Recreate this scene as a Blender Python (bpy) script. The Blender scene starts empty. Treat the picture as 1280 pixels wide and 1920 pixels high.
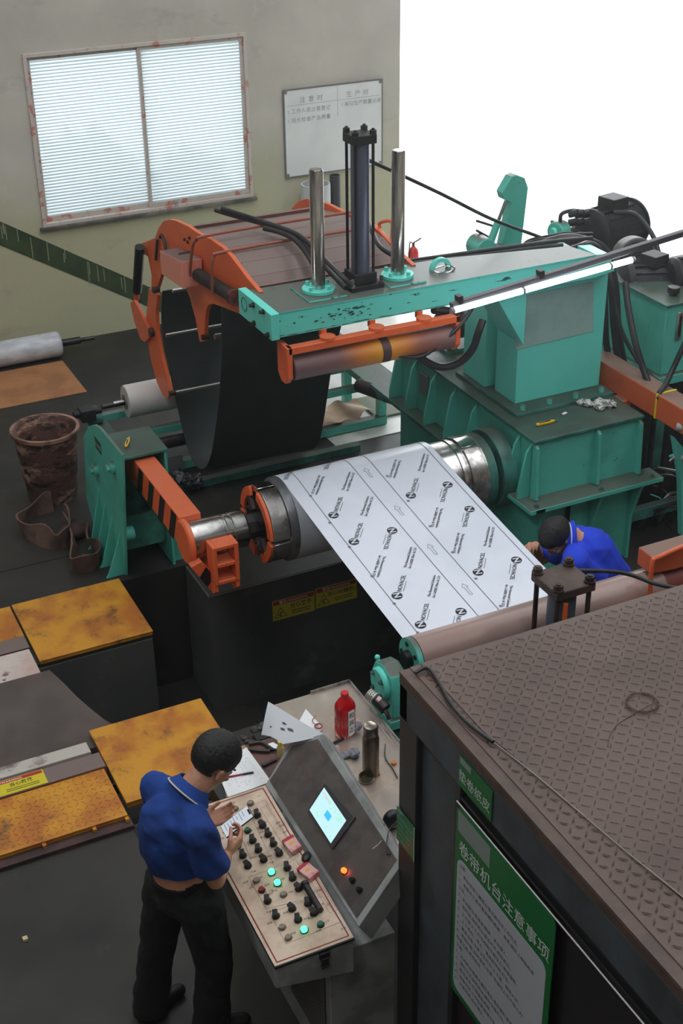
import bpy, bmesh, math, random
from mathutils import Vector, Matrix, Euler, Quaternion
random.seed(7)
PI = math.pi
SC = bpy.context.scene
COL = SC.collection

# ------------------------------------------------------------------ camera
CR = Matrix(((0.89996808, 0.22255249, -0.37487042),
             (-0.43577162, 0.43424217, -0.78837607),
             (-0.01267051, 0.87287119, 0.48778616)))
CAM = Vector((0, 0, 5.2))
FPX = 2570.0
cam_d = bpy.data.cameras.new('camera')
cam_d.sensor_fit = 'VERTICAL'
cam_d.sensor_height = 36.0
cam_d.lens = FPX / 1920.0 * 36.0
cam_d.clip_end = 300
cam = bpy.data.objects.new('camera', cam_d)
cam.matrix_world = Matrix.Translation(CAM) @ CR.to_4x4()
COL.objects.link(cam)
SC.camera = cam

# ------------------------------------------------------------------ sky
w = bpy.data.worlds.new('overcast_sky')
SC.world = w
w.use_nodes = True
bg = w.node_tree.nodes['Background']
bg.inputs['Color'].default_value = (0.93, 0.97, 1.0, 1)
bg.inputs['Strength'].default_value = 6.0

# ------------------------------------------------------------------ view
SC.view_settings.view_transform = 'Standard'
SC.view_settings.look = 'None'
SC.view_settings.gamma = 1.0
SC.view_settings.use_curve_mapping = False
SC.view_settings.exposure = -0.08


def area(name, loc, rot, sx, sy, power, color=(1, 1, 1), portal=False, spread=PI):
    l = bpy.data.lights.new(name, 'AREA')
    l.shape = 'RECTANGLE'; l.size = sx; l.size_y = sy
    l.energy = power; l.color = color; l.spread = spread
    if portal: l.cycles.is_portal = True
    o = bpy.data.objects.new(name, l)
    o.location = loc; o.rotation_euler = rot
    COL.objects.link(o)
    return o

# daylight comes through the big door opening, the window and the roof lights (portals guide the sky light)
area('door_daylight_portal', (9.4, 12.9, 2.7), (-PI/2, 0, 0), 5.1, 5.4, 1, portal=True)
for sx_ in (-1.2, 3.6, 8.4):
    area('roof_light_portal', (sx_, 5.25, 8.0), (0, 0, 0), 1.5, 12.5, 1, portal=True)

# ------------------------------------------------------------------ helpers: points
def ray(u, v):
    return (CR @ Vector((u - 640.0, 960.0 - v, -FPX))).normalized()

def pX(u, v, X):
    r = ray(u, v); return CAM + r * ((X - CAM.x) / r.x)
def pY(u, v, Y):
    r = ray(u, v); return CAM + r * ((Y - CAM.y) / r.y)
def pZ(u, v, Z):
    r = ray(u, v); return CAM + r * ((Z - CAM.z) / r.z)
def pP(u, v, o, n):
    r = ray(u, v); return CAM + r * ((o - CAM).dot(n) / r.dot(n))

# ------------------------------------------------------------------ helpers: materials
def lin(c):
    c = c / 255.0
    return c / 12.92 if c <= 0.04045 else ((c + 0.055) / 1.055) ** 2.4
def rgb(r, g, b):
    return (lin(r), lin(g), lin(b), 1)

MATS = {}
def mat(name, col, rough=0.5, metal=0.0, col2=None, scale=4.0, thr=(0.45, 0.6), amt=1.0, bump=0.0, bscale=40.0,
        dust=0.0, dustcol=(92, 84, 78), stretch=(1, 1, 1), spec=0.5, col3=None, scale3=1.0, thr3=(0.5, 0.7),
        coat=0.0, rvar=0.0, detail=4.0):
    if name in MATS: return MATS[name]
    m = bpy.data.materials.new(name); m.use_nodes = True
    nt = m.node_tree; N = nt.nodes; L = nt.links
    b = N['Principled BSDF']
    b.inputs['Roughness'].default_value = rough
    b.inputs['Metallic'].default_value = metal
    b.inputs['Specular IOR Level'].default_value = spec
    b.inputs['Coat Weight'].default_value = coat
    tc = N.new('ShaderNodeTexCoord')
    mp = N.new('ShaderNodeMapping'); mp.inputs['Scale'].default_value = stretch
    L.new(tc.outputs['Object'], mp.inputs['Vector'])
    cur = None
    def mixc(prev, fac_socket, c):
        mx = N.new('ShaderNodeMix'); mx.data_type = 'RGBA'
        if isinstance(prev, tuple): mx.inputs['A'].default_value = prev
        else: L.new(prev, mx.inputs['A'])
        mx.inputs['B'].default_value = c
        L.new(fac_socket, mx.inputs['Factor'])
        return mx.outputs['Result']
    def noise(sc, th, det=4.0, rg=0.6):
        n = N.new('ShaderNodeTexNoise'); n.inputs['Scale'].default_value = sc
        n.inputs['Detail'].default_value = det; n.inputs['Roughness'].default_value = rg
        L.new(mp.outputs['Vector'], n.inputs['Vector'])
        r = N.new('ShaderNodeMapRange'); r.inputs['From Min'].default_value = th[0]; r.inputs['From Max'].default_value = th[1]
        L.new(n.outputs['Fac'], r.inputs['Value'])
        return n, r
    base = rgb(*col)
    cur = base
    if col2:
        n, r = noise(scale, thr, detail)
        r.inputs['To Max'].default_value = amt
        cur = mixc(cur, r.outputs['Result'], rgb(*col2))
        if rvar:
            rr = N.new('ShaderNodeMapRange'); rr.inputs['From Min'].default_value = 0.3; rr.inputs['From Max'].default_value = 0.7
            rr.inputs['To Min'].default_value = max(0, rough - rvar); rr.inputs['To Max'].default_value = min(1, rough + rvar)
            L.new(n.outputs['Fac'], rr.inputs['Value']); L.new(rr.outputs['Result'], b.inputs['Roughness'])
    if col3:
        n, r = noise(scale3, thr3, 6.0, 0.7)
        cur = mixc(cur, r.outputs['Result'], rgb(*col3))
    if dust:   # settled grime on upward surfaces
        g = N.new('ShaderNodeNewGeometry'); s = N.new('ShaderNodeSeparateXYZ')
        L.new(g.outputs['Normal'], s.inputs['Vector'])
        r = N.new('ShaderNodeMapRange'); r.inputs['From Min'].default_value = 0.55; r.inputs['From Max'].default_value = 0.95
        r.inputs['To Max'].default_value = dust
        L.new(s.outputs['Z'], r.inputs['Value'])
        n2, r2 = noise(6.0, (0.1, 0.3))
        mu = N.new('ShaderNodeMath'); mu.operation = 'MULTIPLY'
        L.new(r.outputs['Result'], mu.inputs[0]); L.new(r2.outputs['Result'], mu.inputs[1])
        cur = mixc(cur, mu.outputs['Value'], rgb(*dustcol))
    if isinstance(cur, tuple): b.inputs['Base Color'].default_value = cur
    else: L.new(cur, b.inputs['Base Color'])
    if bump:
        n = N.new('ShaderNodeTexNoise'); n.inputs['Scale'].default_value = bscale; n.inputs['Detail'].default_value = 5
        L.new(mp.outputs['Vector'], n.inputs['Vector'])
        bp = N.new('ShaderNodeBump'); bp.inputs['Strength'].default_value = bump; bp.inputs['Distance'].default_value = 0.01
        L.new(n.outputs['Fac'], bp.inputs['Height']); L.new(bp.outputs['Normal'], b.inputs['Normal'])
    MATS[name] = m
    return m

def emit(name, col, strength, base=None):
    m = mat(name, base or col, 0.3)
    b = m.node_tree.nodes['Principled BSDF']
    b.inputs['Emission Color'].default_value = rgb(*col)
    b.inputs['Emission Strength'].default_value = strength
    return m

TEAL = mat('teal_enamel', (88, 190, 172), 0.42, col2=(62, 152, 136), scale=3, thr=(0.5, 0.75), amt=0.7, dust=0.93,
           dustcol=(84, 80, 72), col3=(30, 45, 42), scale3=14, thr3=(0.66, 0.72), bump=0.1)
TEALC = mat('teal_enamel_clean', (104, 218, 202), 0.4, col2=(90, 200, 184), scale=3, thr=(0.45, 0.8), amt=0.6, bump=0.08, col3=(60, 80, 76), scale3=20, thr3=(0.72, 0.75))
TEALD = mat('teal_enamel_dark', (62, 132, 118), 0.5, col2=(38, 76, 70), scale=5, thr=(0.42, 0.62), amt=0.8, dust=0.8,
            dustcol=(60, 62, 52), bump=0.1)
TEALW = mat('teal_enamel_chipped', (104, 218, 202), 0.4, col2=(28, 36, 36), scale=4.5, thr=(0.635, 0.65), amt=0.9,
            stretch=(1.6, 1, 6), dust=0.95, dustcol=(88, 82, 76), bump=0.06)
ORANGE = mat('orange_enamel', (232, 104, 56), 0.45, col2=(200, 82, 44), scale=4, thr=(0.5, 0.75), amt=0.7, dust=0.35,
             dustcol=(150, 96, 72), col3=(70, 36, 26), scale3=16, thr3=(0.68, 0.73), bump=0.06)
ORANGED = mat('orange_enamel_dusty', (205, 92, 48), 0.55, col2=(160, 70, 40), scale=4, thr=(0.5, 0.75), amt=0.7, dust=0.9,
              dustcol=(112, 96, 84), bump=0.06)
REDBROWN = mat('oxide_primer', (112, 66, 58), 0.55, col2=(86, 58, 52), scale=3, thr=(0.4, 0.65), dust=0.75, dustcol=(126, 112, 106), bump=0.08)
BROWNROLL = mat('urethane_roller_skin', (150, 124, 116), 0.3, col2=(160, 104, 86), scale=1.6, thr=(0.45, 0.75), amt=0.8, bump=0.04)
CHROME = mat('polished_steel', (205, 203, 200), 0.2, 1.0, col2=(120, 112, 105), scale=8, thr=(0.5, 0.7), amt=0.7, rvar=0.08)
STEEL = mat('worn_steel', (200, 196, 192), 0.26, .8, col2=(96, 90, 86), scale=5, thr=(0.42, 0.65), rvar=0.1)
DSTEEL = mat('oily_dark_steel', (74, 72, 72), 0.4, 0.9, col2=(30, 28, 28), scale=6, thr=(0.42, 0.62), bump=0.1)
RUSTSTEEL = mat('rusty_bolt_steel', (72, 56, 50), 0.55, 0.3, col2=(46, 36, 32), scale=10, bump=0.15)
BLACK = mat('black_plastic', (16, 16, 17), 0.4)
RUBBER = mat('black_rubber_hose', (26, 25, 26), 0.5, col2=(48, 46, 46), scale=5, amt=0.8)
CASTB = mat('black_cast_iron', (40, 38, 40), 0.55, 0.2, col2=(22, 20, 20), scale=8, bump=0.2)
WHITE = mat('white_paint', (205, 205, 200), 0.5)
CONC = mat('pit_concrete', (74, 74, 70), 0.8, col2=(60, 62, 60), scale=1.6, thr=(0.4, 0.65), bump=0.3, bscale=25, col3=(104, 102, 96), scale3=2.3, thr3=(0.58, 0.75))
YELLOW = mat('yellow_floor_paint', (204, 142, 38), 0.5, col2=(170, 94, 34), scale=4, thr=(0.42, 0.62), amt=0.85,
             col3=(96, 70, 38), scale3=7, thr3=(0.56, 0.72), bump=0.35, bscale=60)
PAPER = mat('white_paper', (225, 226, 226), 0.7)
KRAFT = mat('kraft_paper', (170, 116, 74), 0.7, col2=(140, 92, 60), scale=3, amt=0.7)
SKIN = mat('skin', (200, 144, 116), 0.5, col2=(184, 124, 98), scale=9, amt=0.5)
HAIR = mat('black_hair', (14, 12, 11), 0.6, col2=(26, 23, 22), scale=60, stretch=(1, 1, 0.3), bump=0.6, bscale=150)
INK = mat('black_ink', (24, 24, 30), 0.6)
GREYINK = mat('grey_ink', (110, 112, 122), 0.6)
RED = mat('red_print', (176, 30, 34), 0.5)
GREEN = mat('green_sign', (16, 104, 50), 0.45)
STICKY = mat('yellow_sticker', (206, 190, 34), 0.45)

# ------------------------------------------------------------------ helpers: objects
def off(parent):
    v = Vector((0, 0, 0))
    while parent is not None:
        v += parent.location; parent = parent.parent
    return v

def setp(o, label=None, cat=None, group=None, kind=None):
    if label: o['label'] = label
    if cat: o['category'] = cat
    if group: o['group'] = group
    if kind: o['kind'] = kind
    return o

def thing(name, label, cat, loc, group=None):
    o = bpy.data.objects.new(name, None); COL.objects.link(o)
    o.empty_display_size = 0.1
    o.location = loc
    return setp(o, label, cat, group)

def perp(d):
    d = d.normalized()
    a = Vector((0, 0, 1)) if abs(d.z) < 0.9 else Vector((1, 0, 0))
    u = d.cross(a).normalized(); v = d.cross(u).normalized()
    return u, v

class MB:
    def __init__(s): s.bm = bmesh.new()
    def poly(s, pts):
        vs = [s.bm.verts.new(p) for p in pts]
        try: return s.bm.faces.new(vs)
        except Exception: return None
    def hexa(s, p):      # p: 4 bottom + 4 top
        v = [s.bm.verts.new(q) for q in p]
        for f in ((3, 2, 1, 0), (4, 5, 6, 7), (0, 1, 5, 4), (1, 2, 6, 5), (2, 3, 7, 6), (3, 0, 4, 7)):
            s.bm.faces.new([v[i] for i in f])
        return s
    def box(s, x0, x1, y0, y1, z0, z1):
        return s.hexa([(x0, y0, z0), (x1, y0, z0), (x1, y1, z0), (x0, y1, z0), (x0, y0, z1), (x1, y0, z1), (x1, y1, z1), (x0, y1, z1)])
    def obox(s, c, size, m):       # oriented box, m = 3x3 / euler
        c = Vector(c)
        if not isinstance(m, Matrix): m = Euler(m).to_matrix()
        h = Vector(size) / 2
        q = []
        for z in (-1, 1):
            for x, y in ((-1, -1), (1, -1), (1, 1), (-1, 1)):
                q.append(c + m @ Vector((x * h.x, y * h.y, z * h.z)))
        return s.hexa(q)
    def cyl(s, a, b, r, r2=None, n=20, caps=True):
        a = Vector(a); b = Vector(b); r2 = r if r2 is None else r2
        u, v = perp(b - a)
        A = []; B = []
        for i in range(n):
            t = 2 * PI * i / n; d = u * math.cos(t) + v * math.sin(t)
            A.append(s.bm.verts.new(a + d * r)); B.append(s.bm.verts.new(b + d * r2))
        for i in range(n):
            j = (i + 1) % n; s.bm.faces.new((A[i], A[j], B[j], B[i]))
        if caps:
            s.bm.faces.new(A[::-1]); s.bm.faces.new(B)
        return s
    def ring(s, a, b, ro, ri, n=32, t0=0, t1=2 * PI):   # hollow cylinder or arc of one
        a = Vector(a); b = Vector(b); u, v = perp(b - a)
        full = abs(t1 - t0 - 2 * PI) < 1e-6
        m = n if full else n + 1
        R = []
        for i in range(m):
            t = t0 + (t1 - t0) * i / n; d = u * math.cos(t) + v * math.sin(t)
            R.append([s.bm.verts.new(p) for p in (a + d * ro, b + d * ro, b + d * ri, a + d * ri)])
        for i in range(n):
            A = R[i]; B = R[(i + 1) % m]
            for k in range(4):
                s.bm.faces.new((A[k], B[k], B[(k + 1) % 4], A[(k + 1) % 4]))
        if not full:
            s.bm.faces.new(R[0]); s.bm.faces.new(R[-1][::-1])
        return s
    def tube(s, pts, r, n=8, smooth=0, taper=None):
        P = [Vector(p) for p in pts]
        if smooth: P = catmull(P, smooth)
        rings = []
        u, v = perp(P[1] - P[0])
        for i, p in enumerate(P):
            d = (P[min(i + 1, len(P) - 1)] - P[max(i - 1, 0)]).normalized()
            u = (u - d * u.dot(d)).normalized(); v = d.cross(u)
            rr = r if taper is None else r + (taper - r) * i / (len(P) - 1)
            rings.append([s.bm.verts.new(p + (u * math.cos(2 * PI * k / n) + v * math.sin(2 * PI * k / n)) * rr) for k in range(n)])
        for A, B in zip(rings, rings[1:]):
            for k in range(n):
                s.bm.faces.new((A[k], A[(k + 1) % n], B[(k + 1) % n], B[k]))
        s.bm.faces.new(rings[0][::-1]); s.bm.faces.new(rings[-1])
        return s
    def prism(s, pts, d):          # polygon (3D pts) extruded by vector d
        d = Vector(d)
        A = [s.bm.verts.new(Vector(p)) for p in pts]; B = [s.bm.verts.new(Vector(p) + d) for p in pts]
        n = len(pts)
        s.bm.faces.new(A[::-1]); s.bm.faces.new(B)
        for i in range(n):
            j = (i + 1) % n; s.bm.faces.new((A[i], A[j], B[j], B[i]))
        return s
    def lathe(s, prof, o, axis=(0, 0, 1), n=32):   # prof list of (r, h)
        o = Vector(o); ax = Vector(axis).normalized(); u, v = perp(ax)
        rings = []
        for r, h in prof:
            if r < 1e-6: rings.append([s.bm.verts.new(o + ax * h)])
            else: rings.append([s.bm.verts.new(o + ax * h + (u * math.cos(2 * PI * k / n) + v * math.sin(2 * PI * k / n)) * r) for k in range(n)])
        for A, B in zip(rings, rings[1:]):
            for k in range(n):
                j = (k + 1) % n
                if len(A) == 1 and len(B) == 1: continue
                if len(A) == 1: s.bm.faces.new((A[0], B[j], B[k]))
                elif len(B) == 1: s.bm.faces.new((A[k], A[j], B[0]))
                else: s.bm.faces.new((A[k], A[j], B[j], B[k]))
        return s
    def sph(s, c, r, sc=(1, 1, 1), sub=2, rot=None):
        m = Matrix.Translation(Vector(c)) @ (Euler(rot).to_matrix().to_4x4() if rot else Matrix.Identity(4)) @ Matrix.Diagonal((sc[0] * r, sc[1] * r, sc[2] * r, 1))
        bmesh.ops.create_icosphere(s.bm, subdivisions=sub, radius=1, matrix=m)
        return s
    def grid(s, f, nu, nv, wrap=False):
        V = [[s.bm.verts.new(f(i / nu, j / nv)) for j in range(nv + 1)] for i in range(nu + 1)]
        for i in range(nu):
            for j in range(nv):
                s.bm.faces.new((V[i][j], V[i + 1][j], V[i + 1][j + 1], V[i][j + 1]))
        return s
    def caps(s, a, b, ra, rb, n=14):   # tapered capsule
        a = Vector(a); b = Vector(b)
        s.sph(a, ra, sub=2); s.sph(b, rb, sub=2)
        if (b - a).length > 1e-5: s.cyl(a, b, ra, rb, n)
        return s
    def solid(s, th):
        bmesh.ops.recalc_face_normals(s.bm, faces=s.bm.faces[:])
        bmesh.ops.solidify(s.bm, geom=s.bm.faces[:], thickness=th)
        return s
    def build(s, name, m, parent=None, bevel=0.0, smooth=True, ang=35, recalc=True, origin=None, **kw):
        if recalc: bmesh.ops.recalc_face_normals(s.bm, faces=s.bm.faces[:])
        o_ = off(parent)
        if parent is None:
            if origin is None:
                xs = [v.co for v in s.bm.verts]
                if xs:
                    o_ = Vector(((min(v.x for v in xs) + max(v.x for v in xs)) / 2, (min(v.y for v in xs) + max(v.y for v in xs)) / 2, min(v.z for v in xs)))
            else: o_ = Vector(origin)
        bmesh.ops.translate(s.bm, verts=s.bm.verts[:], vec=-o_)
        me = bpy.data.meshes.new(name); s.bm.to_mesh(me); s.bm.free()
        if m: me.materials.append(m)
        if smooth and len(me.polygons):
            me.polygons.foreach_set('use_smooth', [True] * len(me.polygons))
            me.set_sharp_from_angle(angle=math.radians(ang))
        o = bpy.data.objects.new(name, me); COL.objects.link(o)
        if parent is None: o.location = o_
        else: o.parent = parent
        if bevel:
            md = o.modifiers.new('bevel', 'BEVEL'); md.width = bevel; md.segments = 2; md.limit_method = 'ANGLE'; md.harden_normals = False
        return setp(o, **kw)

def catmull(P, k):
    P = [Vector(p) for p in P]
    Q = [P[0] * 2 - P[1]] + P + [P[-1] * 2 - P[-2]]
    out = []
    for i in range(1, len(Q) - 2):
        p0, p1, p2, p3 = Q[i - 1:i + 3]
        for j in range(k):
            t = j / k
            out.append(0.5 * ((2 * p1) + (p2 - p0) * t + (2 * p0 - 5 * p1 + 4 * p2 - p3) * t * t + (3 * p1 - p0 - 3 * p2 + p3) * t ** 3))
    out.append(P[-1])
    return out

def copy_tree(o, delta, parent=None, **kw):
    c = o.copy(); COL.objects.link(c)
    if parent is None: c.location = o.location + Vector(delta)
    else: c.parent = parent
    for ch in list(o.children): copy_tree(ch, (0, 0, 0), c)
    return setp(c, **kw)

def struct(o, **kw):
    o['kind'] = 'structure'; return o

_txt_cache = {}
def text_mesh(body, size=1.0, align='LEFT', bold=0.0, spacing=1.0, line=1.0):
    key = (body, align, bold, spacing, line)
    if key not in _txt_cache:
        cu = bpy.data.curves.new('lettering', 'FONT'); cu.body = body; cu.size = 1.0
        cu.align_x = align; cu.offset = bold; cu.space_character = spacing; cu.space_line = line
        cu.resolution_u = 2
        o = bpy.data.objects.new('lettering', cu); COL.objects.link(o)
        dg = bpy.context.evaluated_depsgraph_get()
        me = bpy.data.meshes.new_from_object(o.evaluated_get(dg))
        vs = [v.co.copy() for v in me.vertices]; fs = [tuple(p.vertices) for p in me.polygons]
        bpy.data.objects.remove(o); bpy.data.curves.remove(cu); bpy.data.meshes.remove(me)
        _txt_cache[key] = (vs, fs)
    vs, fs = _txt_cache[key]
    return [v * size for v in vs], fs

def put_text(mb, body, fn, size=1.0, **kw):   # fn maps (x, y) -> Vector
    vs, fs = text_mesh(body, size, **kw)
    V = [mb.bm.verts.new(fn(v.x, v.y)) for v in vs]
    for f in fs:
        try: mb.bm.faces.new([V[i] for i in f])
        except Exception: pass

def bolts(mb, pts, r, h, axis=(0, 0, 1)):
    ax = Vector(axis).normalized()
    for p in pts:
        p = Vector(p)
        mb.cyl(p, p + ax * h * 0.25, r * 1.5, n=12)
        mb.cyl(p + ax * h * 0.25, p + ax * h, r, n=6)

def evalmesh(mb, voxel, smooth=4, name='tmp', sub=False):
    """union by voxel remesh -> new bmesh"""
    me = bpy.data.meshes.new(name); mb.bm.to_mesh(me); mb.bm.free()
    o = bpy.data.objects.new(name, me); COL.objects.link(o)
    r = o.modifiers.new('r', 'REMESH'); r.mode = 'VOXEL'; r.voxel_size = voxel
    if smooth:
        s = o.modifiers.new('s', 'SMOOTH'); s.iterations = smooth; s.factor = 0.5
    dg = bpy.context.evaluated_depsgraph_get()
    m2 = bpy.data.meshes.new_from_object(o.evaluated_get(dg))
    bpy.data.objects.remove(o); bpy.data.meshes.remove(me)
    out = MB(); out.bm.from_mesh(m2); bpy.data.meshes.remove(m2)
    return out
# ================================================================== SETTING
fl = MB()
D = -1.0
fl.box(-8, 16, -4, 5.73, D - .1, 0)
fl.box(2.16, 4.3, 5.73, 6.25, D - .1, 0)
fl.box(4.3, 16, 5.73, 13.0, D - .1, 0)
fl.box(-8, 2.12, 7.47, 13.0, D - .1, 0)
fl.box(2.12, 2.65, 8.21, 13.0, D - .1, 0)
fl.box(2.65, 4.3, 7.74, 13.0, D - .1, 0)
fl.box(-8, 4.3, 5.73, 8.21, D - .2, D)
FLOORM = mat('worn_shop_floor', (44, 41, 37), 0.55, col2=(29, 27, 25), scale=1.1, thr=(0.4, 0.65), amt=0.9, rvar=0.14,
             col3=(70, 66, 61), scale3=3.5, thr3=(0.6, 0.8), bump=0.12, bscale=18)
struct(fl.build('floor', FLOORM, smooth=False, origin=(0, 0, 0)))
# cast concrete facing of the pit under the mandrel
pf = MB(); pf.box(2.64, 4.3, 7.728, 7.742, D, -0.004); pf.box(2.632, 2.652, 7.73, 8.2, D, -0.004)
struct(pf.build('trim_1', CONC, smooth=False, origin=(2.65, 7.74, D)))
pf = MB(); pf.box(-3, 2.126, 7.458, 7.472, D, -0.03); pf.box(2.118, 2.128, 7.47, 8.2, D, -0.004)
struct(pf.build('trim_2', CONC, smooth=False, origin=(2.1, 7.47, D)))
# floor expansion joint
j = MB(); j.box(-3, 2.0, 8.72, 8.735, 0, 0.003)
struct(j.build('trim_3', mat('joint_filler', (28, 27, 26), 0.8), smooth=False))
# pit rails
r = MB(); r.box(-2, 4.2, 6.72, 6.80, D, D + .09); r.box(-2, 4.2, 7.18, 7.26, D, D + .09)
struct(r.build('trim_4', DSTEEL, bevel=.006, origin=(0, 6.7, D)))
g = MB(); g.box(-30, 60, 13.0, 60, -.12, 0.0)
struct(g.build('floor_outside', mat('pale_concrete_yard', (200, 200, 196), 0.7), smooth=False, origin=(0, 13, 0)))  # bright concrete ground in one even pale colour

# back wall with a window hole and the door opening
def wallmat():
    m = mat('limewashed_wall', (206, 199, 187), 0.85, col2=(180, 174, 162), scale=0.9, thr=(0.4, 0.7), amt=0.8,
            col3=(226, 222, 212), scale3=2.2, thr3=(0.58, 0.8), bump=0.25, bscale=14)
    nt = m.node_tree; N = nt.nodes; L = nt.links; b = N['Principled BSDF']
    src = b.inputs['Base Color'].links[0].from_socket
    tc = N.new('ShaderNodeTexCoord'); s = N.new('ShaderNodeSeparateXYZ'); L.new(tc.outputs['Object'], s.inputs['Vector'])
    n = N.new('ShaderNodeTexNoise'); n.inputs['Scale'].default_value = 1.5; L.new(tc.outputs['Object'], n.inputs['Vector'])
    ad = N.new('ShaderNodeMath'); ad.operation = 'ADD'; L.new(s.outputs['Z'], ad.inputs[0]); L.new(n.outputs['Fac'], ad.inputs[1])
    r = N.new('ShaderNodeMapRange'); r.inputs['From Min'].default_value = 2.4; r.inputs['From Max'].default_value = 1.6
    L.new(ad.outputs['Value'], r.inputs['Value'])
    mx = N.new('ShaderNodeMix'); mx.data_type = 'RGBA'; L.new(src, mx.inputs['A']); mx.inputs['B'].default_value = rgb(186, 182, 150)
    L.new(r.outputs['Result'], mx.inputs['Factor'])
    # grey drips and scuffs
    mp = N.new('ShaderNodeMapping'); mp.inputs['Scale'].default_value = (1, 1, 2.2); L.new(tc.outputs['Object'], mp.inputs['Vector'])
    n2 = N.new('ShaderNodeTexNoise'); n2.inputs['Scale'].default_value = 1.3; n2.inputs['Detail'].default_value = 8; n2.inputs['Roughness'].default_value = .75
    L.new(mp.outputs['Vector'], n2.inputs['Vector'])
    r2 = N.new('ShaderNodeMapRange'); r2.inputs['From Min'].default_value = .56; r2.inputs['From Max'].default_value = .74; r2.inputs['To Max'].default_value = .6
    L.new(n2.outputs['Fac'], r2.inputs['Value'])
    m2 = N.new('ShaderNodeMix'); m2.data_type = 'RGBA'; L.new(mx.outputs['Result'], m2.inputs['A']); m2.inputs['B'].default_value = rgb(140, 136, 128)
    L.new(r2.outputs['Result'], m2.inputs['Factor'])
    L.new(m2.outputs['Result'], b.inputs['Base Color'])
    return m
WALLM = wallmat()
WY = 12.85
WX0, WX1, WZ0, WZ1 = 2.97, 5.16, 1.19, 2.80
wl = MB()
wl.box(-8, WX0, WY, WY + .2, 0, 8); wl.box(WX1, 6.85, WY, WY + .2, 0, 8)
wl.box(WX0, WX1, WY, WY + .2, 0, WZ0); wl.box(WX0, WX1, WY, WY + .2, WZ1, 8)
wl.box(6.85, 12, WY, WY + .2, 5.4, 8); wl.box(12, 16, WY, WY + .2, 0, 8)
wb_ = wl.build('wall_back', WALLM, smooth=False, origin=(0, WY, 0)); struct(wb_)
# slanting dark green painted band on the wall, with paint runs
st = MB()
P = [(-1.5, 3.98), (2.57, 1.31), (4.6, .02), (3.95, .02), (3.78, .34), (2.54, 1.08), (-1.5, 3.72)]
P = [(1.2, 2.17), (2.57, 1.31), (3.82, .52), (4.6, .02), (4.25, .02), (3.78, .32), (2.54, 1.08), (1.2, 1.92)]
st.prism([(x, WY - .004, z) for x, z in P], (0, .003, 0))
st.build('painted_band', mat('dark_green_wall_paint', (62, 78, 46), 0.6, col2=(50, 64, 40), scale=6), wb_, smooth=False)
dr = MB()
for k in range(16):
    x = 2.5 + 1.5 * random.random(); zt = 1.31 - (x - 2.57) * .632 - random.random() * .05; l_ = .08 + .16 * random.random()
    dr.box(x, x + .008, WY - .0055, WY - .004, zt - l_, zt)
dr.build('paint_runs', mat('limewash_runs', (140, 146, 120), 0.8), wb_, smooth=False, kind='stuff')

struct(MB().box(-8.2, -8, -4, 13, 0, 8).build('wall_left', WALLM, smooth=False))
struct(MB().box(16, 16.2, -4, 13, 0, 8).build('wall_right', WALLM, smooth=False))
struct(MB().box(-8, 16, -4.2, -4, 0, 8).build('wall_front', WALLM, smooth=False))
# unseen corrugated roof; three roof-light strips left open, lengthened forward to add front light
c = MB()
xs = [-8, -1.95, -.45, 2.85, 4.35, 7.65, 9.15, 16]
for i in (0, 2, 4, 6): c.box(xs[i], xs[i + 1], -4, 13, 8.02, 8.12)
for i in (1, 3, 5): c.box(xs[i], xs[i + 1], -4, -1, 8.02, 8.12); c.box(xs[i], xs[i + 1], 11.5, 13, 8.02, 8.12)
struct(c.build('ceiling', mat('grey_roof_sheet', (110, 110, 108), 0.7), smooth=False, origin=(4, 4, 8)))

# window_1
WFR = mat('film_wrapped_frame', (196, 186, 176), 0.5, col2=(186, 96, 84), scale=9, thr=(0.55, 0.62), amt=0.8, col3=(150, 140, 130), scale3=6, thr3=(.6, .7))
wt = thing('window_1', None, None, (4.06, WY, WZ0)); wt['kind'] = 'structure'
reveal = MB()
reveal.box(WX0, WX1, WY - .02, WY + .04, WZ0, WZ0 + .035); reveal.box(WX0, WX1, WY - .02, WY + .04, WZ1 - .035, WZ1)
reveal.box(WX0, WX0 + .035, WY - .02, WY + .04, WZ0 + .035, WZ1 - .035); reveal.box(WX1 - .035, WX1, WY - .02, WY + .04, WZ0 + .035, WZ1 - .035)
reveal.build('outer_frame', mat('weathered_white_frame', (206, 196, 186), 0.6, col2=(196, 104, 92), scale=8, thr=(.57,.64), amt=.8, col3=(120, 110, 100), scale3=6, thr3=(.6,.72)), wt, bevel=.003)
def sash(x0, x1, z0, z1, y, th=.03, fw=.035):
    f = MB()
    f.box(x0, x1, y, y + th, z0, z0 + fw * 1.4); f.box(x0, x1, y, y + th, z1 - fw, z1)
    f.box(x0, x0 + fw, y, y + th, z0 + fw * 1.4, z1 - fw); f.box(x1 - fw, x1, y, y + th, z0 + fw * 1.4, z1 - fw)
    return f
xm = 4.075
GL = bpy.data.materials.new('ribbed_frosted_glass'); GL.use_nodes = True
nt = GL.node_tree; N = nt.nodes; L = nt.links; N.remove(N['Principled BSDF'])
out = N['Material Output']; tl = N.new('ShaderNodeBsdfTranslucent'); tr = N.new('ShaderNodeBsdfTransparent'); gs = N.new('ShaderNodeBsdfGlossy')
tc = N.new('ShaderNodeTexCoord'); wv = N.new('ShaderNodeTexWave'); wv.bands_direction = 'Z'; wv.inputs['Scale'].default_value = 10.5; wv.inputs['Distortion'].default_value = .15
L.new(tc.outputs['Object'], wv.inputs['Vector'])
rp = N.new('ShaderNodeMix'); rp.data_type = 'RGBA'; rp.inputs['A'].default_value = (.30, .37, .40, 1); rp.inputs['B'].default_value = (1, 1, 1, 1)
L.new(wv.outputs['Color'], rp.inputs['Factor']); L.new(rp.outputs['Result'], tl.inputs['Color'])
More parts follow.
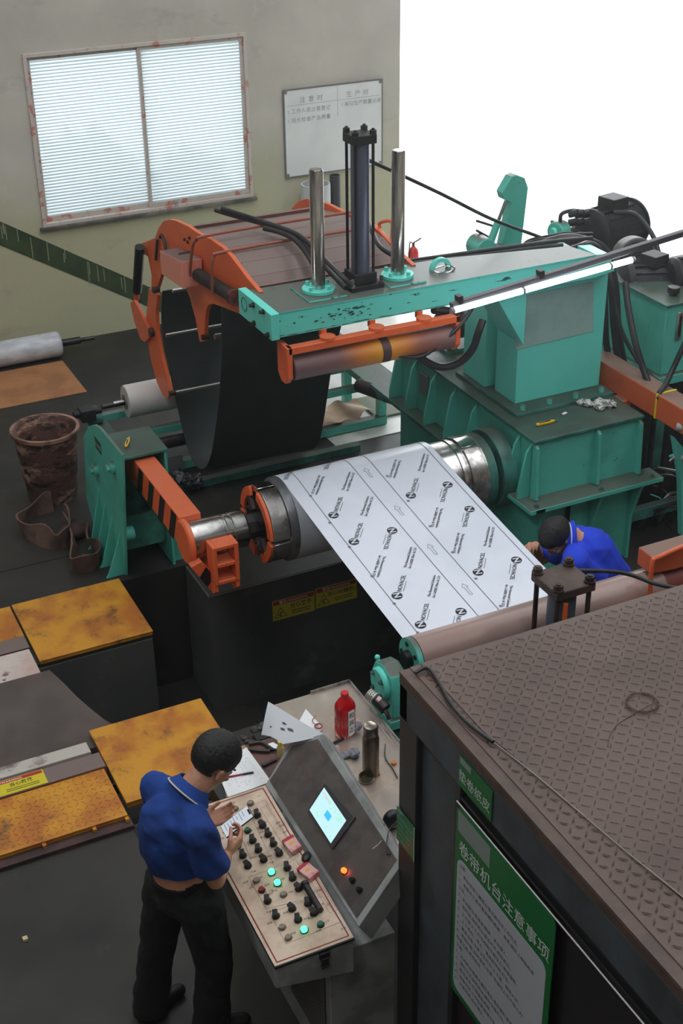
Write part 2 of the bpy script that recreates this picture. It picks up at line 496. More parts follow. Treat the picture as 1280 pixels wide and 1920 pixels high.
tr.inputs['Color'].default_value = (.40, .435, .45, 1); gs.inputs['Roughness'].default_value = .3
m1 = N.new('ShaderNodeMixShader'); m1.inputs[0].default_value = .5; L.new(tl.outputs[0], m1.inputs[1]); L.new(tr.outputs[0], m1.inputs[2])
m2 = N.new('ShaderNodeMixShader'); m2.inputs[0].default_value = .05; L.new(m1.outputs[0], m2.inputs[1]); L.new(gs.outputs[0], m2.inputs[2])
L.new(m2.outputs[0], out.inputs['Surface'])
for (a, b_, y) in ((WX0 + .035, xm + .02, WY + .03), (xm - .02, WX1 - .035, WY - .002)):
    s_ = sash(a, b_, WZ0 + .035, WZ1 - .035, y).build('sash', WFR, wt, bevel=.003)
    MB().box(a + .03, b_ - .03, y + .012, y + .017, WZ0 + .08, WZ1 - .065).build('pane', GL, s_, smooth=False)
sl = MB(); sl.box(WX0 - .03, WX1 + .03, WY - .05, WY, WZ0 - .03, WZ0)
sl.build('window_sill', mat('grimy_sill', (80, 76, 70), 0.8, col2=(120, 114, 104), scale=5), wt, bevel=.004)
# shrubs outside, blurred by the ribbed glass
SHR = mat('hazy_leaves', (96, 128, 124), 0.8, col2=(60, 88, 86), scale=6)
for k, (x, y, z, r_) in enumerate(((3.75, 14.0, 1.25, .5), (5.0, 14.2, .95, .42), (4.5, 15.6, .5, .45))):
    t = thing('garden_shrub', ('dark green shrub outside the left pane of the window', 'dark green shrub outside the right pane of the window',
                               'low green shrub outside, behind the middle bar of the window')[k], 'shrub', (x, y, 0), 'shrubs outside the window')
    m_ = MB(); m_.sph((x, y, z), r_, (1, .8, 1), 4)
    for v in m_.bm.verts:
        d = (v.co - Vector((x, y, z)))
        v.co += d * (.25 * math.sin(v.co.x * 23 + k) * math.sin(v.co.z * 19) + .18 * (random.random() - .5))
    m_.build('foliage', SHR, t, smooth=False)
    MB().cyl((x, y, 0), (x, y, z), .05, .03, 8).build('stem', mat('bark', (60, 50, 40), .9), t)
# pale steel post in the glare outside
MB().cyl((10.15, 15.2, 0), (10.15, 15.2, 6), .02, n=10).build('yard_post', mat('pale_grey_pipe', (235, 236, 238), .5), label='thin pale post in the glare beyond the door opening', cat='post')

# door glare on the floor, painted as a paler, smoother patch by the opening
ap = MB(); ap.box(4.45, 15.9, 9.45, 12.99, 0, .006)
struct(ap.build('floor_glare_patch', mat('glare_pale_concrete', (226, 225, 220), .22, col2=(196, 194, 188), scale=1.3, thr=(.45, .7), rvar=.1, bump=.05, bscale=12), smooth=False))
# ================================================================== PLATES OVER THE PIT, LEFT SIDE
def tear_plate(mb, x0, x1, y0, y1, z, step=.055, l=.034, wd=.008, h=.0035, f=None):
    """raised lozenges of chequer plate, alternating direction"""
    f = f or (lambda x, y, zz: Vector((x, y, zz)))
    ny = int((y1 - y0) / step); nx = int((x1 - x0) / step)
    for i in range(nx):
        for k in range(ny):
            cx = x0 + (i + .5) * (x1 - x0) / nx; cy = y0 + (k + .5) * (y1 - y0) / ny
            a = PI / 4 if (i + k) % 2 else -PI / 4
            u = Vector((math.cos(a), math.sin(a))) * l / 2; v = Vector((-math.sin(a), math.cos(a))) * wd / 2
            p = [(cx - u.x, cy - u.y, z), (cx + v.x, cy + v.y, z), (cx + u.x, cy + u.y, z), (cx - v.x, cy - v.y, z)]
            t1 = (cx - u.x * .55, cy - u.y * .55, z + h); t2 = (cx + u.x * .55, cy + u.y * .55, z + h)
            V = [mb.bm.verts.new(f(*q)) for q in p + [t1, t2]]
            for q in ((0, 1, 5, 4), (1, 2, 5), (2, 3, 4, 5), (3, 0, 4)):
                mb.bm.faces.new([V[c] for c in q])

def floor_plate(x0, x1, y0, y1, z0, z1, label, flange=.05):
    t = thing('floor_plate', label, 'plate', ((x0 + x1) / 2, (y0 + y1) / 2, z0), 'yellow plates over the pit')
    MB().box(x0, x1, y0, y1, z1 - .008, z1).build('deck', YELLOW, t, bevel=.002)
    b = MB(); b.box(x0 + .005, x1 - .005, y0 + .004, y0 + .012, z0, z1 - .008); b.box(x0 + .005, x1 - .005, y1 - .012, y1 - .004, z0, z1 - .008)
    b.box(x1 - .012, x1 - .004, y0 + .012, y1 - .012, z0, z1 - .008); b.box(x0 + .004, x0 + .012, y0 + .012, y1 - .012, z0, z1 - .008)
    b.build('skirt', YELLOW, t)
    return t
floor_plate(1.36, 2.135, 7.46, 8.21, .0, .03, 'square yellow floor plate beside the rusty bucket and the teal stand')
floor_plate(.5, 1.345, 7.78, 8.2, .0, .03, 'yellow plate at the left edge, cut off behind the red-brown beam')
floor_plate(1.44, 2.16, 5.90, 6.63, -.02, .02, 'large yellow floor plate behind the standing operator, darkened corner')
t = floor_plate(-.3, 1.405, 5.76, 6.21, .03, .06, 'yellow chequer plate with raised lozenges below the warning sticker')
m_ = MB(); tear_plate(m_, -.1, 1.40, 5.77, 6.20, .06, step=.040, l=.036, wd=.011, h=.0045)
m_.build('lozenge', YELLOW, t, smooth=False, kind='stuff')
m_ = MB()
for x in (.35, .62, .92, 1.2, 1.385): m_.box(x, x + .02, 5.735, 5.765, .0, .05)
m_.build('hinge_tab', YELLOW, t, kind='stuff')
# steel carrying frame under the chequer plate
MB().box(-.3, 1.42, 5.70, 5.79, -.03, .028).build('support_beam', mat('dark_red_brown_steel', (74, 48, 44), .6, col2=(50, 34, 32), scale=5), bevel=.004,
     label='dark brown steel edge beam carrying the yellow chequer plate', cat='beam')
MB().box(-.3, 1.42, 6.20, 6.34, -.05, .075).build('steel_beam', REDBROWN, bevel=.006,
     label='red-brown beam with the yellow and red warning sticker on it', cat='beam')
MB().box(-.3, 1.38, 6.37, 6.47, -.05, .07).build('steel_beam', mat('chalky_white_steel', (186, 178, 168), .6, col2=(96, 78, 70), scale=6, thr=(.55, .7)), bevel=.004,
     label='narrow white scuffed beam between the grey mat and the brown beam', cat='beam')
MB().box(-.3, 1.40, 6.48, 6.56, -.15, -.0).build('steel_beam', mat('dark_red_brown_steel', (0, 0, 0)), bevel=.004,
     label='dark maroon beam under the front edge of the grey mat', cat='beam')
MB().box(.2, 1.34, 7.62, 7.77, -.05, .05).build('steel_beam', REDBROWN, bevel=.005, label='red-brown beam between the small yellow plate and the white stained board', cat='beam')
MB().box(.2, 1.33, 7.2, 7.61, -.02, .045).build('steel_plate', mat('stained_white_board', (206, 192, 184), .55, col2=(60, 44, 40), scale=9, thr=(.62, .68), col3=(190, 160, 150), scale3=3), bevel=.003,
     label='white board with dark spots lying left of the big yellow plate', cat='plate')
# grey curved mat hanging over the gap
m_ = MB()
prof = [(7.28, .062), (7.2, .063), (7.1, .05), (6.98, .02), (6.86, -.01), (6.74, -.03), (6.62, -.03), (6.50, -.02)]
xe = [1.38, 1.40, 1.43, 1.47, 1.52, 1.57, 1.63, 1.70]
m_.grid(lambda u, v: (lambda k: Vector(((-.2) * (1 - v) + v * (xe[k]), prof[k][0] - 0 * v, prof[k][1] + .008)))(int(round(u * 7))), 7, 10)
m_.solid(.008)
m_.build('rubber_mat', mat('grey_rubber_mat', (84, 72, 67), .6, col2=(72, 62, 58), scale=3, bump=.1), label='grey-brown bent mat drooping over the pit edge, left of the yellow plates', cat='mat')
# small floor trapdoor
MB().box(1.412, 1.738, 5.382, 5.718, .0, .003).build('cover_joint', mat('joint_filler', (0, 0, 0)), label='dark joint around the small square floor cover', cat='joint', smooth=False)
MB().box(1.43, 1.72, 5.40, 5.70, .003, .009).build('floor_cover', FLOORM, bevel=.001, label='small dark square cover let into the floor behind the operator', cat='cover')
MB().box(.66, .685, 5.16, 5.185, 0, .015).build('wood_chip', mat('pale_wood', (200, 180, 140), .7), label='tiny pale chip of wood lying on the dark floor at the left', cat='chip')

def warning_sticker(fn, w, h, body, label, cat='sticker', group=None, parent=None):
    """fn(x, y, lift) -> Vector ; w x h"""
    def P(mb, x0, y0, x1, y1, l): mb.poly([fn(x0, y0, l), fn(x1, y0, l), fn(x1, y1, l), fn(x0, y1, l)])
    base = fn(w / 2, 0, 0)
    t = thing('warning_sticker', label, cat, base, group)
    m = MB(); m.hexa([fn(0, 0, 0), fn(w, 0, 0), fn(w, h, 0), fn(0, h, 0), fn(0, 0, .001), fn(w, 0, .001), fn(w, h, .001), fn(0, h, .001)])
    m.build('backing', STICKY, t, smooth=False)
    m = MB(); P(m, 0.02 * w, h * .76, w * .98, h * .97, .0013); m.build('red_header', RED, t, smooth=False)
    m = MB(); put_text(m, '警告/WARNING', lambda x, y: fn(w * .5 + x, h * .80 + y, .0017), size=h * .17, align='CENTER', bold=.01, spacing=1.15)
    m.build('header_lettering', PAPER, t, smooth=False, recalc=False)
    m = MB()
    a, b_, c_ = Vector((w * .04, h * .12)), Vector((w * .34, h * .12)), Vector((w * .19, h * .64))
    cen = (a + b_ + c_) / 3
    for p, q in ((a, b_), (b_, c_), (c_, a)):
        m.poly([fn(p.x, p.y, .0016), fn(q.x, q.y, .0016), fn(*(q + (cen - q) * .16), .0016), fn(*(p + (cen - p) * .16), .0016)])
    # little falling figure
    for (x0, y0, x1, y1, th) in ((.17, .22, .20, .38, .012), (.20, .38, .24, .33, .01), (.17, .30, .13, .24, .01), (.18, .22, .22, .16, .01)):
        p = Vector((x0 * w, y0 * h)); q = Vector((x1 * w, y1 * h)); d = (q - p).normalized(); n_ = Vector((-d.y, d.x)) * th * w
        m.poly([fn(*(p - n_), .0016), fn(*(q - n_), .0016), fn(*(q + n_), .0016), fn(*(p + n_), .0016)])
    put_text(m, body, lambda x, y: fn(w * .67 + x, h * .47 + y, .0017), size=h * .25, align='CENTER', spacing=1.1, bold=.012)
    for yy in (.28, .16):
        m.poly([fn(w * .45, h * yy, .0016), fn(w * .9, h * yy, .0016), fn(w * .9, h * (yy + .035), .0016), fn(w * .45, h * (yy + .035), .0016)])
    m.build('symbol_and_lettering', INK, t, smooth=False, recalc=False)
    return t
warning_sticker(lambda x, y, l: Vector((.66 + x, 6.205 + y, .0755 + l)), .42, .13, '当心跌落', 'yellow and red warning sticker lying on the brown beam at the left edge')
o1 = pY(516, 1150, 7.727); s_ = (.33, .155)
warning_sticker(lambda x, y, l: Vector((3.11 + x, 7.727 - l, -.35 + y)), .335, .17, '当心夹手', 'dim yellow warning sticker on the concrete pit wall, the left of two', group=None)
warning_sticker(lambda x, y, l: Vector((3.455 + x, 7.727 - l, -.34 + y)), .335, .17, '当心机械伤人', 'dim yellow warning sticker on the concrete pit wall, the right of two')

# ================================================================== BUCKET, FELT, LEFT FLOOR
t = thing('rusty_bucket', 'round rusty metal bucket standing on the floor left of the teal stand', 'bucket', (2.07, 9.72, 0))
BUCK = mat('rusty_tar_bucket', (92, 62, 54), .55, col2=(176, 138, 118), scale=3.2, thr=(.5, .62), stretch=(1, 1, 2), col3=(34, 26, 24), scale3=5, thr3=(.5, .6), bump=.3)
m_ = MB(); m_.lathe([(.0, 0.0), (.19, 0), (.195, .02), (.225, .3), (.245, .56), (.262, .57), (.262, .59), (.245, .592), (.232, .575), (.212, .3), (.18, .03), (0, .03)], (2.07, 9.72, 0), n=40)
m_.build('pail', BUCK, t)
m_ = MB(); m_.ring((2.07, 9.72, .565), (2.07, 9.72, .592), .27, .243, 40); m_.build('rim', mat('rust_pink_rim', (150, 112, 96), .6, col2=(90, 60, 50), scale=6), t)
for k, (dx, dy, dz, rx, rz, s__) in enumerate(((.02, .03, .46, .4, .5, .26), (-.06, -.03, .42, -.3, 1.3, .2), (.05, -.07, .4, .6, 2.1, .18))):
    MB().obox((2.07 + dx, 9.72 + dy, dz - .06), (s__, s__ * .6, .012), (rx, .2, rz)).build('scrap_sheet', mat('dark_scrap', (44, 48, 44), .5, .3),
        label=('dark folded scrap sheet topmost in the rusty bucket', 'dark scrap piece at the left inside the rusty bucket', 'dark scrap piece at the front inside the rusty bucket')[k], cat='scrap', group='scrap in the bucket')

def band(name, pts, h, th, m, lean=None, **kw):
    P = catmull(pts, 6); mb = MB(); A = []
    for i, p in enumerate(P):
        d = (P[min(i + 1, len(P) - 1)] - P[max(i - 1, 0)]); n_ = Vector((-d.y, d.x, 0)).normalized() * th / 2
        hh = h * (1 + .12 * math.sin(i * .7)); le = Vector((.04 * math.sin(i * .4), .04 * math.cos(i * .33), 0))
        A.append([mb.bm.verts.new(q) for q in (p - n_, p + n_, p + n_ + Vector((0, 0, hh)) + le, p - n_ + Vector((0, 0, hh)) + le)])
    for a, b in zip(A, A[1:]):
        for k in range(4): mb.bm.faces.new((a[k], a[(k + 1) % 4], b[(k + 1) % 4], b[k]))
    mb.bm.faces.new(A[0]); mb.bm.faces.new(A[-1][::-1])
    return mb.build(name, m, **kw)
FELT = mat('worn_brown_felt', (104, 78, 66), .9, col2=(74, 58, 50), scale=6, bump=.4, bscale=60)
band('felt_strip', [(2.0, 9.45, 0), (1.80, 9.40, 0), (1.70, 9.22, 0), (1.74, 9.0, 0), (1.86, 8.86, 0), (1.98, 8.9, 0), (1.96, 9.1, 0)], .15, .014, FELT,
     label='curled brown felt strip on the floor in front of the bucket, the left loop', cat='strip', group='curled felt strips on the floor')
band('felt_strip', [(2.04, 9.22, 0), (1.98, 9.0, 0), (2.0, 8.78, 0), (1.9, 8.62, 0), (1.88, 8.5, 0), (1.98, 8.44, 0), (2.07, 8.5, 0), (2.1, 8.66, 0), (2.1, 8.9, 0)], .15, .014, FELT,
     label='curled brown felt strip between the left loop and the teal stand', cat='strip', group='curled felt strips on the floor')
MB().sph((2.03, 8.98, .05), .11, (1.1, .8, .5), 3).build('dark_rag', mat('maroon_oily_rag', (66, 38, 38), .8, bump=.4), label='small dark maroon rag inside the curled felt strips', cat='rag')

t = thing('wrapped_roll', 'long roll in white wrapping lying by the wall at the left edge', 'roll', (2.3, 12.5, 0))
m_ = MB(); m_.lathe([(.0, 0), (.115, 0), (.125, .02), (.125, 1.08), (.105, 1.1), (0, 1.1)], (1.82, 12.5, .128), (1, 0, 0), n=28)
m_.build('wrapping', mat('crinkled_white_film', (205, 205, 210), .35, col2=(180, 182, 190), scale=14, stretch=(.4, 1, 1), bump=.5, bscale=22), t)
MB().cyl((2.92, 12.5, .128), (3.12, 12.49, .13), .035, n=16).build('core', BLACK, t)
MB().cyl((3.12, 12.49, .13), (3.26, 12.48, .132), .02, n=12).build('core_end', DSTEEL, t)
m_ = MB(); m_.lathe([(.0, 0), (.07, 0), (.07, 1.1), (0, 1.1)], (1.7, 12.72, .075), (1, 0, 0), n=20)
m_.build('kraft_tube', mat('red_brown_tube', (120, 74, 62), .7), label='thin red-brown tube lying behind the white wrapped roll', cat='tube')
MB().box(1.5, 2.89, 11.53, 12.36, 0, .008).build('kraft_board', KRAFT, bevel=.002, label='flat sheet of brown kraft board on the floor at the left edge', cat='board')

# ================================================================== TEAL STAND WITH ORANGE SUPPORT ARM
t = thing('support_stand', 'teal steel stand holding the orange striped arm, left of the roll', 'stand', (2.38, 8.5, 0))
SX0, SX1 = 2.2, 2.58
def side(X, d):
    P = [pX(u, v, 2.2) for u, v in ((235, 1080), (228, 853), (186, 802), (176, 796), (165, 800), (157, 818), (162, 935), (186, 1060))]
    P = [Vector((X, p.y, max(p.z, 0))) for p in P]
    if X > 2.3: P = [Vector((X, y_, z_)) for y_, z_ in ((8.25, 0), (8.25, .925), (8.66, .925), (8.80, .6), (8.86, 0))]
    P[0].z = 0; P[-1].z = 0
    return MB().prism(P, (d, 0, 0))
side(SX0, .02).build('side_plate', TEALD if False else TEAL, t, bevel=.002)
side(SX1 - .02, .02).build('side_plate', TEAL, t, bevel=.002)
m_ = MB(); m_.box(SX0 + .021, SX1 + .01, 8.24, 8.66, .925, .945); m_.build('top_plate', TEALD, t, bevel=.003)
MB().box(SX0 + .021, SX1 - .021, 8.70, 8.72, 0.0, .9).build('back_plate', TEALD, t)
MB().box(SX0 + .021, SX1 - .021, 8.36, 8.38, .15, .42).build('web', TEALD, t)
for k, (y0, w_, h_) in enumerate(((8.29, .04, .34), (8.45, .04, .40), (8.60, .04, .45), (8.74, .04, .5))):
    m_ = MB(); m_.prism([(SX0, y0, 0), (SX0 - .13, y0, 0), (SX0 - .11, y0, .03), (SX0 - .02, y0, h_ * .8), (SX0, y0, h_)], (0, .018, 0)); m_.build('gusset', TEAL, t)
for y0 in (8.30, 8.55):
    m_ = MB(); m_.prism([(SX1, y0, 0), (SX1 + .13, y0, 0), (SX1 + .11, y0, .03), (SX1 + .02, y0, .28), (SX1, y0, .34)], (0, .018, 0)); m_.build('gusset', TEAL, t)
for (y, z) in ((8.63, .66), (8.36, .76)):
    p_ = pX(182, 880, SX0) if y > 8.5 else pX(213, 876, SX0)
    b_ = MB(); b_.cyl((SX0, p_.y, p_.z), (SX0 - .03, p_.y, p_.z), .05, .045, 20); b_.cyl((SX0 - .03, p_.y, p_.z), (SX0 - .055, p_.y, p_.z), .028, n=8)
    b_.build('pivot_bolt', TEAL, t, bevel=.002)
MB().cyl((SX0 + .025, 8.30, .32), (SX0 + .1, 8.30, .32), .05, n=20).build('inner_boss', TEALC, t)
m_ = MB(); p_ = pX(172, 808, SX0)
m_.prism([(SX0 - .001, 8.70, .93), (SX0 - .001, 8.56, .93), (SX0 - .001, 8.56, .84), (SX0 - .001, 8.70, .84)], (-.002, 0, 0))
plq = m_.build('label_plate', mat('dark_green_plate', (30, 74, 52), .4), t)
m_ = MB(); put_text(m_, 'S1000', lambda x, y: Vector((SX0 - .0035, 8.69 - x, .865 + y)), size=.05, bold=.01); m_.build('plate_lettering', mat('pale_grey_print', (190, 200, 190), .5), plq, smooth=False, recalc=False)

t = thing('striped_beam', 'orange arm with black diagonal stripes running from the teal stand to the shaft', 'arm', (2.42, 7.9, .6))
MB().box(2.345, 2.495, 7.36, 8.62, .68, .90).build('beam', ORANGE, t, bevel=.006)
BLKP = mat('black_hazard_paint', (22, 20, 20), .45)
for y0 in (7.50, 7.72, 7.94, 8.16):
    MB().prism([(2.3445, y0, .664), (2.3445, y0 + .10, .664), (2.3445, y0 + .0, .896), (2.3445, y0 - .10, .896)], (-.001, 0, 0)).build('black_stripe', BLKP, t)
m_ = MB(); m_.lathe([(0, -.012), (.135, -.012), (.15, .0), (.15, .025), (.14, .03)], (2.345, 7.28, .76), (1, 0, 0), n=36); m_.build('end_cap', ORANGE, t)

t = thing('shaft_cradle', 'orange forked bracket gripping the shiny shaft from below', 'bracket', (2.56, 7.26, .0))
def fr(x0, x1, y0, y1, z0, z1, b=.028):
    m = MB(); m.box(x0, x0 + b, y0, y1, z0, z1); m.box(x1 - b, x1, y0, y1, z0, z1)
    m.box(x0 + b, x1 - b, y0, y1, z1 - b, z1); m.box(x0 + b, x1 - b, y0, y1, z0, z0 + b); m.box(x0 + b, x1 - b, y0, y1, (z0 + z1) / 2 - b / 2, (z0 + z1) / 2 + b / 2)
    return m
pA = pY(393, 1022, 7.08); 
fr(2.44, 2.615, 7.02, 7.14, .54, .82).build('box_frame', ORANGE, t, bevel=.005)
for x in (2.44, 2.587):
    m_ = MB(); m_.prism([(x, 7.03, .54), (x, 7.03, .49), (x, 7.06, .46), (x, 7.11, .46), (x, 7.14, .49), (x, 7.2, .54)], (.028, 0, 0)); m_.build('foot', ORANGE, t, bevel=.003)
m_ = MB(); m_.prism([pY(u_, v_, 7.09) for u_, v_ in ((358, 1064), (378, 1053), (412, 1092), (408, 1106), (396, 1108))], (0, .06, 0)); m_.build('side_brace', ORANGE, t, bevel=.003)
m_ = MB(); m_.prism([pY(u_, v_, 7.0895) for u_, v_ in ((374, 1083), (386, 1063), (402, 1081), (389, 1101))], (0, -.001, 0)); m_.build('black_stripe', BLKP, t)
m_ = MB(); m_.box(2.44, 2.615, 7.14, 7.40, .56, .61); m_.box(2.44, 2.615, 7.40, 7.45, .56, .72); m_.build('saddle', ORANGE, t, bevel=.004)

# ================================================================== MANDREL AND PRINTED SHEET
MY, MZ = 7.28, .76
DR = .262
t = thing('mandrel', 'large steel drum with a shiny shaft that winds the white printed sheet', 'drum', (3.6, MY, MZ - DR))
ax_ = lambda x: (x, MY, MZ)
m_ = MB(); m_.lathe([(0, 0), (.118, 0), (.124, .006), (.124, .22), (.118, .226), (.118, .236), (.124, .242), (.124, .262), (.118, .268), (.118, .278), (.124, .284), (.124, .37), (.115, .38), (0, .38)], (2.375, MY, MZ), (1, 0, 0), n=48)
m_.build('shaft', CHROME, t)
m_ = MB(); m_.lathe([(0, 0), (.085, 0), (.085, .16), (.12, .17), (.12, .2), (0, .2)], (2.755, MY, MZ), (1, 0, 0), n=8); m_.build('hub', CASTB, t)
m_ = MB(); m_.lathe([(.15, 0), (.252, 0), (.262, .01), (.262, 1.55), (.15, 1.55)], (2.98, MY, MZ), (1, 0, 0), n=64); m_.build('drum_shell', STEEL, t)
m_ = MB(); m_.lathe([(.05, 0), (.205, 0), (.205, .05), (.05, .05)], (2.93, MY, MZ), (1, 0, 0), n=40); m_.build('inner_disc', DSTEEL, t)
for k in range(4):
    a0 = k * PI / 2 + .12
    m_ = MB(); m_.ring((2.86, MY, MZ), (2.975, MY, MZ), .262, .222, 12, a0, a0 + PI / 2 - .1)
    m_.build('drum_segment', CHROME if k in (2,) else STEEL, t, bevel=.003)
    m_ = MB(); m_.ring((2.835, MY, MZ), (2.857, MY, MZ), .258, .195, 14, a0 + .02, a0 + PI / 2 - (.12 if k % 2 else .45))
    m_.build('orange_wedge', ORANGE, t, bevel=.003)
    m_ = MB(); a = a0 + .8; m_.cyl((2.86, MY + math.cos(a) * .1, MZ + math.sin(a) * .1), (2.86, MY + math.cos(a) * .2, MZ + math.sin(a) * .2), .03, n=8); m_.build('expander_link', RUSTSTEEL, t)
m_ = MB(); m_.lathe([(.262, 0), (.27, .004), (.27, .03), (.262, .034)], (4.27, MY, MZ), (1, 0, 0), n=64); m_.build('bright_band', CHROME, t)
for k in range(4):
    a0 = k * PI / 2 + .4
    m_ = MB(); m_.ring((4.33, MY, MZ), (4.45, MY, MZ), .275, .2, 12, a0, a0 + PI / 2 - .06); m_.build('rear_segment', STEEL if k % 2 else CHROME, t, bevel=.004)
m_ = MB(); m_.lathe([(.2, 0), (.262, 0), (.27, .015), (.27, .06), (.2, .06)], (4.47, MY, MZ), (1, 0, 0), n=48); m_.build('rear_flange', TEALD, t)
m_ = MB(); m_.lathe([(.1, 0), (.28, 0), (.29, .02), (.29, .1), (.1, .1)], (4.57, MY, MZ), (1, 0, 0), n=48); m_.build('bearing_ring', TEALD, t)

# printed sheet: tangent line from the pass roller to the drum, then around it
CRD = .285
RYc, RZc, RRr = 5.40, .84, .118
T0 = Vector((0, 5.51, .815)); T1a = 97.5
th1 = math.radians(90 - 6.0)       # tangent direction from horizontal
T1 = Vector((0, MY + CRD * math.cos(math.radians(96)), MZ + CRD * math.sin(math.radians(96))))
T1 = Vector((0, MY - CRD * math.sin(math.radians(5.5)), MZ + CRD * math.cos(math.radians(5.5))))
LST = (T1 - T0).length
SD = (T1 - T0).normalized(); SN = Vector((0, -SD.z, SD.y))
SXL, SXR = 3.035, 4.135
def S(u, s, l=0.0, R=CRD):
    """u across 0..1, s metres up the sheet from the roller, l lift along the normal"""
    x = SXL + (SXR - SXL) * u
    if s <= LST:
        p = T0 + SD * s + SN * l
        sag = -.012 * math.sin(PI * max(0, s) / LST)
        return Vector((x, p.y, p.z + sag))
    a = (s - LST) / R
    n0 = math.atan2(SN.z, SN.y) - a
    return Vector((x, MY + (R + l) * math.cos(n0), MZ + (R + l) * math.sin(n0)))
FILM = mat('pale_protective_film', (222, 226, 236), .33, spec=.6, coat=.15, col2=(214, 218, 229), scale=2)
t = thing('printed_steel_sheet', 'steel sheet under white film printed with logos, running up onto the drum', 'sheet', (3.62, 6.5, .8))
m_ = MB()
def fS(i, j):
    s = -.001 if i == 0 else 0
    return S(j, s + i * (LST + R_arc), 0)
R_arc = 2 * PI * CRD * 1.0
m_.grid(lambda i, j: S(j, i * (LST + R_arc), -.0), 150, 8)
# wrap down behind the pass roller
m2_ = MB()
m_.solid(.0016)
m_.build('sheet', FILM, t)
m_ = MB(); m_.grid(lambda i, j: Vector((SXL + (SXR - SXL) * j, RYc + .12 * math.cos(-i * 1.5 + .05), RZc + .12 * math.sin(-i * 1.5 + .05) - .02)), 12, 4); m_.solid(.0016)
m_.build('lower_run', FILM, t)
# wound wraps seen from their edge
m_ = MB()
for r0 in (.2635, .269, .2745, .280): m_.ring((SXL - .035 - (.28 - r0) * 1.2, MY, MZ), (SXR - .005, MY, MZ), r0 + .0042, r0, 64)
m_.build('inner_wraps', mat('bright_coil_edge', (170, 170, 174), .25, .8), t)
# guide lines along the sheet
DKL = mat('grey_film_print', (104, 106, 118), .5)
LT = LST + .42
def sline(mb, u0, u1, wd=.0045, a=0, b=None):
    n_ = 60; b = b or LT
    for k in range(n_):
        s0 = a + (b - a) * k / n_; s1 = a + (b - a) * (k + 1) / n_; e = wd / 2 / (SXR - SXL)
        mb.poly([S(u0 - e, s0, .0022), S(u0 + e, s0, .0022), S(u0 + e, s1, .0022), S(u0 - e, s1, .0022)])
for u_ in (.089, .447, .573, .958):
    m_ = MB(); sline(m_, u_, u_); m_.build('guide_line', DKL, t, smooth=False, recalc=False)
# items read off the photograph: (px, py, kind, flipped)
def inv(u, v):
    n_ = SN; o = T0
    p = pP(u, v, o, n_)
    s = (p - Vector((p.x, T0.y, T0.z))).length
    return (p.x - SXL) / (SXR - SXL), s
def pr(p):
    c = CR.transposed() @ (p - CAM); return Vector((640 + FPX * c.x / -c.z, 960 - FPX * c.y / -c.z))
def inv2(u, v):
    a, s = inv(u, v)
    if s < LST - .02: return a, s
    best = (1e9, 0, 0)
    for i in range(0, 60):
        for j in range(0, 45):
            uu = i / 60; ss = LST - .03 + j * .01
            d = (pr(S(uu, ss)) - Vector((u, v))).length
            if d < best[0]: best = (d, uu, ss)
    return best[1], best[2]
WS = SXR - SXL
def loc(u0, s0, ang, l=.0026):
    c, sn = math.cos(ang), math.sin(ang)
    return lambda x, y: S(u0 + (x * c - y * sn) / WS, s0 + x * sn + y * c, l)
UP = math.radians(52); DN = UP + PI
logos = MB(); ends = MB(); words = MB(); stars = MB(); qrs = MB(); arrows = MB()
def logo(u, v, d):
    a, s = inv2(u, v); f = loc(a, s, d)
    # round badge with a white slanted N cut through it
    r_ = .033
    lg = MB(); lg.poly([f(r_ * math.cos(k * PI / 12), r_ * math.sin(k * PI / 12)) for k in range(24)])
    f3 = loc(a, s, d + .5, .0034)
    lg.build('logo_badge', INK, t, smooth=False, recalc=False)
    put_text(ends, 'N', lambda x, y: f3(x - .0205, y - .0205), size=.058, bold=.02)
    f2 = loc(a, s, d)
    put_text(words, 'NOVACEL', lambda x, y: f2(.040 + x, y - .016), size=.036, bold=.012)
    for k in range(1):
        words.poly([f2(.05, -.030, ), f2(.15, -.030), f2(.15, -.027), f2(.05, -.027)])
def words2(u, v, d):
    a, s = inv2(u, v); f2 = loc(a, s, d)
    put_text(words, 'The Renewed Solution', lambda x, y: f2(x + .03, y + .008), size=.023, bold=.022)
    put_text(words, 'for LASER Fiber & CO', lambda x, y: f2(x + .03, y - .020), size=.023, bold=.022)
def star(u, v):
    a, s = inv2(u, v); f = loc(a, s, 0, .0028); pts = []
    for k in range(20):
        r_ = .014 if k % 2 else .006; t_ = k * PI / 10; pts.append(f(r_ * math.cos(t_), r_ * math.sin(t_)))
    st_ = MB(); st_.poly(pts); st_.build('star_mark', DKL, t, smooth=False, recalc=False)
for (u, v, d) in ((550, 877, DN), (622, 860, DN), (625, 964, UP), (663, 1013, UP), (735, 992, DN), (770, 927, UP), (839, 907, DN), (880, 952, DN), (744, 1115, UP),
                  (896, 1071, UP), (968, 1048, DN), (788, 1171, UP), (864, 1146, DN)):
    logo(u, v, d)
for (u, v, d) in ((605, 888, DN), (645, 924, UP), (680, 970, UP), (718, 1034, DN), (747, 858, DN), (788, 888, UP), (825, 945, DN), (865, 992, DN), (762, 1068, UP),
                  (807, 1124, UP), (912, 1028, UP), (955, 1090, DN), (702, 1040, DN), (730, 925, UP)):
    if (u, v) in ((702, 1040), (730, 925)): continue
    words2(u, v, d)
for (u, v) in ((546, 886), (582, 929), (618, 978), (655, 1023), (697, 1078), (739, 1130), (783, 1186), (726, 892), (765, 937), (806, 984), (848, 1033), (892, 1083), (938, 1136), (688, 850)):
    star(u, v)
ends.build('badge_letters', FILM, t, smooth=False, recalc=False, kind='stuff')
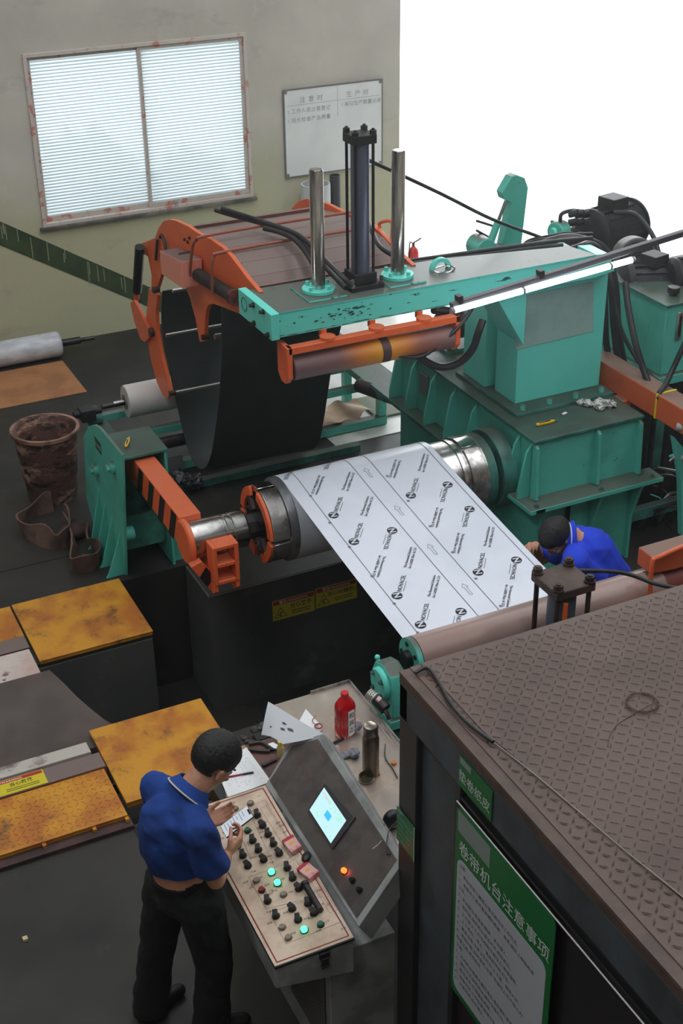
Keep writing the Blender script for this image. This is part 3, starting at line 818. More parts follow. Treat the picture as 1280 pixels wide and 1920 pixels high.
words.build('film_lettering', mat('dark_grey_film_print', (66, 68, 78), .5), t, smooth=False, recalc=False, kind='stuff', label='small dark lettering printed on the film')
for (u, v) in ((690, 886), (748, 955), (810, 1027), (875, 1103)):
    arrows = MB(); a, s = inv2(u, v); f = loc(a, s, math.radians(90), .0026)
    out_ = [(-.055, -.008), (.02, -.008), (.02, -.022), (.055, 0), (.02, .022), (.02, .008), (-.055, .008)]
    for p, q in zip(out_, out_[1:] + out_[:1]):
        p = Vector(p); q = Vector(q); d_ = (q - p).normalized(); n_ = Vector((-d_.y, d_.x)) * .0012
        arrows.poly([f(*(p - n_)), f(*(q - n_)), f(*(q + n_)), f(*(p + n_))])
    arrows.build('arrow_mark', DKL, t, smooth=False, recalc=False)

# pass roller under the platform edge
t = thing('pass_roller', 'long brown roller that the white sheet runs down behind, beside the platform', 'roller', (4.1, RYc, RZc - .12))
MB().cyl((3.0, RYc, RZc), (4.62, RYc, RZc), RRr, n=48).build('roller_body', BROWNROLL, t)
m_ = MB(); m_.lathe([(0, 0), (.118, 0), (.118, .03), (0, .03)], (2.965, RYc, RZc), (1, 0, 0), n=40); m_.build('end_disc', TEAL, t)
m_ = MB(); m_.cyl((2.93, RYc, RZc), (2.966, RYc, RZc), .05, n=20)
for k in range(5): m_.cyl((2.958, RYc + .085 * math.cos(k * 1.257), RZc + .085 * math.sin(k * 1.257)), (2.966, RYc + .085 * math.cos(k * 1.257), RZc + .085 * math.sin(k * 1.257)), .014, n=10)
m_.build('journal', DSTEEL, t)
t = thing('roller_bearing_block', 'teal bearing housing at the near left end of the brown roller', 'bearing', (2.84, 5.38, .0))
m_ = MB(); P = [(-.12, -.16), (.12, -.16), (.13, .02), (.09, .10), (0, .13), (-.09, .10), (-.13, .02)]
m_.prism([(2.80, 5.40 + a, .72 + b_) for a, b_ in P], (.1, 0, 0)); m_.build('housing', TEAL, t, bevel=.008)
m_ = MB(); m_.lathe([(0, 0), (.085, 0), (.095, .012), (.095, .03), (0, .03)], (2.77, 5.40, .73), (1, 0, 0), n=28); m_.build('cover', TEALC, t)
m_ = MB(); bolts(m_, [(2.77, 5.40 + .07 * math.cos(a), .73 + .07 * math.sin(a)) for a in (.8, 2.4, 3.9, 5.5)], .01, .018, (-1, 0, 0)); m_.build('cover_bolts', TEALD, t)
MB().box(2.78, 2.92, 5.26, 5.54, .50, .56).build('foot', TEAL, t, bevel=.006)
MB().box(2.80, 2.90, 5.30, 5.50, 0, .50).build('pedestal', TEALD, t, bevel=.004)
m_ = MB(); m_.cyl((2.82, 5.47, .80), (2.815, 5.49, .835), .012, n=8); m_.sph((2.815, 5.49, .84), .016); m_.build('grease_fitting', TEALC, t)
# ================================================================== MAIN MACHINE HOUSING
t = thing('winder_housing', 'big teal gearbox housing with ledge and ribs at the right end of the drum', 'machine', (5.14, 7.9, 0))
HX0, HX1, HY0, HY1, HZ = 4.70, 5.58, 6.86, 8.80, 1.13
MB().box(HX0 + .02, HX1 - .02, HY0 + .02, HY1, .0, HZ - .02).build('casing', TEAL, t, bevel=.004)
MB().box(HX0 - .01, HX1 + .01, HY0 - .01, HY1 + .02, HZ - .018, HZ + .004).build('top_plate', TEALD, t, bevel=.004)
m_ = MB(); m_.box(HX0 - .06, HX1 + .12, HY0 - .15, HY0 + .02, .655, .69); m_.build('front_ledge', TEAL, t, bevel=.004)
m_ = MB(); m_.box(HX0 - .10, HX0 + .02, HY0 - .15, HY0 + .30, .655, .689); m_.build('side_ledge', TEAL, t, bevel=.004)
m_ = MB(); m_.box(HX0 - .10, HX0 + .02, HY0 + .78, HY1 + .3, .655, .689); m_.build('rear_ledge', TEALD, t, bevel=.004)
for x in (HX0 + .0, 5.20, HX1 - .03):
    m_ = MB(); m_.prism([(x, HY0 + .02, .69), (x, HY0 - .05, .70), (x, HY0 - .03, HZ - .05), (x, HY0 + .02, HZ - .018)], (.022, 0, 0)); m_.build('front_rib', TEAL, t)
for x in (HX0 + .02, 5.20, HX1 - .04):
    m_ = MB(); m_.prism([(x, HY0 + .02, .655), (x, HY0 - .13, .655), (x, HY0 - .10, .60), (x, HY0 - .02, .35), (x, HY0 - .02, .0), (x, HY0 + .02, .0)], (.022, 0, 0)); m_.build('lower_rib', TEAL, t)
for y in (6.90, 7.05, 7.62, 7.92, 8.22, 8.52, 8.78):
    zb = .69 if (y < 7.15 or y > 7.6) else .9
    m_ = MB(); m_.prism([(HX0 + .02, y, zb), (HX0 - .085, y, zb), (HX0 - .085, y, zb + .06), (HX0 - .03, y, HZ - .1), (HX0 + .02, y, HZ - .03)], (0, .02, 0)); m_.build('side_gusset', TEAL, t)
MB().box(5.0, 5.03, 6.855, 6.88, .42, .56).build('sight_slot', DSTEEL, t, bevel=.003)
m_ = MB(); m_.box(HX0 - .004, HX0 + .02, 8.34, 8.46, .86, 1.02); m_.build('name_plate', mat('grey_name_plate', (120, 132, 128), .4, .4), t)
m_ = MB(); bolts(m_, [(HX0 - .03, HY0 - .11, .69), (HX0 + .5, HY0 - .11, .69), (HX1 + .05, HY0 - .11, .69)], .014, .02); m_.build('ledge_bolts', TEALD, t)
MB().box(HX0 - .02, HX0 + .02, HY0 + .28, HY0 + .42, .93, .95).build('hook_plate', RUSTSTEEL, t)

t = thing('crosshead_tower', 'tall teal column bolted on the housing, carrying the long teal beam', 'machine', (5.2, 7.6, HZ))
TX0, TX1 = 4.86, 5.57
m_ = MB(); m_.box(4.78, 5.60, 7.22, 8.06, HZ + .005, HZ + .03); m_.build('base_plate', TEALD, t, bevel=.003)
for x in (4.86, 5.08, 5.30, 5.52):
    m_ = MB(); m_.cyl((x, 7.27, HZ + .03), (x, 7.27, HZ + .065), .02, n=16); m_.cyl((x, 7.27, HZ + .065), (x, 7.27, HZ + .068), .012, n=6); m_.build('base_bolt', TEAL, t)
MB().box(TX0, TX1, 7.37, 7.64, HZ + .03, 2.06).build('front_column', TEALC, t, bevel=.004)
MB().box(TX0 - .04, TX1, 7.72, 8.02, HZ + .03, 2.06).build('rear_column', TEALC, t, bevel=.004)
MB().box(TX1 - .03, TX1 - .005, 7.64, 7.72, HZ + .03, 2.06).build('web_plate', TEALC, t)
m_ = MB(); m_.prism([(4.62, 7.30, 2.02), (4.862, 7.30, 2.02), (4.862, 7.30, 1.62)], (0, .34, 0)); m_.build('gusset', TEALC, t, bevel=.003)
m_ = MB(); q = [pY(u, v, 7.365) for u, v in ((958, 560), (1112, 528), (1112, 621), (967, 656))]
m_.prism(q, (0, .004, 0)); m_.build('dusty_cover', mat('dust_grey_cover_sheet', (150, 184, 176), .6, col2=(136, 168, 160), scale=3, col3=(172, 186, 182), scale3=14, thr3=(.66, .7)), t, label='dull grey-green upper panel on the column face', smooth=False)

# ------------------------------------------------------------------ beam with posts
t = thing('press_beam', 'long teal box beam with chipped paint reaching out over the drum', 'beam', (4.2, 7.48, 2.02))
BY0, BY1, BZ0, BZ1 = 7.24, 7.70, 2.045, 2.205
def bx(o, z0, z1):
    pp_ = [(3.04, BY0 + o), (5.36, BY0 + o), (5.30, BY0 + .24 - o), (4.4, BY1 - .04 - o), (3.04, BY1 - o)]
    return MB().prism([(x, y, z0) for x, y in pp_], (0, 0, z1 - z0))
bx(.006, BZ0 + .006, BZ1 - .006).build('box_section', TEALW, t)
m_ = bx(0, BZ1 - .006, BZ1); m2_ = bx(0, BZ0, BZ0 + .006); m2_.build('lower_flange', TEALW, t); m_.build('upper_flange', TEALW, t)
m_ = MB(); m_.box(2.985, 3.04, BY0 - .01, BY1 + .06, BZ0 - .01, BZ1 + .0); m_.build('end_plate', TEALC, t, bevel=.004)
m_ = MB(); rc = random.Random(9)
for k in range(46):
    if k < 30: c_ = pY(rc.gauss(640, 38), 0, BY0); u_ = rc.gauss(638, 36); v_ = 596 - (u_ - 600) * .17 + rc.gauss(0, 6); c_ = pY(u_, v_, BY0 - .0005)
    else: c_ = Vector((3.06 + (k - 30) * .085 + rc.uniform(-.03, .03), BY0 - .0005, BZ0 + rc.uniform(.004, .014)))
    if not (BZ0 + .004 < c_.z < BZ1 - .01): continue
    a_ = rc.uniform(.004, .018) if k < 30 else rc.uniform(.02, .05); b2 = rc.uniform(.002, .006) if k < 30 else .0022; n2 = 9
    m_.poly([c_ + Vector((a_ * math.cos(q_ * 2 * PI / n2) * rc.uniform(.6, 1.2), 0, b2 * math.sin(q_ * 2 * PI / n2) * rc.uniform(.5, 1.4))) for q_ in range(n2)])
m_.build('paint_chips', mat('bare_dark_steel', (30, 32, 34), .6), t, smooth=False, recalc=False, kind='stuff')
m_ = MB(); m_.ring((2.984, 7.66, 2.13), (2.982, 7.66, 2.13), .045, .042, 32); m_.build('scribed_circle', INK, t)
m_ = MB(); bolts(m_, [(2.985, 7.50, 2.18), (2.985, 7.34, 2.19), (2.985, 7.5, 2.06), (2.985, 7.28, 2.06)], .012, .03, (-1, 0, 0)); m_.build('end_bolts', CASTB, t)
m_ = MB(); m_.prism([(5.36, BY0, BZ0), (5.36, BY0, BZ1), (5.50, BY0 + .05, BZ1 - .03), (5.56, BY0 + .05, BZ0)], (0, .22, 0)); m_.build('rear_cap', TEALC, t)
m_ = MB(); P = [Vector((4.30 + .075 * math.cos(a), 7.47, BZ1 + .075 * math.sin(a))) for a in [k * PI / 14 for k in range(15)]]
Q = [Vector((4.30 + .048 * math.cos(a), 7.47, BZ1 + .048 * math.sin(a))) for a in [k * PI / 14 for k in range(15)]]
for k in range(14): m_.hexa([P[k], P[k + 1], P[k + 1] + Vector((0, .03, 0)), P[k] + Vector((0, .03, 0)), Q[k], Q[k + 1], Q[k + 1] + Vector((0, .03, 0)), Q[k] + Vector((0, .03, 0))])
m_.build('lifting_eye', TEALC, t)
m_ = MB(); m_.tube([(4.30 + .075 * math.cos(a), 7.43 + .035 * math.sin(a), BZ1 + .012 + .01 * math.sin(a)) for a in [k * 2 * PI / 24 for k in range(25)]], .005, 8)
m_.build('wire_ring', CHROME, t)

def post(x, zt, lab):
    t = thing('guide_post', lab, 'post', (x, 7.45, BZ1), 'polished guide posts on the beam')
    MB().box(x - .13, x + .13, 7.30, 7.60, BZ1, BZ1 + .012).build('pad_plate', TEALW, t, bevel=.002)
    m_ = MB(); m_.lathe([(.04, 0), (.105, 0), (.105, .022), (.045, .022)], (x, 7.45, BZ1 + .013), n=36); m_.build('flange', TEALC, t, bevel=.002)
    m_ = MB(); m_.lathe([(0, 0), (.043, 0), (.043, zt - BZ1 - .03), (.038, zt - BZ1 - .02), (0, zt - BZ1 - .02)], (x, 7.45, BZ1 + .02), n=36)
    m_.build('rod', mat('streaky_polished_steel', (216, 212, 206), .2, .9, col2=(120, 112, 104), scale=3, thr=(.4, .65), stretch=(7, 7, .8), rvar=.08), t)
    for a in (.5, 2.1, 3.7, 5.2):
        m_ = MB(); m_.cyl((x + .085 * math.cos(a), 7.45 + .085 * math.sin(a), BZ1 + .035), (x + .085 * math.cos(a), 7.45 + .085 * math.sin(a), BZ1 + .06), .013, n=10); m_.build('flange_bolt', TEALC, t)
post(3.405, 2.985, 'shorter polished steel post nearest the orange wrapper end')
post(3.965, 3.03, 'polished steel post right of the black cylinder, against the glare')
t = thing('press_cylinder', 'tall black hydraulic cylinder with tie rods standing between the two posts', 'cylinder', (3.70, 7.45, BZ1))
MB().box(3.585, 3.815, 7.34, 7.57, BZ1, BZ1 + .03).build('base_plate', CASTB, t, bevel=.003)
MB().box(3.622, 3.778, 7.372, 7.528, BZ1 + .03, BZ1 + .10).build('lower_head', CASTB, t, bevel=.004)
CYLB = mat('blue_black_cylinder', (120, 124, 146), .32, .6)
m_ = MB(); m_.cyl((3.70, 7.45, BZ1 + .1), (3.70, 7.45, 3.11), .058, n=40); m_.build('barrel', CYLB, t)
m_ = MB(); m_.box(3.622, 3.778, 7.372, 7.528, 3.11, 3.165); m_.build('upper_head', CASTB, t, bevel=.004)
for dx in (-.060, .060):
    for dy in (-.060, .060):
        MB().cyl((3.70 + dx, 7.45 + dy, BZ1 + .09), (3.70 + dx, 7.45 + dy, 3.20), .0095, n=10).build('tie_rod', CASTB, t)
        m_ = MB(); m_.cyl((3.70 + dx, 7.45 + dy, 3.165), (3.70 + dx, 7.45 + dy, 3.19), .021, n=6); m_.build('rod_nut', CASTB, t)
m_ = MB(); bolts(m_, [(3.597, 7.355, BZ1 + .03), (3.80, 7.355, BZ1 + .03), (3.80, 7.555, BZ1 + .03)], .012, .05); m_.build('base_bolts', STEEL, t)
# long hose from the cylinder head down to the manifold
MB().tube([pY(690, 300, 7.58), pY(745, 325, 7.6), pY(830, 365, 7.7), pY(920, 410, 7.8), pY(1000, 440, 7.9), pY(1060, 462, 8.0)], .012, 8, 6).build('hydraulic_hose', RUBBER,
    label='thin dark hose running from the tall cylinder down to the right across the glare', cat='hose')

t = thing('press_roller', 'orange frame hanging under the beam with a brown and yellow roller', 'roller', (3.7, 7.25, 1.8))
fy = 7.15
m_ = MB(); m_.box(3.06, 4.27, fy, fy + .06, 1.955, 2.0); m_.build('cross_bar', ORANGE, t, bevel=.003)
for x0 in (3.05, 4.235):
    m_ = MB(); m_.prism([(x0, fy, 2.0), (x0, fy + .16, 2.0), (x0, fy + .16, 1.80), (x0, fy + .11, 1.75), (x0, fy + .05, 1.75), (x0, fy, 1.80)], (.035, 0, 0)); m_.build('side_cheek', ORANGE, t, bevel=.003)
m_ = MB(); m_.lathe([(0, 0), (.076, 0), (.08, .005), (.08, 1.125), (.076, 1.13), (0, 1.13)], (3.095, fy + .06, 1.845), (1, 0, 0), n=40)
PR = mat('brown_yellow_roller_skin', (112, 84, 80), .5, bump=.08)
def rollcol(m):
    nt = m.node_tree; N = nt.nodes; L = nt.links; b = N['Principled BSDF']
    tc = N.new('ShaderNodeTexCoord'); s = N.new('ShaderNodeSeparateXYZ'); L.new(tc.outputs['Object'], s.inputs[0])
    n = N.new('ShaderNodeTexNoise'); n.inputs['Scale'].default_value = 6; L.new(tc.outputs['Object'], n.inputs['Vector'])
    ma = N.new('ShaderNodeMath'); ma.operation = 'MULTIPLY_ADD'; L.new(n.outputs['Fac'], ma.inputs[0]); ma.inputs[1].default_value = .12; L.new(s.outputs['X'], ma.inputs[2])
    cr = N.new('ShaderNodeValToRGB'); L.new(ma.outputs[0], cr.inputs[0])
    mr = N.new('ShaderNodeMapRange'); mr.inputs['From Min'].default_value = -.6 ; mr.inputs['From Max'].default_value = .6
    L.new(ma.outputs[0], mr.inputs['Value']); L.new(mr.outputs[0], cr.inputs[0])
    e = cr.color_ramp.elements
    e[0].position = 0; e[0].color = rgb(104, 82, 84); e[1].position = 1; e[1].color = rgb(120, 96, 92)
    for p, c in ((.30, (118, 84, 78)), (.42, (190, 110, 40)), (.55, (210, 146, 30)), (.68, (196, 120, 40)), (.80, (140, 84, 70))):
        k = e.new(p); k.color = rgb(*c)
    L.new(cr.outputs[0], b.inputs['Base Color'])
rollcol(PR)
m_.build('roller_body', PR, t)
MB().cyl((3.70, fy + .06, 1.845), (3.76, fy + .06, 1.845), .0815, n=40).build('dark_band', mat('dark_tape_band', (74, 52, 48), .6), t)
for x0 in (3.34, 3.68, 4.02):
    m_ = MB(); m_.cyl((x0, 7.19, 2.0), (x0, 7.19, 2.02), .05, n=24); m_.cyl((x0, 7.26, 2.0), (x0, 7.26, 2.045), .025, n=16); m_.build('mount_boss', ORANGE, t)

# ------------------------------------------------------------------ belt wrapper behind the drum
t = thing('belt_wrapper', 'orange framed belt wrapper with brown covers and a dark hanging belt loop', 'machine', (3.6, 8.5, .4))
WX = 3.07
def plateX(px, X, th, nm, m=ORANGE, bevel=.003, **kw):
    q = [pX(u, v, WX) for u, v in px]
    return MB().prism([(X, p.y, p.z) for p in q], (th, 0, 0)).build(nm, m, t, bevel=bevel, **kw)
up = [(258, 459), (290, 446), (297, 427), (306, 414), (318, 411), (330, 414), (352, 424), (371, 437), (395, 449), (417, 464), (432, 480), (445, 497), (462, 520), (486, 548),
      (480, 580), (447, 588), (420, 577), (400, 570), (390, 572), (386, 582), (384, 600), (383, 640), (374, 641), (366, 597), (356, 560), (343, 528), (322, 500), (306, 500), (300, 522), (292, 548), (283, 544), (284, 517), (277, 481), (266, 474)]
plateX(up, WX, .03, 'side_frame')
plateX(up[:19], 4.16, .03, 'side_frame')
lowa = [(283, 540), (292, 545), (300, 553), (296, 580), (298, 620), (306, 665), (316, 705), (324, 738), (318, 746), (310, 742), (298, 716), (286, 670), (279, 625), (278, 595)]
plateX(lowa, WX - .02, .03, 'lower_arm')
plateX([(255, 566), (262, 560), (276, 588), (288, 612), (290, 632), (282, 640), (274, 634), (262, 600)], WX - .05, .025, 'link_arm')
plateX(lowa, 4.16, .03, 'lower_arm')
for (u, v, r_) in ((281, 624, .035), (287, 544, .025), (318, 738, .02), (379, 633, .02)):
    p = pX(u, v, WX - .05); MB().cyl((WX - .055, p.y, p.z), (WX, p.y, p.z), r_, n=20).build('pivot_pin', RUSTSTEEL, t, bevel=.002)
# cylinder at the left
a = pX(262, 463, WX - .05); b_ = pX(256, 560, WX - .05); c_ = a + (b_ - a) * .86
MB().cyl(a, c_, .038, n=20).build('tilt_cylinder', BLACK, t)
MB().cyl(a + Vector((0, -.055, 0)), c_ + Vector((0, -.055, 0)), .012, n=10).build('cylinder_pipe', BLACK, t)
MB().cyl(c_, b_, .022, n=12).build('cylinder_rod', ORANGE, t)
# box on the side plate
q = [pX(u, v, WX - .16) for u, v in ((299, 470), (340, 491), (342, 541), (303, 514))]
m_ = MB(); m_.prism(q, (.15, 0, 0)); m_.build('side_box', mat('salmon_box_face', (232, 148, 126), .6, dust=.9, dustcol=(80, 76, 74)), t, bevel=.003)
# covers: profile in y, z along the top
cov = [(8.98, 2.225), (8.62, 2.285), (8.25, 2.305), (7.98, 2.285), (7.84, 2.235), (7.76, 2.19)]
cx0, cx1 = WX + .032, 4.155
for (y0, z0), (y1, z1) in zip(cov, cov[1:]):
    m_ = MB(); m_.hexa([(cx0, y0, z0 - .006), (cx1, y0, z0 - .006), (cx1, y1 + .004, z1 - .006), (cx0, y1 + .004, z1 - .006), (cx0, y0, z0), (cx1, y0, z0), (cx1, y1 + .004, z1), (cx0, y1 + .004, z1)])
    m_.build('cover_plate', REDBROWN, t, bevel=.001)
m_ = MB(); m_.box(cx0, cx1, 8.97, 9.0, 2.13, 2.25); m_.build('rear_edge', REDBROWN, t)
m_ = MB(); m_.box(cx0, cx1, 7.74, 7.76, 2.06, 2.20); m_.build('front_apron', REDBROWN, t)
# bent pipe rails
for (pa, pb, pc) in (((355, 525), (360, 455), (378, 444)), ((398, 552), (397, 485), (408, 475))):
    A = pX(*pa, WX - .10); B = pX(*pb, WX - .10); C_ = pX(*pc, WX - .06)
    zc = C_.z
    m_ = MB(); m_.tube([A, B + Vector((0, 0, -.03)), B + (C_ - B) * .5, C_, Vector((3.4, C_.y, zc + .01)), Vector((4.14, C_.y, zc + .01))], .011, 8, 4)
    m_.build('bent_rail', mat('dusty_orange_pipe', (150, 84, 66), .6), t)
A = pX(292, 487, WX - .02); B = pX(295, 448, WX - .02)
MB().tube([A, B], .012, 8).build('grab_bar', RUSTSTEEL, t)
m_ = MB(); A = pX(300, 445, WX - .04); m_.tube([A, A + Vector((0, -.04, .03)), A + Vector((0, -.10, -.02)), A + Vector((0, -.12, -.12))], .012, 8, 4); m_.build('lift_hook', RUSTSTEEL, t)
for (u, v) in ((346, 449), (352, 454), (355, 446)):
    p = pX(u, v, WX - .004); MB().cyl((WX - .012, p.y, p.z), (WX, p.y, p.z), .012, n=10).build('bolt', CASTB, t)
A = pX(371, 515, WX - .05); B = pX(436, 555, WX - .05)
MB().cyl(A, B, .045, n=20).build('belt_motor', CASTB, t, bevel=.004)
m_ = MB(); B2 = B + (B - A).normalized() * .01; m_.cyl(B2, B2 + (B - A).normalized() * .05, .055, n=20); m_.build('motor_cap', mat('rusty_motor_cap', (110, 50, 40), .6, col2=(40, 32, 30), scale=20), t)
A = pX(350, 500, WX - .05); m_ = MB(); m_.obox(A, (.09, .14, .16), (.4, 0, 0)); m_.build('valve_block', CASTB, t, bevel=.006)
# far-side orange loop
A = pX(722, 415, 4.2)
m_ = MB(); m_.tube([pX(712, 428, 4.2), pX(712, 418, 4.2), pX(728, 414, 4.2), pX(735, 420, 4.2), pX(734, 450, 4.2)], .012, 8, 5); m_.build('far_handle', ORANGE, t)
# hanging belt loop
Lp = [(415, 566), (416, 610), (416, 660), (414, 705), (411, 750), (405, 800), (397, 850), (388, 874), (375, 880), (362, 866), (350, 835), (338, 790), (328, 745), (318, 700), (308, 650), (302, 600), (304, 545)]
Ln = [pX(u, v, WX + .035) for u, v in Lp]
Rn_px = [(650, 566), (640, 610), (628, 655), (620, 700), (614, 740), (608, 780), (601, 818), (592, 838)]
Rn = [pX(u, v, 4.12) for u, v in Rn_px]
dlt = Rn[7] - Ln[7]
Rfull = Rn + [Ln[k] + dlt * 1.0 for k in range(8, 17)]
for p in Rfull: p.x = 4.12
for k in range(8, 17): Rfull[k].z = Ln[k].z + dlt.z * (1 - (k - 7) / 14); Rfull[k].y = Ln[k].y + dlt.y * (1 - (k - 7) / 14)
CL = catmull(Ln, 4); CRr = catmull(Rfull, 4); nb = len(CL) - 1
m_ = MB(); m_.grid(lambda i, j: CL[int(round(i * nb))].lerp(CRr[int(round(i * nb))], j), nb, 6); m_.solid(.008)
m_.build('belt', mat('dark_green_grey_belt', (50, 56, 54), .6, col2=(42, 46, 46), scale=2, bump=.05), t, label='dark grey-green belt hanging in a loop')
RODM = mat('bright_guide_rod', (200, 196, 190), .35, 1.0)
for (u, v) in ((318, 541), (306, 624), (324, 731)):
    p = pX(u, v, WX + .03); p2 = p + Vector((0, -.03, 0))
    MB().cyl((WX + .03, p.y - .06, p.z), (4.15, p.y - .06 , p.z), .016, n=14).build('guide_rod', RODM, t)
p = pX(402, 632, WX + .05); MB().cyl((WX + .05, p.y, p.z), (4.1, p.y, p.z), .02, n=14).build('guide_rod', RODM, t)
# hoses lying over the covers
def hose(name, px, z_or_y, r, label, mode='Y', m=RUBBER, **kw):
    f = {'Y': pY, 'Z': pZ, 'X': pX}[mode]
    pts = [f(u, v, c) for (u, v), c in zip(px, z_or_y)]
    return MB().tube(pts, r, 10, 6).build(name, m, label=label, cat='hose', **kw)
hose('hydraulic_hose', [(404, 394), (430, 402), (480, 416), (530, 430), (560, 446), (590, 478), (620, 512), (648, 540)], [2.36, 2.36, 2.37, 2.38, 2.38, 2.36, 2.3, 2.26], .016, 'dark hose lying over the brown covers, the outer and longer of the bundle', 'Z')
hose('hydraulic_hose', [(416, 391), (450, 402), (500, 418), (550, 436), (580, 456), (610, 488), (640, 518), (660, 536)], [2.385, 2.385, 2.39, 2.4, 2.4, 2.38, 2.34, 2.28], .016, 'dark hose lying over the brown covers, upper one of the bundle', 'Z')
hose('hydraulic_hose', [(495, 428), (520, 434), (548, 446), (570, 468), (590, 500), (612, 530)], [2.37, 2.37, 2.38, 2.36, 2.31, 2.24], .018, 'short grey sleeve hose beneath the pair on the brown covers', 'Z')
hose('hydraulic_hose', [(692, 420), (700, 440), (712, 462), (735, 478), (760, 490)], [2.38, 2.37, 2.36, 2.34, 2.3], .016, 'dark hose bending down behind the right guide post', 'Z')
hose('hydraulic_hose', [(760, 490), (840, 479), (940, 465), (1040, 452), (1110, 446)], [7.80, 7.76, 7.7, 7.62, 7.6], .014, 'long straight dark hose along the rear edge of the teal beam, lower one', 'Y')
hose('hydraulic_hose', [(760, 496), (860, 483), (960, 470), (1055, 459)], [7.76, 7.72, 7.66, 7.56], .014, 'second straight dark hose along the rear edge of the teal beam', 'Y')
# hoses over the tower and loops left of it
hose('hydraulic_hose', [(1008, 530), (1035, 500), (1075, 470), (1105, 458), (1130, 480), (1145, 540), (1150, 610), (1160, 690)], [7.3, 7.35, 7.5, 7.7, 7.7, 7.6, 7.6, 7.6], .026, 'thick black hose arching over the right end of the teal beam', 'Y')
hose('hydraulic_hose', [(960, 488), (1010, 458), (1060, 444), (1110, 452), (1140, 475), (1155, 540), (1160, 620), (1172, 690)], [7.85, 7.85, 7.85, 7.8, 7.75, 7.7, 7.65, 7.65], .022, 'black hose of the arching bundle, the one furthest back', 'Y')
hose('hydraulic_hose', [(1060, 470), (1100, 462), (1128, 490), (1133, 560), (1136, 640), (1145, 690)], [7.5, 7.55, 7.6, 7.6, 7.6, 7.6], .024, 'black hose hanging straight down against the right side of the teal tower', 'Y')
hose('hydraulic_hose', [(980, 470), (1020, 450), (1070, 440), (1110, 438)], [8.1] * 4, .012, 'thin cable above the bundle of arching hoses', 'Y')
hose('hydraulic_hose', [(768, 648), (790, 672), (825, 688), (860, 680), (885, 655), (896, 625), (905, 600)], [7.6, 7.5, 7.45, 7.4, 7.35, 7.3, 7.32], .026, 'thick black hose looping down left of the teal tower', 'Y')
hose('hydraulic_hose', [(722, 655), (750, 668), (790, 668), (830, 640), (862, 610), (880, 585), (888, 570)], [7.2, 7.15, 7.15, 7.15, 7.15, 7.2, 7.22], .014, 'thin black hose looping from the brown and yellow roller up to the lamp', 'Y')
hose('hydraulic_hose', [(838, 650), (828, 630), (835, 608), (845, 590)], [7.3, 7.3, 7.28, 7.25], .009, 'very thin dark cable beside the left end of the lamp', 'Y')
hose('hydraulic_hose', [(812, 580), (840, 584), (862, 588)], [7.26, 7.27, 7.28], .03, 'short fat black hose end at the left end of the lamp', 'Y')
# small clutter behind loops: motor on bracket
t = thing('small_gear_motor', 'dark little motor on a teal foot left of the teal tower, behind the hose loops', 'motor', (5.1, 8.6, 1.13))
c0 = pY(845, 610, 8.5)
MB().cyl(c0 + Vector((-.1, 0, 0)), c0 + Vector((.15, 0, 0)), .11, n=24).build('motor_body', CASTB, t, bevel=.008)
m_ = MB(); q = pY(850, 668, 8.5); m_.box(c0.x - .08, c0.x + .14, 8.42, 8.6, 1.135, 1.16); m_.prism([(c0.x, 8.44, 1.16), (c0.x, 8.58, 1.16), (c0.x, 8.54, c0.z - .05), (c0.x, 8.48, c0.z - .05)], (.03, 0, 0)); m_.build('motor_foot', TEALD, t)

# ------------------------------------------------------------------ small things on the housing
def knife(p, ang, label, L_=.15, s=1.0):
    p = Vector(p); t = thing('utility_knife', label, 'knife', p, 'yellow utility knives')
    d = Vector((math.cos(ang), math.sin(ang), 0)); n_ = Vector((-d.y, d.x, 0))
    f = lambda x, y, z: p + d * x + n_ * y + Vector((0, 0, z))
    m = MB(); P = [(-.07, -.010), (-.075, 0), (-.07, .012), (-.02, .016), (.03, .012), (.07, .012), (.075, -.006), (.03, -.014), (-.02, -.012)]
    m.prism([f(x * s, y * s, .002) for x, y in P], (0, 0, .014)); m.build('handle', mat('knife_yellow', (226, 178, 28), .4), t, bevel=.002)
    m = MB(); m.prism([f(x * s, y * s, .0165) for x, y in ((-.05, -.004), (.04, -.004), (.04, .005), (-.05, .005))], (0, 0, .002)); m.build('slider_track', BLACK, t)
    m = MB(); m.prism([f(x * s, y * s, .008) for x, y in ((.07, -.005), (.115, -.005), (.105, .006), (.07, .006))], (0, 0, .001)); m.build('blade', CHROME, t)
knife(pZ(239, 832, .947), 1.1, 'yellow utility knife lying on top of the teal stand', s=.9)
knife(pZ(1022, 795, HZ + .006), 0.0, 'yellow utility knife lying on the greasy top of the teal housing')
rg = MB(); c0 = pZ(1125, 762, HZ + .004)
for (dx, dy, r_) in ((0, 0, .045), (-.07, .05, .035), (-.1, .09, .03), (.06, -.03, .04), (.02, .03, .035), (-.03, -.03, .035)):
    rg.sph(c0 + Vector((dx, dy, r_ * .5)), r_, (1, 1, .6), 3)
for v in rg.bm.verts: v.co += Vector((random.uniform(-1, 1), random.uniform(-1, 1), random.uniform(-.6, .8))) * .011
rg.build('crumpled_paper', mat('soiled_white_tissue', (196, 196, 192), .8, col2=(120, 120, 116), scale=20), label='crumpled white tissue lying on the greasy top of the teal housing', cat='paper', smooth=False)
m_ = MB(); p = pZ(1058, 776, HZ + .005); m_.obox(p + Vector((0, 0, .004)), (.05, .02, .006), (0, .1, .5)); m_.build('paper_scrap', PAPER, label='tiny folded pale scrap between the knife and the tissue on the housing', cat='scrap')

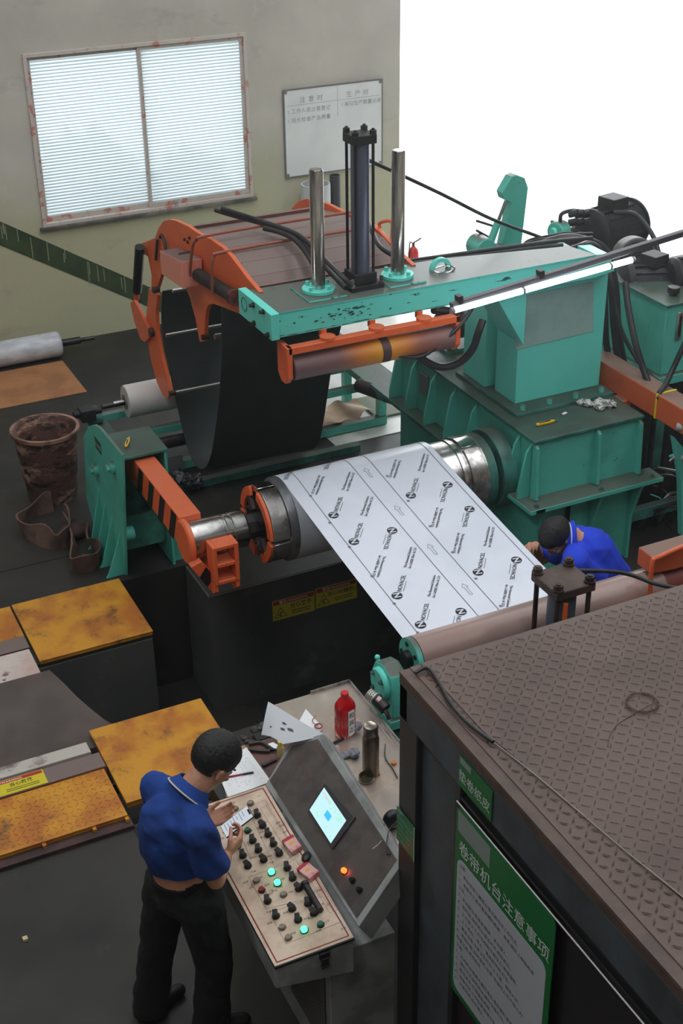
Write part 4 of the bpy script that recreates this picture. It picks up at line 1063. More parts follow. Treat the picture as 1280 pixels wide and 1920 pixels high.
# ------------------------------------------------------------------ LED lamp bar
t = thing('led_bar_lamp', 'long black bar carrying a glowing white LED tube in front of the teal tower', 'lamp', (4.4, 6.5, 2.3))
A = pY(845, 570, 6.6); B = pY(1330, 418, 6.6)
d = (B - A).normalized(); n_ = d.cross(Vector((0, 1, 0))).normalized()
if n_.z < 0: n_ = -n_
m_ = MB(); R3 = Matrix((d, Vector((0, 1, 0)), n_)).transposed()
m_.obox((A + B) / 2 - n_ * .012, ((B - A).length, .04, .036), R3); m_.build('bar', mat('dark_grey_channel', (70, 68, 70), .45), t, bevel=.003)
L0 = pY(849, 582, 6.58); L1 = pY(1188, 486, 6.58)
GLOW = emit('lit_led_tube', (235, 242, 255), 14.0)
Ln_ = (L1 - L0)
for k, (a, b_) in enumerate(((0, .372), (.385, .86), (.872, 1.0))):
    MB().cyl(L0 + Ln_ * a, L0 + Ln_ * b_, .019, n=14).build('lit_tube', GLOW, t)
for a in (0.0, .378, .866, .995):
    MB().cyl(L0 + Ln_ * a - d * .012, L0 + Ln_ * a + d * .006, .0195, n=14).build('tube_cap', mat('grey_tube_cap', (150, 150, 160), .5), t)
for a in (.03, .33):
    q = A + (B - A) * a; m_ = MB(); m_.obox(q + n_ * .014, (.03, .05, .05), R3); m_.build('clip', BLACK, t)
# ================================================================== REAR AND RIGHT SIDE
# unwinder with white roll behind the belt
t = thing('paper_unwinder', 'teal frame with shaft and motor behind the belt, on the bright floor', 'machine', (4.2, 9.9, 0))
fz = .40
def legbox(x, y, z0, z1, s=.05): return MB().box(x - s / 2, x + s / 2, y - s / 2, y + s / 2, z0, z1)
P1 = pY(700, 715, 9.68); P2 = pY(650, 690, 10.1)
for (x, y) in ((5.0, 9.68), (4.88, 10.12), (2.55, 9.68), (2.55, 10.12)):
    legbox(x, y, 0, .40, .07).build('leg', TEALC if x > 3 else TEAL, t)
MB().box(2.5, 5.03, 9.65, 9.71, .36, .42).build('front_rail', TEAL, t, bevel=.003)
MB().box(2.5, 4.92, 10.09, 10.15, .36, .42).build('rear_rail', TEAL, t, bevel=.003)
MB().box(2.5, 5.03, 9.62, 9.70, .02, .09).build('lower_rail', TEAL, t, bevel=.003)
MB().box(4.85, 5.02, 9.6, 10.2, .42, .45).build('cross_plate', TEALD, t, bevel=.003)
MB().box(2.5, 2.62, 9.6, 10.2, .42, .45).build('cross_plate', TEALD, t, bevel=.003)
MB().cyl((2.6, 9.95, .56), (4.78, 9.95, .56), .022, n=16).build('shaft', DSTEEL, t)
c0 = pY(700, 682, 9.95)
MB().cyl((4.80, 9.95, .56), (4.98, 9.95, .56), .065, n=24).build('drive_motor', TEALD, t, bevel=.01)
m_ = MB(); m_.box(4.80, 4.92, 9.88, 10.02, .45, .50); m_.cyl((4.84, 9.95, .5), (4.84, 9.95, .56), .05, n=16); m_.build('bearing_block', TEALD, t, bevel=.004)
m_ = MB(); m_.ring((4.86, 9.95, .64), (4.865, 9.95, .64), .03, .022, 20); m_.build('lifting_ring', DSTEEL, t)
for y_ in (9.9, 10.02):
    MB().cyl((2.46, y_, .50), (2.58, y_, .50), .05, n=20).build('roller_wheel', TEALD, t, bevel=.006)
m_ = MB(); m_.box(2.40, 2.52, 9.84, 9.96, .50, .60); m_.cyl((2.35, 9.9, .56), (2.58, 9.9, .56), .03, n=14); m_.build('chuck', CASTB, t, bevel=.006)
t = thing('white_film_roll', 'white roll of film on the unwinder, left of the dark belt', 'roll', (3.5, 9.95, .43))
m_ = MB(); m_.lathe([(.03, 0), (.13, 0), (.135, .01), (.135, 1.3), (.03, 1.31)], (2.80, 9.95, .565), (1, 0, 0), n=44)
m_.build('wound_film', mat('white_film', (214, 208, 204), .4), t)
m_ = MB(); m_.ring((2.79, 9.95, .565), (2.803, 9.95, .565), .06, .03, 28); m_.build('core', mat('grey_core', (120, 116, 112), .5), t)
MB().cyl((2.7, 9.95, .565), (2.82, 9.95, .565), .02, n=14).build('core_shaft', CHROME, t)
m_ = MB(); m_.prism([(2.95, 9.62, .30), (3.4, 9.60, .33), (3.4, 9.62, .24)], (0, .003, 0)); m_.build('loose_film', PAPER, label='white triangular flap of loose film below the white roll', cat='film')
m_ = MB(); q = [pY(u, v, 9.55) for u, v in ((312, 858), (342, 852), (344, 895), (322, 910), (312, 900))]
m_.prism([(p.x, p.y, max(p.z, .01)) for p in q], (0, .003, 0)); m_.build('loose_film', mat('grey_film', (120, 122, 120), .4), label='grey hanging piece of film behind the orange arm', cat='film')
m_ = MB(); m_.cyl((2.7, 9.6, .3), (3.5, 9.6, .3), .05, n=20); m_.build('dark_roller', DSTEEL, label='dark roller beneath the white film roll', cat='roller')
# brown paper draped on the floor under the frame
m_ = MB()
A, B, C_, D_ = pZ(604, 802, .10), pZ(704, 770, .10), pZ(664, 748, .10), pZ(606, 760, .10)
def pap(i, j):
    a = A.lerp(B, i); b = D_.lerp(C_, i); p = a.lerp(b, j)
    return p + Vector((0, .03 * math.sin(i * 17) * (1 - j), .02 * math.sin(i * 9 + j * 4)))
m_.grid(pap, 20, 8); m_.solid(.003)
m_.build('brown_paper', mat('tan_wrapping_paper', (206, 176, 150), .7, col2=(180, 150, 126), scale=3), label='sheet of tan wrapping paper lying under the teal frame behind the belt', cat='paper')
# crumpled black foil heap
m_ = MB(); c0 = Vector((3.04, 9.32, 0))
for k in range(12): m_.sph(c0 + Vector((random.uniform(-.14, .14), random.uniform(-.1, .1), random.uniform(.03, .10))), random.uniform(.04, .07), (1, 1, .7), 2)
for v in m_.bm.verts: v.co += Vector((random.uniform(-1, 1), random.uniform(-1, 1), random.uniform(-1, 1))) * .016; v.co.z = max(v.co.z, .002)
m_.build('crumpled_film', mat('crumpled_black_film', (34, 36, 40), .3, col2=(110, 114, 120), scale=16, thr=(.6, .66)), smooth=False, label='heap of crumpled black and silver film behind the orange arm', cat='film')
# teal floor beam in front of unwinder, low
MB().box(2.7, 4.6, 9.28, 9.36, 0, .06).build('floor_rail', TEALD, bevel=.004, label='low dark teal rail on the floor behind the hanging belt', cat='rail')
MB().box(4.62, 4.9, 8.9, 10.4, .60, .66).build('bridge_beam', TEALD, bevel=.004, label='dark teal beam running back from the housing to the unwinder', cat='beam')
MB().cyl((4.6, 9.3, .60), (4.72, 8.9, .62), .06, n=16).build('drive_shaft', CASTB, label='short dark shaft at the rear left of the housing', cat='shaft')
MB().box(5.0, 5.3, 9.75, 10.2, 0, .03).build('step_plate', mat('grey_green_step', (110, 116, 96), .6), bevel=.003, label='grey-green step plate on the bright floor beside the frame', cat='plate')
# brown curved sheet standing by the floor glare
m_ = MB(); q = [(755, 640), (800, 636), (830, 640), (800, 760), (778, 735)]
A = pY(752, 652, 9.6); 
m_.prism([(p.x, p.y, p.z) for p in [pY(u, v, 9.4) for u, v in ((752, 652), (812, 628), (822, 650), (802, 800), (774, 800))]], (0, .02, 0))
m_.build('guide_board', mat('grey_brown_board', (92, 84, 76), .6), label='grey-brown board standing between the floor glare and the housing', cat='board')
# cylinder-shaped tubs at the wall
t = thing('paper_tube', 'wide white cardboard tube standing by the wall under the whiteboard', 'tube', (5.73, 12.55, 0))
MB().ring((5.73, 12.55, 0), (5.73, 12.55, 1.32), .15, .135, 32).build('tube_wall', mat('white_card_tube', (190, 192, 192), .6), t)
t = thing('dark_tube', 'narrow dark tube with a blue wrapped foot standing beside the white tube', 'tube', (5.98, 12.62, 0))
MB().ring((5.98, 12.62, 0.0), (5.98, 12.62, 1.36), .055, .045, 24).build('tube_wall', mat('dark_grey_tube', (52, 52, 58), .5), t)
m_ = MB(); m_.lathe([(.056, 1.0), (.07, .9), (.10, .6), (.11, .0), (.05, 0)], (5.98, 12.62, 0), n=20); m_.build('blue_wrap', mat('blue_plastic_wrap', (48, 132, 176), .4, col2=(90, 160, 190), scale=14), t)
t = thing('fire_extinguisher', 'small red fire extinguisher standing at the edge of the bright opening', 'extinguisher', (6.98, 12.75, 0))
c_ = (6.98, 12.75, 0)
m_ = MB(); m_.lathe([(0, 0), (.055, 0), (.06, .02), (.06, .33), (.05, .38), (.02, .41), (0, .41)], c_, n=24); m_.build('bottle', mat('extinguisher_red', (190, 40, 36), .35), t)
m_ = MB(); m_.cyl((6.98, 12.75, .41), (6.98, 12.75, .45), .015, n=10); m_.tube([(6.98, 12.75, .45), (7.03, 12.73, .48), (7.06, 12.72, .5)], .008, 6); m_.tube([(6.98, 12.75, .44), (6.93, 12.74, .46), (6.92, 12.73, .3)], .007, 6, 4); m_.build('valve', BLACK, t)

# whiteboard
t = thing('whiteboard', 'whiteboard with faint handwriting hanging on the back wall beside the bright opening', 'whiteboard', (6.08, WY, 1.34))
BX0, BX1, Z0_, Z1_ = 5.53, 6.63, 1.34, 2.21
MB().box(BX0, BX1, WY - .022, WY, Z0_, Z1_).build('panel', mat('whiteboard_face', (238, 238, 236), .35, col2=(228, 229, 228), scale=2), t, smooth=False)
m_ = MB()
m_.box(BX0 - .008, BX0 + .004, WY - .026, WY, Z0_, Z1_); m_.box(BX1 - .004, BX1 + .008, WY - .026, WY, Z0_, Z1_)
m_.box(BX0 + .004, BX1 - .004, WY - .026, WY, Z0_ - .008, Z0_ + .004); m_.box(BX0 + .004, BX1 - .004, WY - .026, WY, Z1_ - .004, Z1_ + .008)
m_.build('frame', mat('thin_grey_frame', (120, 120, 118), .4), t)
for x in (BX0 + .012, BX1 - .012):
    for z in (Z0_ + .012, Z1_ - .012):
        MB().box(x - .022, x + .022, WY - .029, WY - .01, z - .022, z + .022).build('corner_cap', mat('grey_corner_cap', (128, 122, 118), .5), t, bevel=.004)
FAINT = mat('faint_marker', (160, 162, 166), .5)
m_ = MB()
for (x, z, s, tx, sp) in ((5.70, 2.08, .065, '注 意 时', 1.2), (6.22, 2.08, .065, '生 产 时', 1.2), (5.56, 1.98, .05, '1.工作人员注意登记', 1.2), (5.56, 1.89, .05, '1.班长检查产品质量', 1.2), (6.16, 1.99, .05, '1.每日生产数量记录', 1.1)):
    put_text(m_, tx, lambda a, b: Vector((x + a, WY - .0235, z + b)), size=s, spacing=sp)
m_.box(5.56, 6.6, WY - .0236, WY - .0228, 2.055, 2.058); m_.box(6.12, 6.123, WY - .0236, WY - .0228, 1.9, 2.19)
m_.build('handwriting', FAINT, t, smooth=False, recalc=False)

# ------------------------------------------------------------------ jib / pendulum arm and gear block behind the beam
t = thing('swing_arm', 'pale teal upright swing arm with a cylinder, standing out against the glare', 'machine', (5.8, 9.2, .6))
YJ = 9.1
q = [pY(u, v, YJ) for u, v in ((958, 332), (968, 328), (984, 334), (990, 352), (982, 420), (975, 478), (938, 478), (950, 420), (958, 380), (944, 374), (941, 362))]
m_ = MB(); m_.prism(q, (0, .09, 0)); m_.build('arm_plate', TEAL, t, bevel=.006)
A = pY(948, 376, YJ - .05); B = pY(915, 465, YJ - .05); Mi = A.lerp(B, .45)
MB().cyl(A, Mi, .014, n=12).build('piston_rod', CHROME, t)
MB().cyl(Mi, B, .03, n=16).build('cylinder_barrel', TEAL, t)
for k, (u, v) in enumerate(((900, 462), (938, 476))):
    p = pY(u, v, YJ - .05); MB().cyl(p + Vector((0, -.1, 0)), p + Vector((0, .08, 0)), .09 if k == 0 else .07, n=24).build('gear_hub', TEAL if k == 0 else CASTB, t, bevel=.01)
for (a, b_) in (((893, 414), (925, 424)), ((893, 432), (918, 446))):
    MB().cyl(pY(*a, YJ), pY(*b_, YJ), .01, n=8).build('stub_rod', RUSTSTEEL, t)
c0 = pY(970, 500, 9.1)
MB().box(c0.x - .3, c0.x + .5, 8.95, 9.35, 0.0, c0.z + .1).build('pedestal', TEALD, t, bevel=.01)

def motor(c, d, r, ln, label, m=CASTB, box=True, fins=16):
    c = Vector(c); d = Vector(d).normalized(); u, v = perp(d)
    t = thing('electric_motor', label, 'motor', c - Vector((0, 0, r)))
    mm = MB(); mm.cyl(c - d * ln / 2, c + d * ln / 2, r * .92, n=32); mm.build('motor_body', m, t, bevel=.006)
    mm = MB()
    for k in range(fins):
        a = 2 * PI * k / fins; e = u * math.cos(a) + v * math.sin(a); s_ = e.cross(d)
        mm.hexa([c - d * ln * .4 + e * r * .88 - s_ * .003, c + d * ln * .4 + e * r * .88 - s_ * .003, c + d * ln * .4 + e * r * .88 + s_ * .003, c - d * ln * .4 + e * r * .88 + s_ * .003,
                 c - d * ln * .4 + e * r * 1.03 - s_ * .003, c + d * ln * .4 + e * r * 1.03 - s_ * .003, c + d * ln * .4 + e * r * 1.03 + s_ * .003, c - d * ln * .4 + e * r * 1.03 + s_ * .003])
    mm.build('cooling_fins', m, t, kind='stuff')
    for s_ in (-1, 1):
        mm = MB(); mm.lathe([(0, 0), (r * 1.05, 0), (r * 1.05, .02), (r * .8, .05), (0, .055)], c + d * s_ * ln / 2, d * s_, n=32); mm.build('end_bell', m, t)
    if box:
        mm = MB(); mm.obox(c + Vector((0, 0, r * 1.1)), (r * .9, r * .9, r * .5), (0, 0, .2)); mm.build('terminal_box', m, t, bevel=.006)
    return t
motor(pY(1145, 428, 9.0), (1, .25, 0), .20, .46, 'big black motor at the top, highest in the dark cluster against the glare')
t = thing('gear_case', 'dark rusty gear case beneath the big black motor', 'machine', (6.9, 9.0, .9))
q = [pY(u, v, 8.95) for u, v in ((1082, 436), (1200, 448), (1204, 520), (1090, 530), (1080, 480))]
m_ = MB(); m_.prism(q, (0, .4, 0)); m_.build('case', mat('oily_gear_case', (60, 50, 48), .5, .2, col2=(92, 52, 44), scale=4), t, bevel=.012)
m_ = MB(); p = pY(1130, 470, 8.94)
for k in range(4): m_.cyl(pY(1128 + k * 3, 430 + k * 26, 8.94), pY(1128 + k * 3, 430 + k * 26, 8.94) + Vector((0, -.04, 0)), .022, n=6)
m_.build('case_bolts', mat('red_brown_bolt', (110, 52, 44), .6), t)
for k in range(7):
    p = pY(1066 + (k % 3) * 12, 402 + (k // 3) * 16, 8.9)
    MB().cyl(p, p + Vector((.05, -.05, .02)), .03, n=10).build('pipe_union', CASTB, t, bevel=.003)
MB().box(6.6, 7.3, 8.95, 9.35, 0, 1.2).build('case_pedestal', TEALD, t, bevel=.01)
t = thing('teal_pulley', 'round teal pulley left of the dark motor cluster', 'pulley', pY(1040, 452, 8.9))
p = pY(1040, 436, 8.9); MB().cyl(p, p + Vector((.1, .03, 0)), .085, n=28).build('wheel', TEAL, t, bevel=.012)
MB().cyl(p + Vector((-.03, 0, 0)), p + Vector((0, 0, 0)), .04, n=20).build('boss', TEALC, t, bevel=.004)
MB().box(p.x + .02, p.x + .08, p.y - .04, p.y + .04, 0.0, p.z - .05).build('pulley_post', TEALD, t)
hose('hydraulic_hose', [(1050, 420), (1052, 402), (1070, 395), (1092, 396)], [8.9] * 4, .016, 'short hose curling at the left top of the dark motor cluster', 'Y')
hose('hydraulic_hose', [(1150, 398), (1185, 400), (1205, 415), (1225, 445), (1235, 475)], [8.9, 8.8, 8.7, 8.5, 8.4], .02, 'black hose arching from the big motor down to the right', 'Y')
for k in range(5):
    u0 = 935 + k * 12
    hose('hydraulic_hose', [(u0, 486 - k), (985, 466 - k * 3), (1030, 458 - k * 4), (1075, 446 - k * 2), (1120, 456 + k * 3)], [7.78 + k * .03] * 5, .009,
         ('thin dark hose of the tangle behind the beam, %s' % ('lowest one', 'second from the bottom', 'middle one', 'second from the top', 'topmost one')[k]), 'Y', group='thin hoses tangled behind the beam')

# ------------------------------------------------------------------ hydraulic power unit
t = thing('hydraulic_tank', 'teal hydraulic oil tank at the right edge with a level gauge and breather cap', 'tank', (6.55, 7.8, .3))
KX, KY0, KY1, KZ0, KZ1 = 6.12, 7.38, 8.20, 1.12, 1.66
MB().box(KX, KX + 1.1, KY0, KY1, KZ0, KZ1).build('tank_body', TEAL, t, bevel=.006)
MB().box(KX - .02, KX + 1.12, KY0 - .02, KY1 + .02, KZ1, KZ1 + .012).build('lid', TEALD, t, bevel=.002)
MB().box(KX - .03, KX + 1.12, KY0 - .04, KY1 + .04, KZ0 - .07, KZ0).build('base_channel', TEAL, t, bevel=.005)
for (x, y) in ((KX + .05, KY0 + .03), (KX + 1.0, KY0 + .03), (KX + .05, KY1 - .03), (KX + 1.0, KY1 - .03)):
    MB().box(x - .04, x + .04, y - .04, y + .04, 0, KZ0 - .07).build('leg', TEALD, t)
m_ = MB(); m_.box(KX + .10, KX + .145, KY0 - .018, KY0, KZ1 - .28, KZ1 - .06); m_.build('gauge_frame', STEEL, t, bevel=.01)
MB().box(KX + .113, KX + .132, KY0 - .022, KY0 - .017, KZ1 - .25, KZ1 - .09).build('gauge_glass', mat('dark_gauge_glass', (40, 36, 30), .15), t)
p = Vector((KX + .16, KY0 + .14, KZ1 + .012))
m_ = MB(); m_.lathe([(0, 0), (.03, 0), (.03, .02), (.045, .022), (.045, .06), (.042, .064), (0, .066)], p, n=28); m_.build('breather_cap', BLACK, t)
motor(pY(1222, 530, 7.95), (.9, -.35, 0), .17, .40, 'black motor standing on the teal oil tank behind the breather cap')
motor(pY(1290, 515, 7.75), (.9, -.2, 0), .13, .2, 'black pump cut by the right edge, beside the motor on the tank', box=False)
t = thing('fan_cowl', 'dark round fan cowl between the big motor and the LED bar', 'cowl', pY(1195, 462, 8.2))
p = pY(1195, 485, 8.2); d_ = Vector((-.3, -1, .2)).normalized()
m_ = MB(); m_.cyl(p, p + d_ * -.16, .16, n=36); m_.build('cowl_shell', mat('grey_fan_cowl', (92, 88, 86), .5, .3), t, bevel=.01)
m_ = MB()
for k in range(5): m_.ring(p + d_ * .004, p + d_ * .012, .03 + k * .026, .024 + k * .026, 28)
m_.build('fan_grille', DSTEEL, t, kind='stuff')
hose('hydraulic_hose', [(1172, 530), (1178, 580), (1190, 640), (1205, 690), (1218, 725)], [7.5, 7.35, 7.2, 7.1, 7.0], .024, 'thick black hose hanging down in front of the teal oil tank', 'Y')
hose('hydraulic_hose', [(1150, 560), (1165, 620), (1190, 668), (1215, 700), (1250, 730), (1285, 765)], [7.6, 7.5, 7.4, 7.2, 7.0, 6.9], .016, 'black hose running along the rear of the orange beam', 'Y')
hose('hydraulic_hose', [(1285, 640), (1262, 690), (1248, 720), (1235, 745), (1262, 775), (1290, 785)], [6.9, 6.9, 6.85, 6.8, 6.75, 6.7], .02, 'black hose dropping at the right edge onto the orange beam', 'Y')

# orange beam at the right
t = thing('orange_beam', 'dusty orange beam at the right with a strip of yellow tape around it', 'beam', (5.72, 7.0, 1.12))
MB().box(5.64, 5.80, 5.6, 7.62, 1.12, 1.30).build('box_section', ORANGED, t, bevel=.008)
m_ = MB(); y0 = pX(1226, 790, 5.64).y; m_.box(5.637, 5.803, y0 - .008, y0 + .008, 1.117, 1.303); m_.build('yellow_tape', mat('yellow_tape', (222, 206, 30), .5), t)
MB().box(5.60, 5.68, 7.12, 7.24, 1.0, 1.13).build('end_lug', ORANGED, t, bevel=.012)
t = thing('teal_bracket', 'teal slanted bracket and post at the right edge below the orange beam', 'bracket', (5.95, 6.4, 0))
m_ = MB(); q = [pY(u, v, 6.5) for u, v in ((1264, 820), (1290, 850), (1290, 1010), (1278, 1005), (1276, 900))]
m_.prism(q, (0, .05, 0)); m_.build('bracket_plate', TEAL, t, bevel=.004)
MB().box(5.5, 6.4, 6.9, 6.96, .25, .34).build('cross_rail', TEALD, t, bevel=.003)
MB().box(5.60, 6.3, 6.1, 6.5, 0, .30).build('plinth', TEALD, t, bevel=.01)
for k, (u, v) in enumerate(((1268, 800), (1262, 855))):
    p = pX(u, v, 5.63); MB().cyl(p, p + Vector((.1, -.1, 0)), .028, n=16).build('glove_finger' if 0 else 'pipe_stub', mat('pale_grey_stub', (150, 158, 156), .5),
        label='pale grey pipe stub %s at the right edge' % ('in front of the orange beam' if k == 0 else 'below the orange beam'), cat='pipe')
# valve and pipe clutter in the dark behind the housing
rnd = random.Random(3)
PIPE = mat('dull_pipe', (110, 108, 106), .35, .8)
t = thing('pipe_rack', 'dark tangle of pipes and valves between the housing and the right edge', 'pipes', (6.0, 7.0, 0))
for k in range(26):
    u = rnd.uniform(1200, 1280); v = rnd.uniform(840, 1000); Y = rnd.uniform(6.9, 7.3)
    a = pY(u, v, Y); d_ = Vector((rnd.uniform(.1, .25), rnd.uniform(-.25, .1), rnd.uniform(-.2, .2)))
    a.z = max(a.z, .1)
    m_ = MB(); m_.tube([a, a + d_ * .5 + Vector((0, 0, .03)), a + d_], rnd.choice((.006, .009, .013)), 8, 3)
    m_.build('pipe', PIPE if k % 3 else TEALC if k % 5 == 0 else CASTB, t)
for k in range(5):
    x = 5.75 + k * .13; MB().cyl((x, 7.1, .02), (x, 7.1, 1.05), .022, n=10).build('riser_pipe', CASTB, t)
m_ = MB(); m_.box(5.65, 6.9, 7.52, 7.6, .0, 1.04); m_.build('dark_gap_screen', CASTB, t, bevel=.01)  # dark slab added to block the bright floor showing through the gap
m_ = MB(); m_.box(5.65, 6.5, 7.15, 7.3, .0, .4); m_.build('valve_block', CASTB, t, bevel=.01)

# orange end block by the pass roller
t = thing('orange_hood', 'dusty orange hollow arm with a bent front pipe at the right, over the brown roller', 'machine', (5.0, 5.45, .9))
q = [(4.45, 1.12), (5.4, 1.12), (5.4, .93), (4.74, .93), (4.66, .86), (4.66, .80), (4.45, .84)]
m_ = MB(); m_.prism([(4.51, 5.33, 1.10), (5.4, 5.33, 1.10), (5.4, 5.33, .97), (4.80, 5.33, .97), (4.70, 5.33, .965), (4.51, 5.33, .985)], (0, .13, 0)); m_.build('hood_body', ORANGED, t, bevel=.006)
m_ = MB(); m_.tube([pY(1217, 1150, 5.26), pY(1222, 1058, 5.26), pY(1236, 1044, 5.28), pY(1290, 1020, 5.28)], .014, 10, 4); m_.build('bent_pipe', ORANGE, t)
m_ = MB(); m_.cyl((4.63, 5.40, .84), (5.3, 5.40, .84), .10, n=36); m_.build('inner_roller', mat('red_brown_roller', (122, 56, 44), .5), t)
MB().box(4.95, 5.1, 5.3, 5.5, 0, .7).build('bearing_post', TEALD, t, bevel=.004)
MB().box(4.9, 5.4, 5.52, 5.66, .6, .9).build('rear_bracket', TEALD, t, bevel=.004)

# tie-rod cylinder at the platform edge
t = thing('square_cylinder', 'square-headed hydraulic cylinder with four tie rods beside the platform edge', 'cylinder', (3.74, 5.10, .7))
RB = mat('brown_dusty_cylinder_head', (84, 66, 58), .6, .2, col2=(64, 50, 44), scale=8)
cx, cy, zt = 3.76, 5.14, 1.28
MB().box(cx - .125, cx + .125, cy - .125, cy + .125, zt - .05, zt).build('top_head', RB, t, bevel=.006)
MB().box(cx - .125, cx + .125, cy - .125, cy + .125, .70, .76).build('bottom_head', RB, t, bevel=.006)
MB().box(cx - .1, cx + .1, cy - .1, cy + .1, 0, .7).build('pedestal', TEALD, t)
MB().cyl((cx, cy, .76), (cx, cy, zt - .05), .078, n=32).build('barrel', mat('blue_grey_barrel', (96, 108, 122), .45, .3), t)
for dx in (-.1, .1):
    for dy in (-.1, .1):
        MB().cyl((cx + dx, cy + dy, .76), (cx + dx, cy + dy, zt + .045), .014, n=12).build('tie_rod', RUSTSTEEL, t)
        m_ = MB(); m_.cyl((cx + dx, cy + dy, zt), (cx + dx, cy + dy, zt + .012), .032, n=16); m_.cyl((cx + dx, cy + dy, zt + .012), (cx + dx, cy + dy, zt + .038), .026, n=6); m_.build('rod_nut', RUSTSTEEL, t)
m_ = MB(); m_.box(cx - .085, cx - .045, cy - .15, cy - .12, .76, .90); m_.build('port_block', STEEL, t, bevel=.003)
m_ = MB(); m_.cyl((cx - .065, cy - .135, .90), (cx - .065, cy - .135, .94), .012, n=6); m_.build('port_fitting', STEEL, t)
MB().tube([(cx - .065, cy - .135, .94), (cx - .07, cy - .135, 1.02), (cx - .068, cy - .13, 1.10), (cx - .06, cy - .12, 1.2)], .014, 10, 4).build('orange_sleeve', mat('orange_hose_sleeve', (214, 92, 30), .5), t)
MB().tube([(cx + .13, cy + .05, zt - .02), pY(1150, 1072, 5.15), pY(1190, 1080, 5.1), pY(1230, 1095, 5.0), pY(1300, 1108, 4.9)], .012, 10, 6).build('hydraulic_hose', RUBBER,
    label='black hose leaving the square cylinder head towards the right edge', cat='hose')
m_ = MB(); m_.ring((3.60, 5.02, .80), (3.60, 4.94, .80), .028, .014, 20); m_.box(3.60, 3.66, 4.96, 5.02, .76, .79); m_.build('pivot_bush', RUSTSTEEL, t)
# ================================================================== BOOTH WITH CHEQUER-PLATE ROOF
BX, BY = 2.0, 3.72
PLZ = 2.155
PLATE = mat('brown_chequer_plate', (88, 68, 58), .5, col2=(76, 58, 51), scale=2.2, thr=(.4, .7), col3=(100, 80, 68), scale3=9, thr3=(.6, .8), bump=.12, bscale=30, rvar=.08)
BLUEGREY = mat('blue_grey_steel', (70, 76, 82), .55, col2=(56, 58, 60), scale=5, thr=(.4, .65), bump=.1)
DARKST = mat('dark_booth_steel', (46, 44, 44), .5, col2=(34, 33, 34), scale=4, bump=.08)
EDGE = mat('brown_edge_steel', (88, 68, 58), .6, col2=(70, 56, 50), scale=6, bump=.15)
t = thing('control_booth', 'dark steel booth with a brown chequer-plate roof at the lower right', 'booth', (3.2, 2.6, 0))
m_ = MB(); m_.box(BX + .045, 5.2, -.4, BY - .0, PLZ - .01, PLZ); m_.build('roof_plate', PLATE, t)
# second overlapping sheet; its edge makes the long seam
sA = pZ(927, 1394, PLZ); sB = pZ(1280, 1688, PLZ); dv = (sB - sA).normalized()
s0 = pZ(905, 1372, PLZ); s1 = sA + dv * 3.2
m_ = MB(); m_.prism([(s0.x, s0.y, PLZ), (s1.x, s1.y, PLZ), (5.2, s1.y, PLZ), (5.2, BY, PLZ), (s0.x + .0, BY, PLZ)], (0, 0, .004))
m_.build('roof_overlap_plate', PLATE, t)
m_ = MB()
tear_plate(m_, BX + .06, 4.9, .9, BY - .02, PLZ + .004, step=.036, l=.036, wd=.0075, h=.0028)
m_.build('lozenge', PLATE, t, smooth=False, kind='stuff')
m_ = MB(); m_.box(BX, 5.2, -.4, BY, 2.10, PLZ - .01); m_.build('roof_frame', EDGE, t, bevel=.004)
m_ = MB(); m_.box(BX + .0, BX + .045, -.4, BY, PLZ - .01, PLZ - .004); m_.build('edge_strip', EDGE, t)
m_ = MB(); m_.box(BX + .002, BX + .12, -.4, BY - .003, 1.945, 2.10); m_.build('lintel', BLUEGREY, t, bevel=.003)
m_ = MB(); m_.box(BX + .002, BX + .14, BY - .14, BY - .003, 0, 1.945); m_.build('corner_post', DARKST, t, bevel=.004)
m_ = MB(); m_.box(BX + .03, BX + .06, 3.26, BY - .14, 0, 1.945); m_.build('side_panel', BLUEGREY, t)
m_ = MB(); m_.box(BX + .002, BX + .1, 3.255, 3.29, 0, 1.945); m_.build('door_post', DARKST, t, bevel=.003)
m_ = MB(); m_.box(BX + .002, 5.2, BY - .06, BY - .004, 1.95, 2.10); m_.build('rear_lintel', BLUEGREY, t)
m_ = MB(); m_.box(BX + .14, 5.2, BY - .03, BY - .01, 0, 1.95); m_.build('rear_wall', DARKST, t)
dr_ = MB().box(BX + .025, BX + .05, -.2, 3.255, 0, 1.93).build('door', mat('dark_glossy_door', (34, 32, 33), .28, col2=(44, 30, 34), scale=2), t)
MB().box(BX + .005, BX + .025, -.2, 3.255, 1.885, 1.90).build('door_groove', BLACK, dr_)
MB().box(BX + .05, 5.2, -.4, -.36, 0, 2.1).build('front_wall', DARKST, t)
# cable along the roof edge and seam
P = [pZ(778, 1262, PLZ + .012), pZ(800, 1252, PLZ + .02), pZ(820, 1275, PLZ + .012), pZ(845, 1320, PLZ + .014), pZ(880, 1358, PLZ + .014), pZ(924, 1391, PLZ + .014)]
MB().tube(P, .0075, 8, 6).build('black_cable', RUBBER, label='black cable lying along the left corner of the brown booth roof', cat='cable')
P = [sA + Vector((0, 0, .006)) + dv * k * .22 + Vector((random.uniform(-.004, .004), 0, 0)) for k in range(9)]
MB().tube(P, .0022, 6, 3).build('steel_wire', mat('bright_wire', (150, 144, 138), .4, .5), label='thin bright wire lying along the seam of the booth roof', cat='wire')
c0 = pZ(1203, 1319, PLZ + .008); P = []
for k in range(70):
    a = k * .36; r_ = .058 + .004 * math.sin(k * 1.7); P.append(c0 + Vector((r_ * math.cos(a), r_ * .95 * math.sin(a), .004 + .004 * math.sin(k * .9))))
P += [pZ(u, v, PLZ + .006) for u, v in ((1178, 1345), (1155, 1360), (1142, 1382), (1139, 1400))]
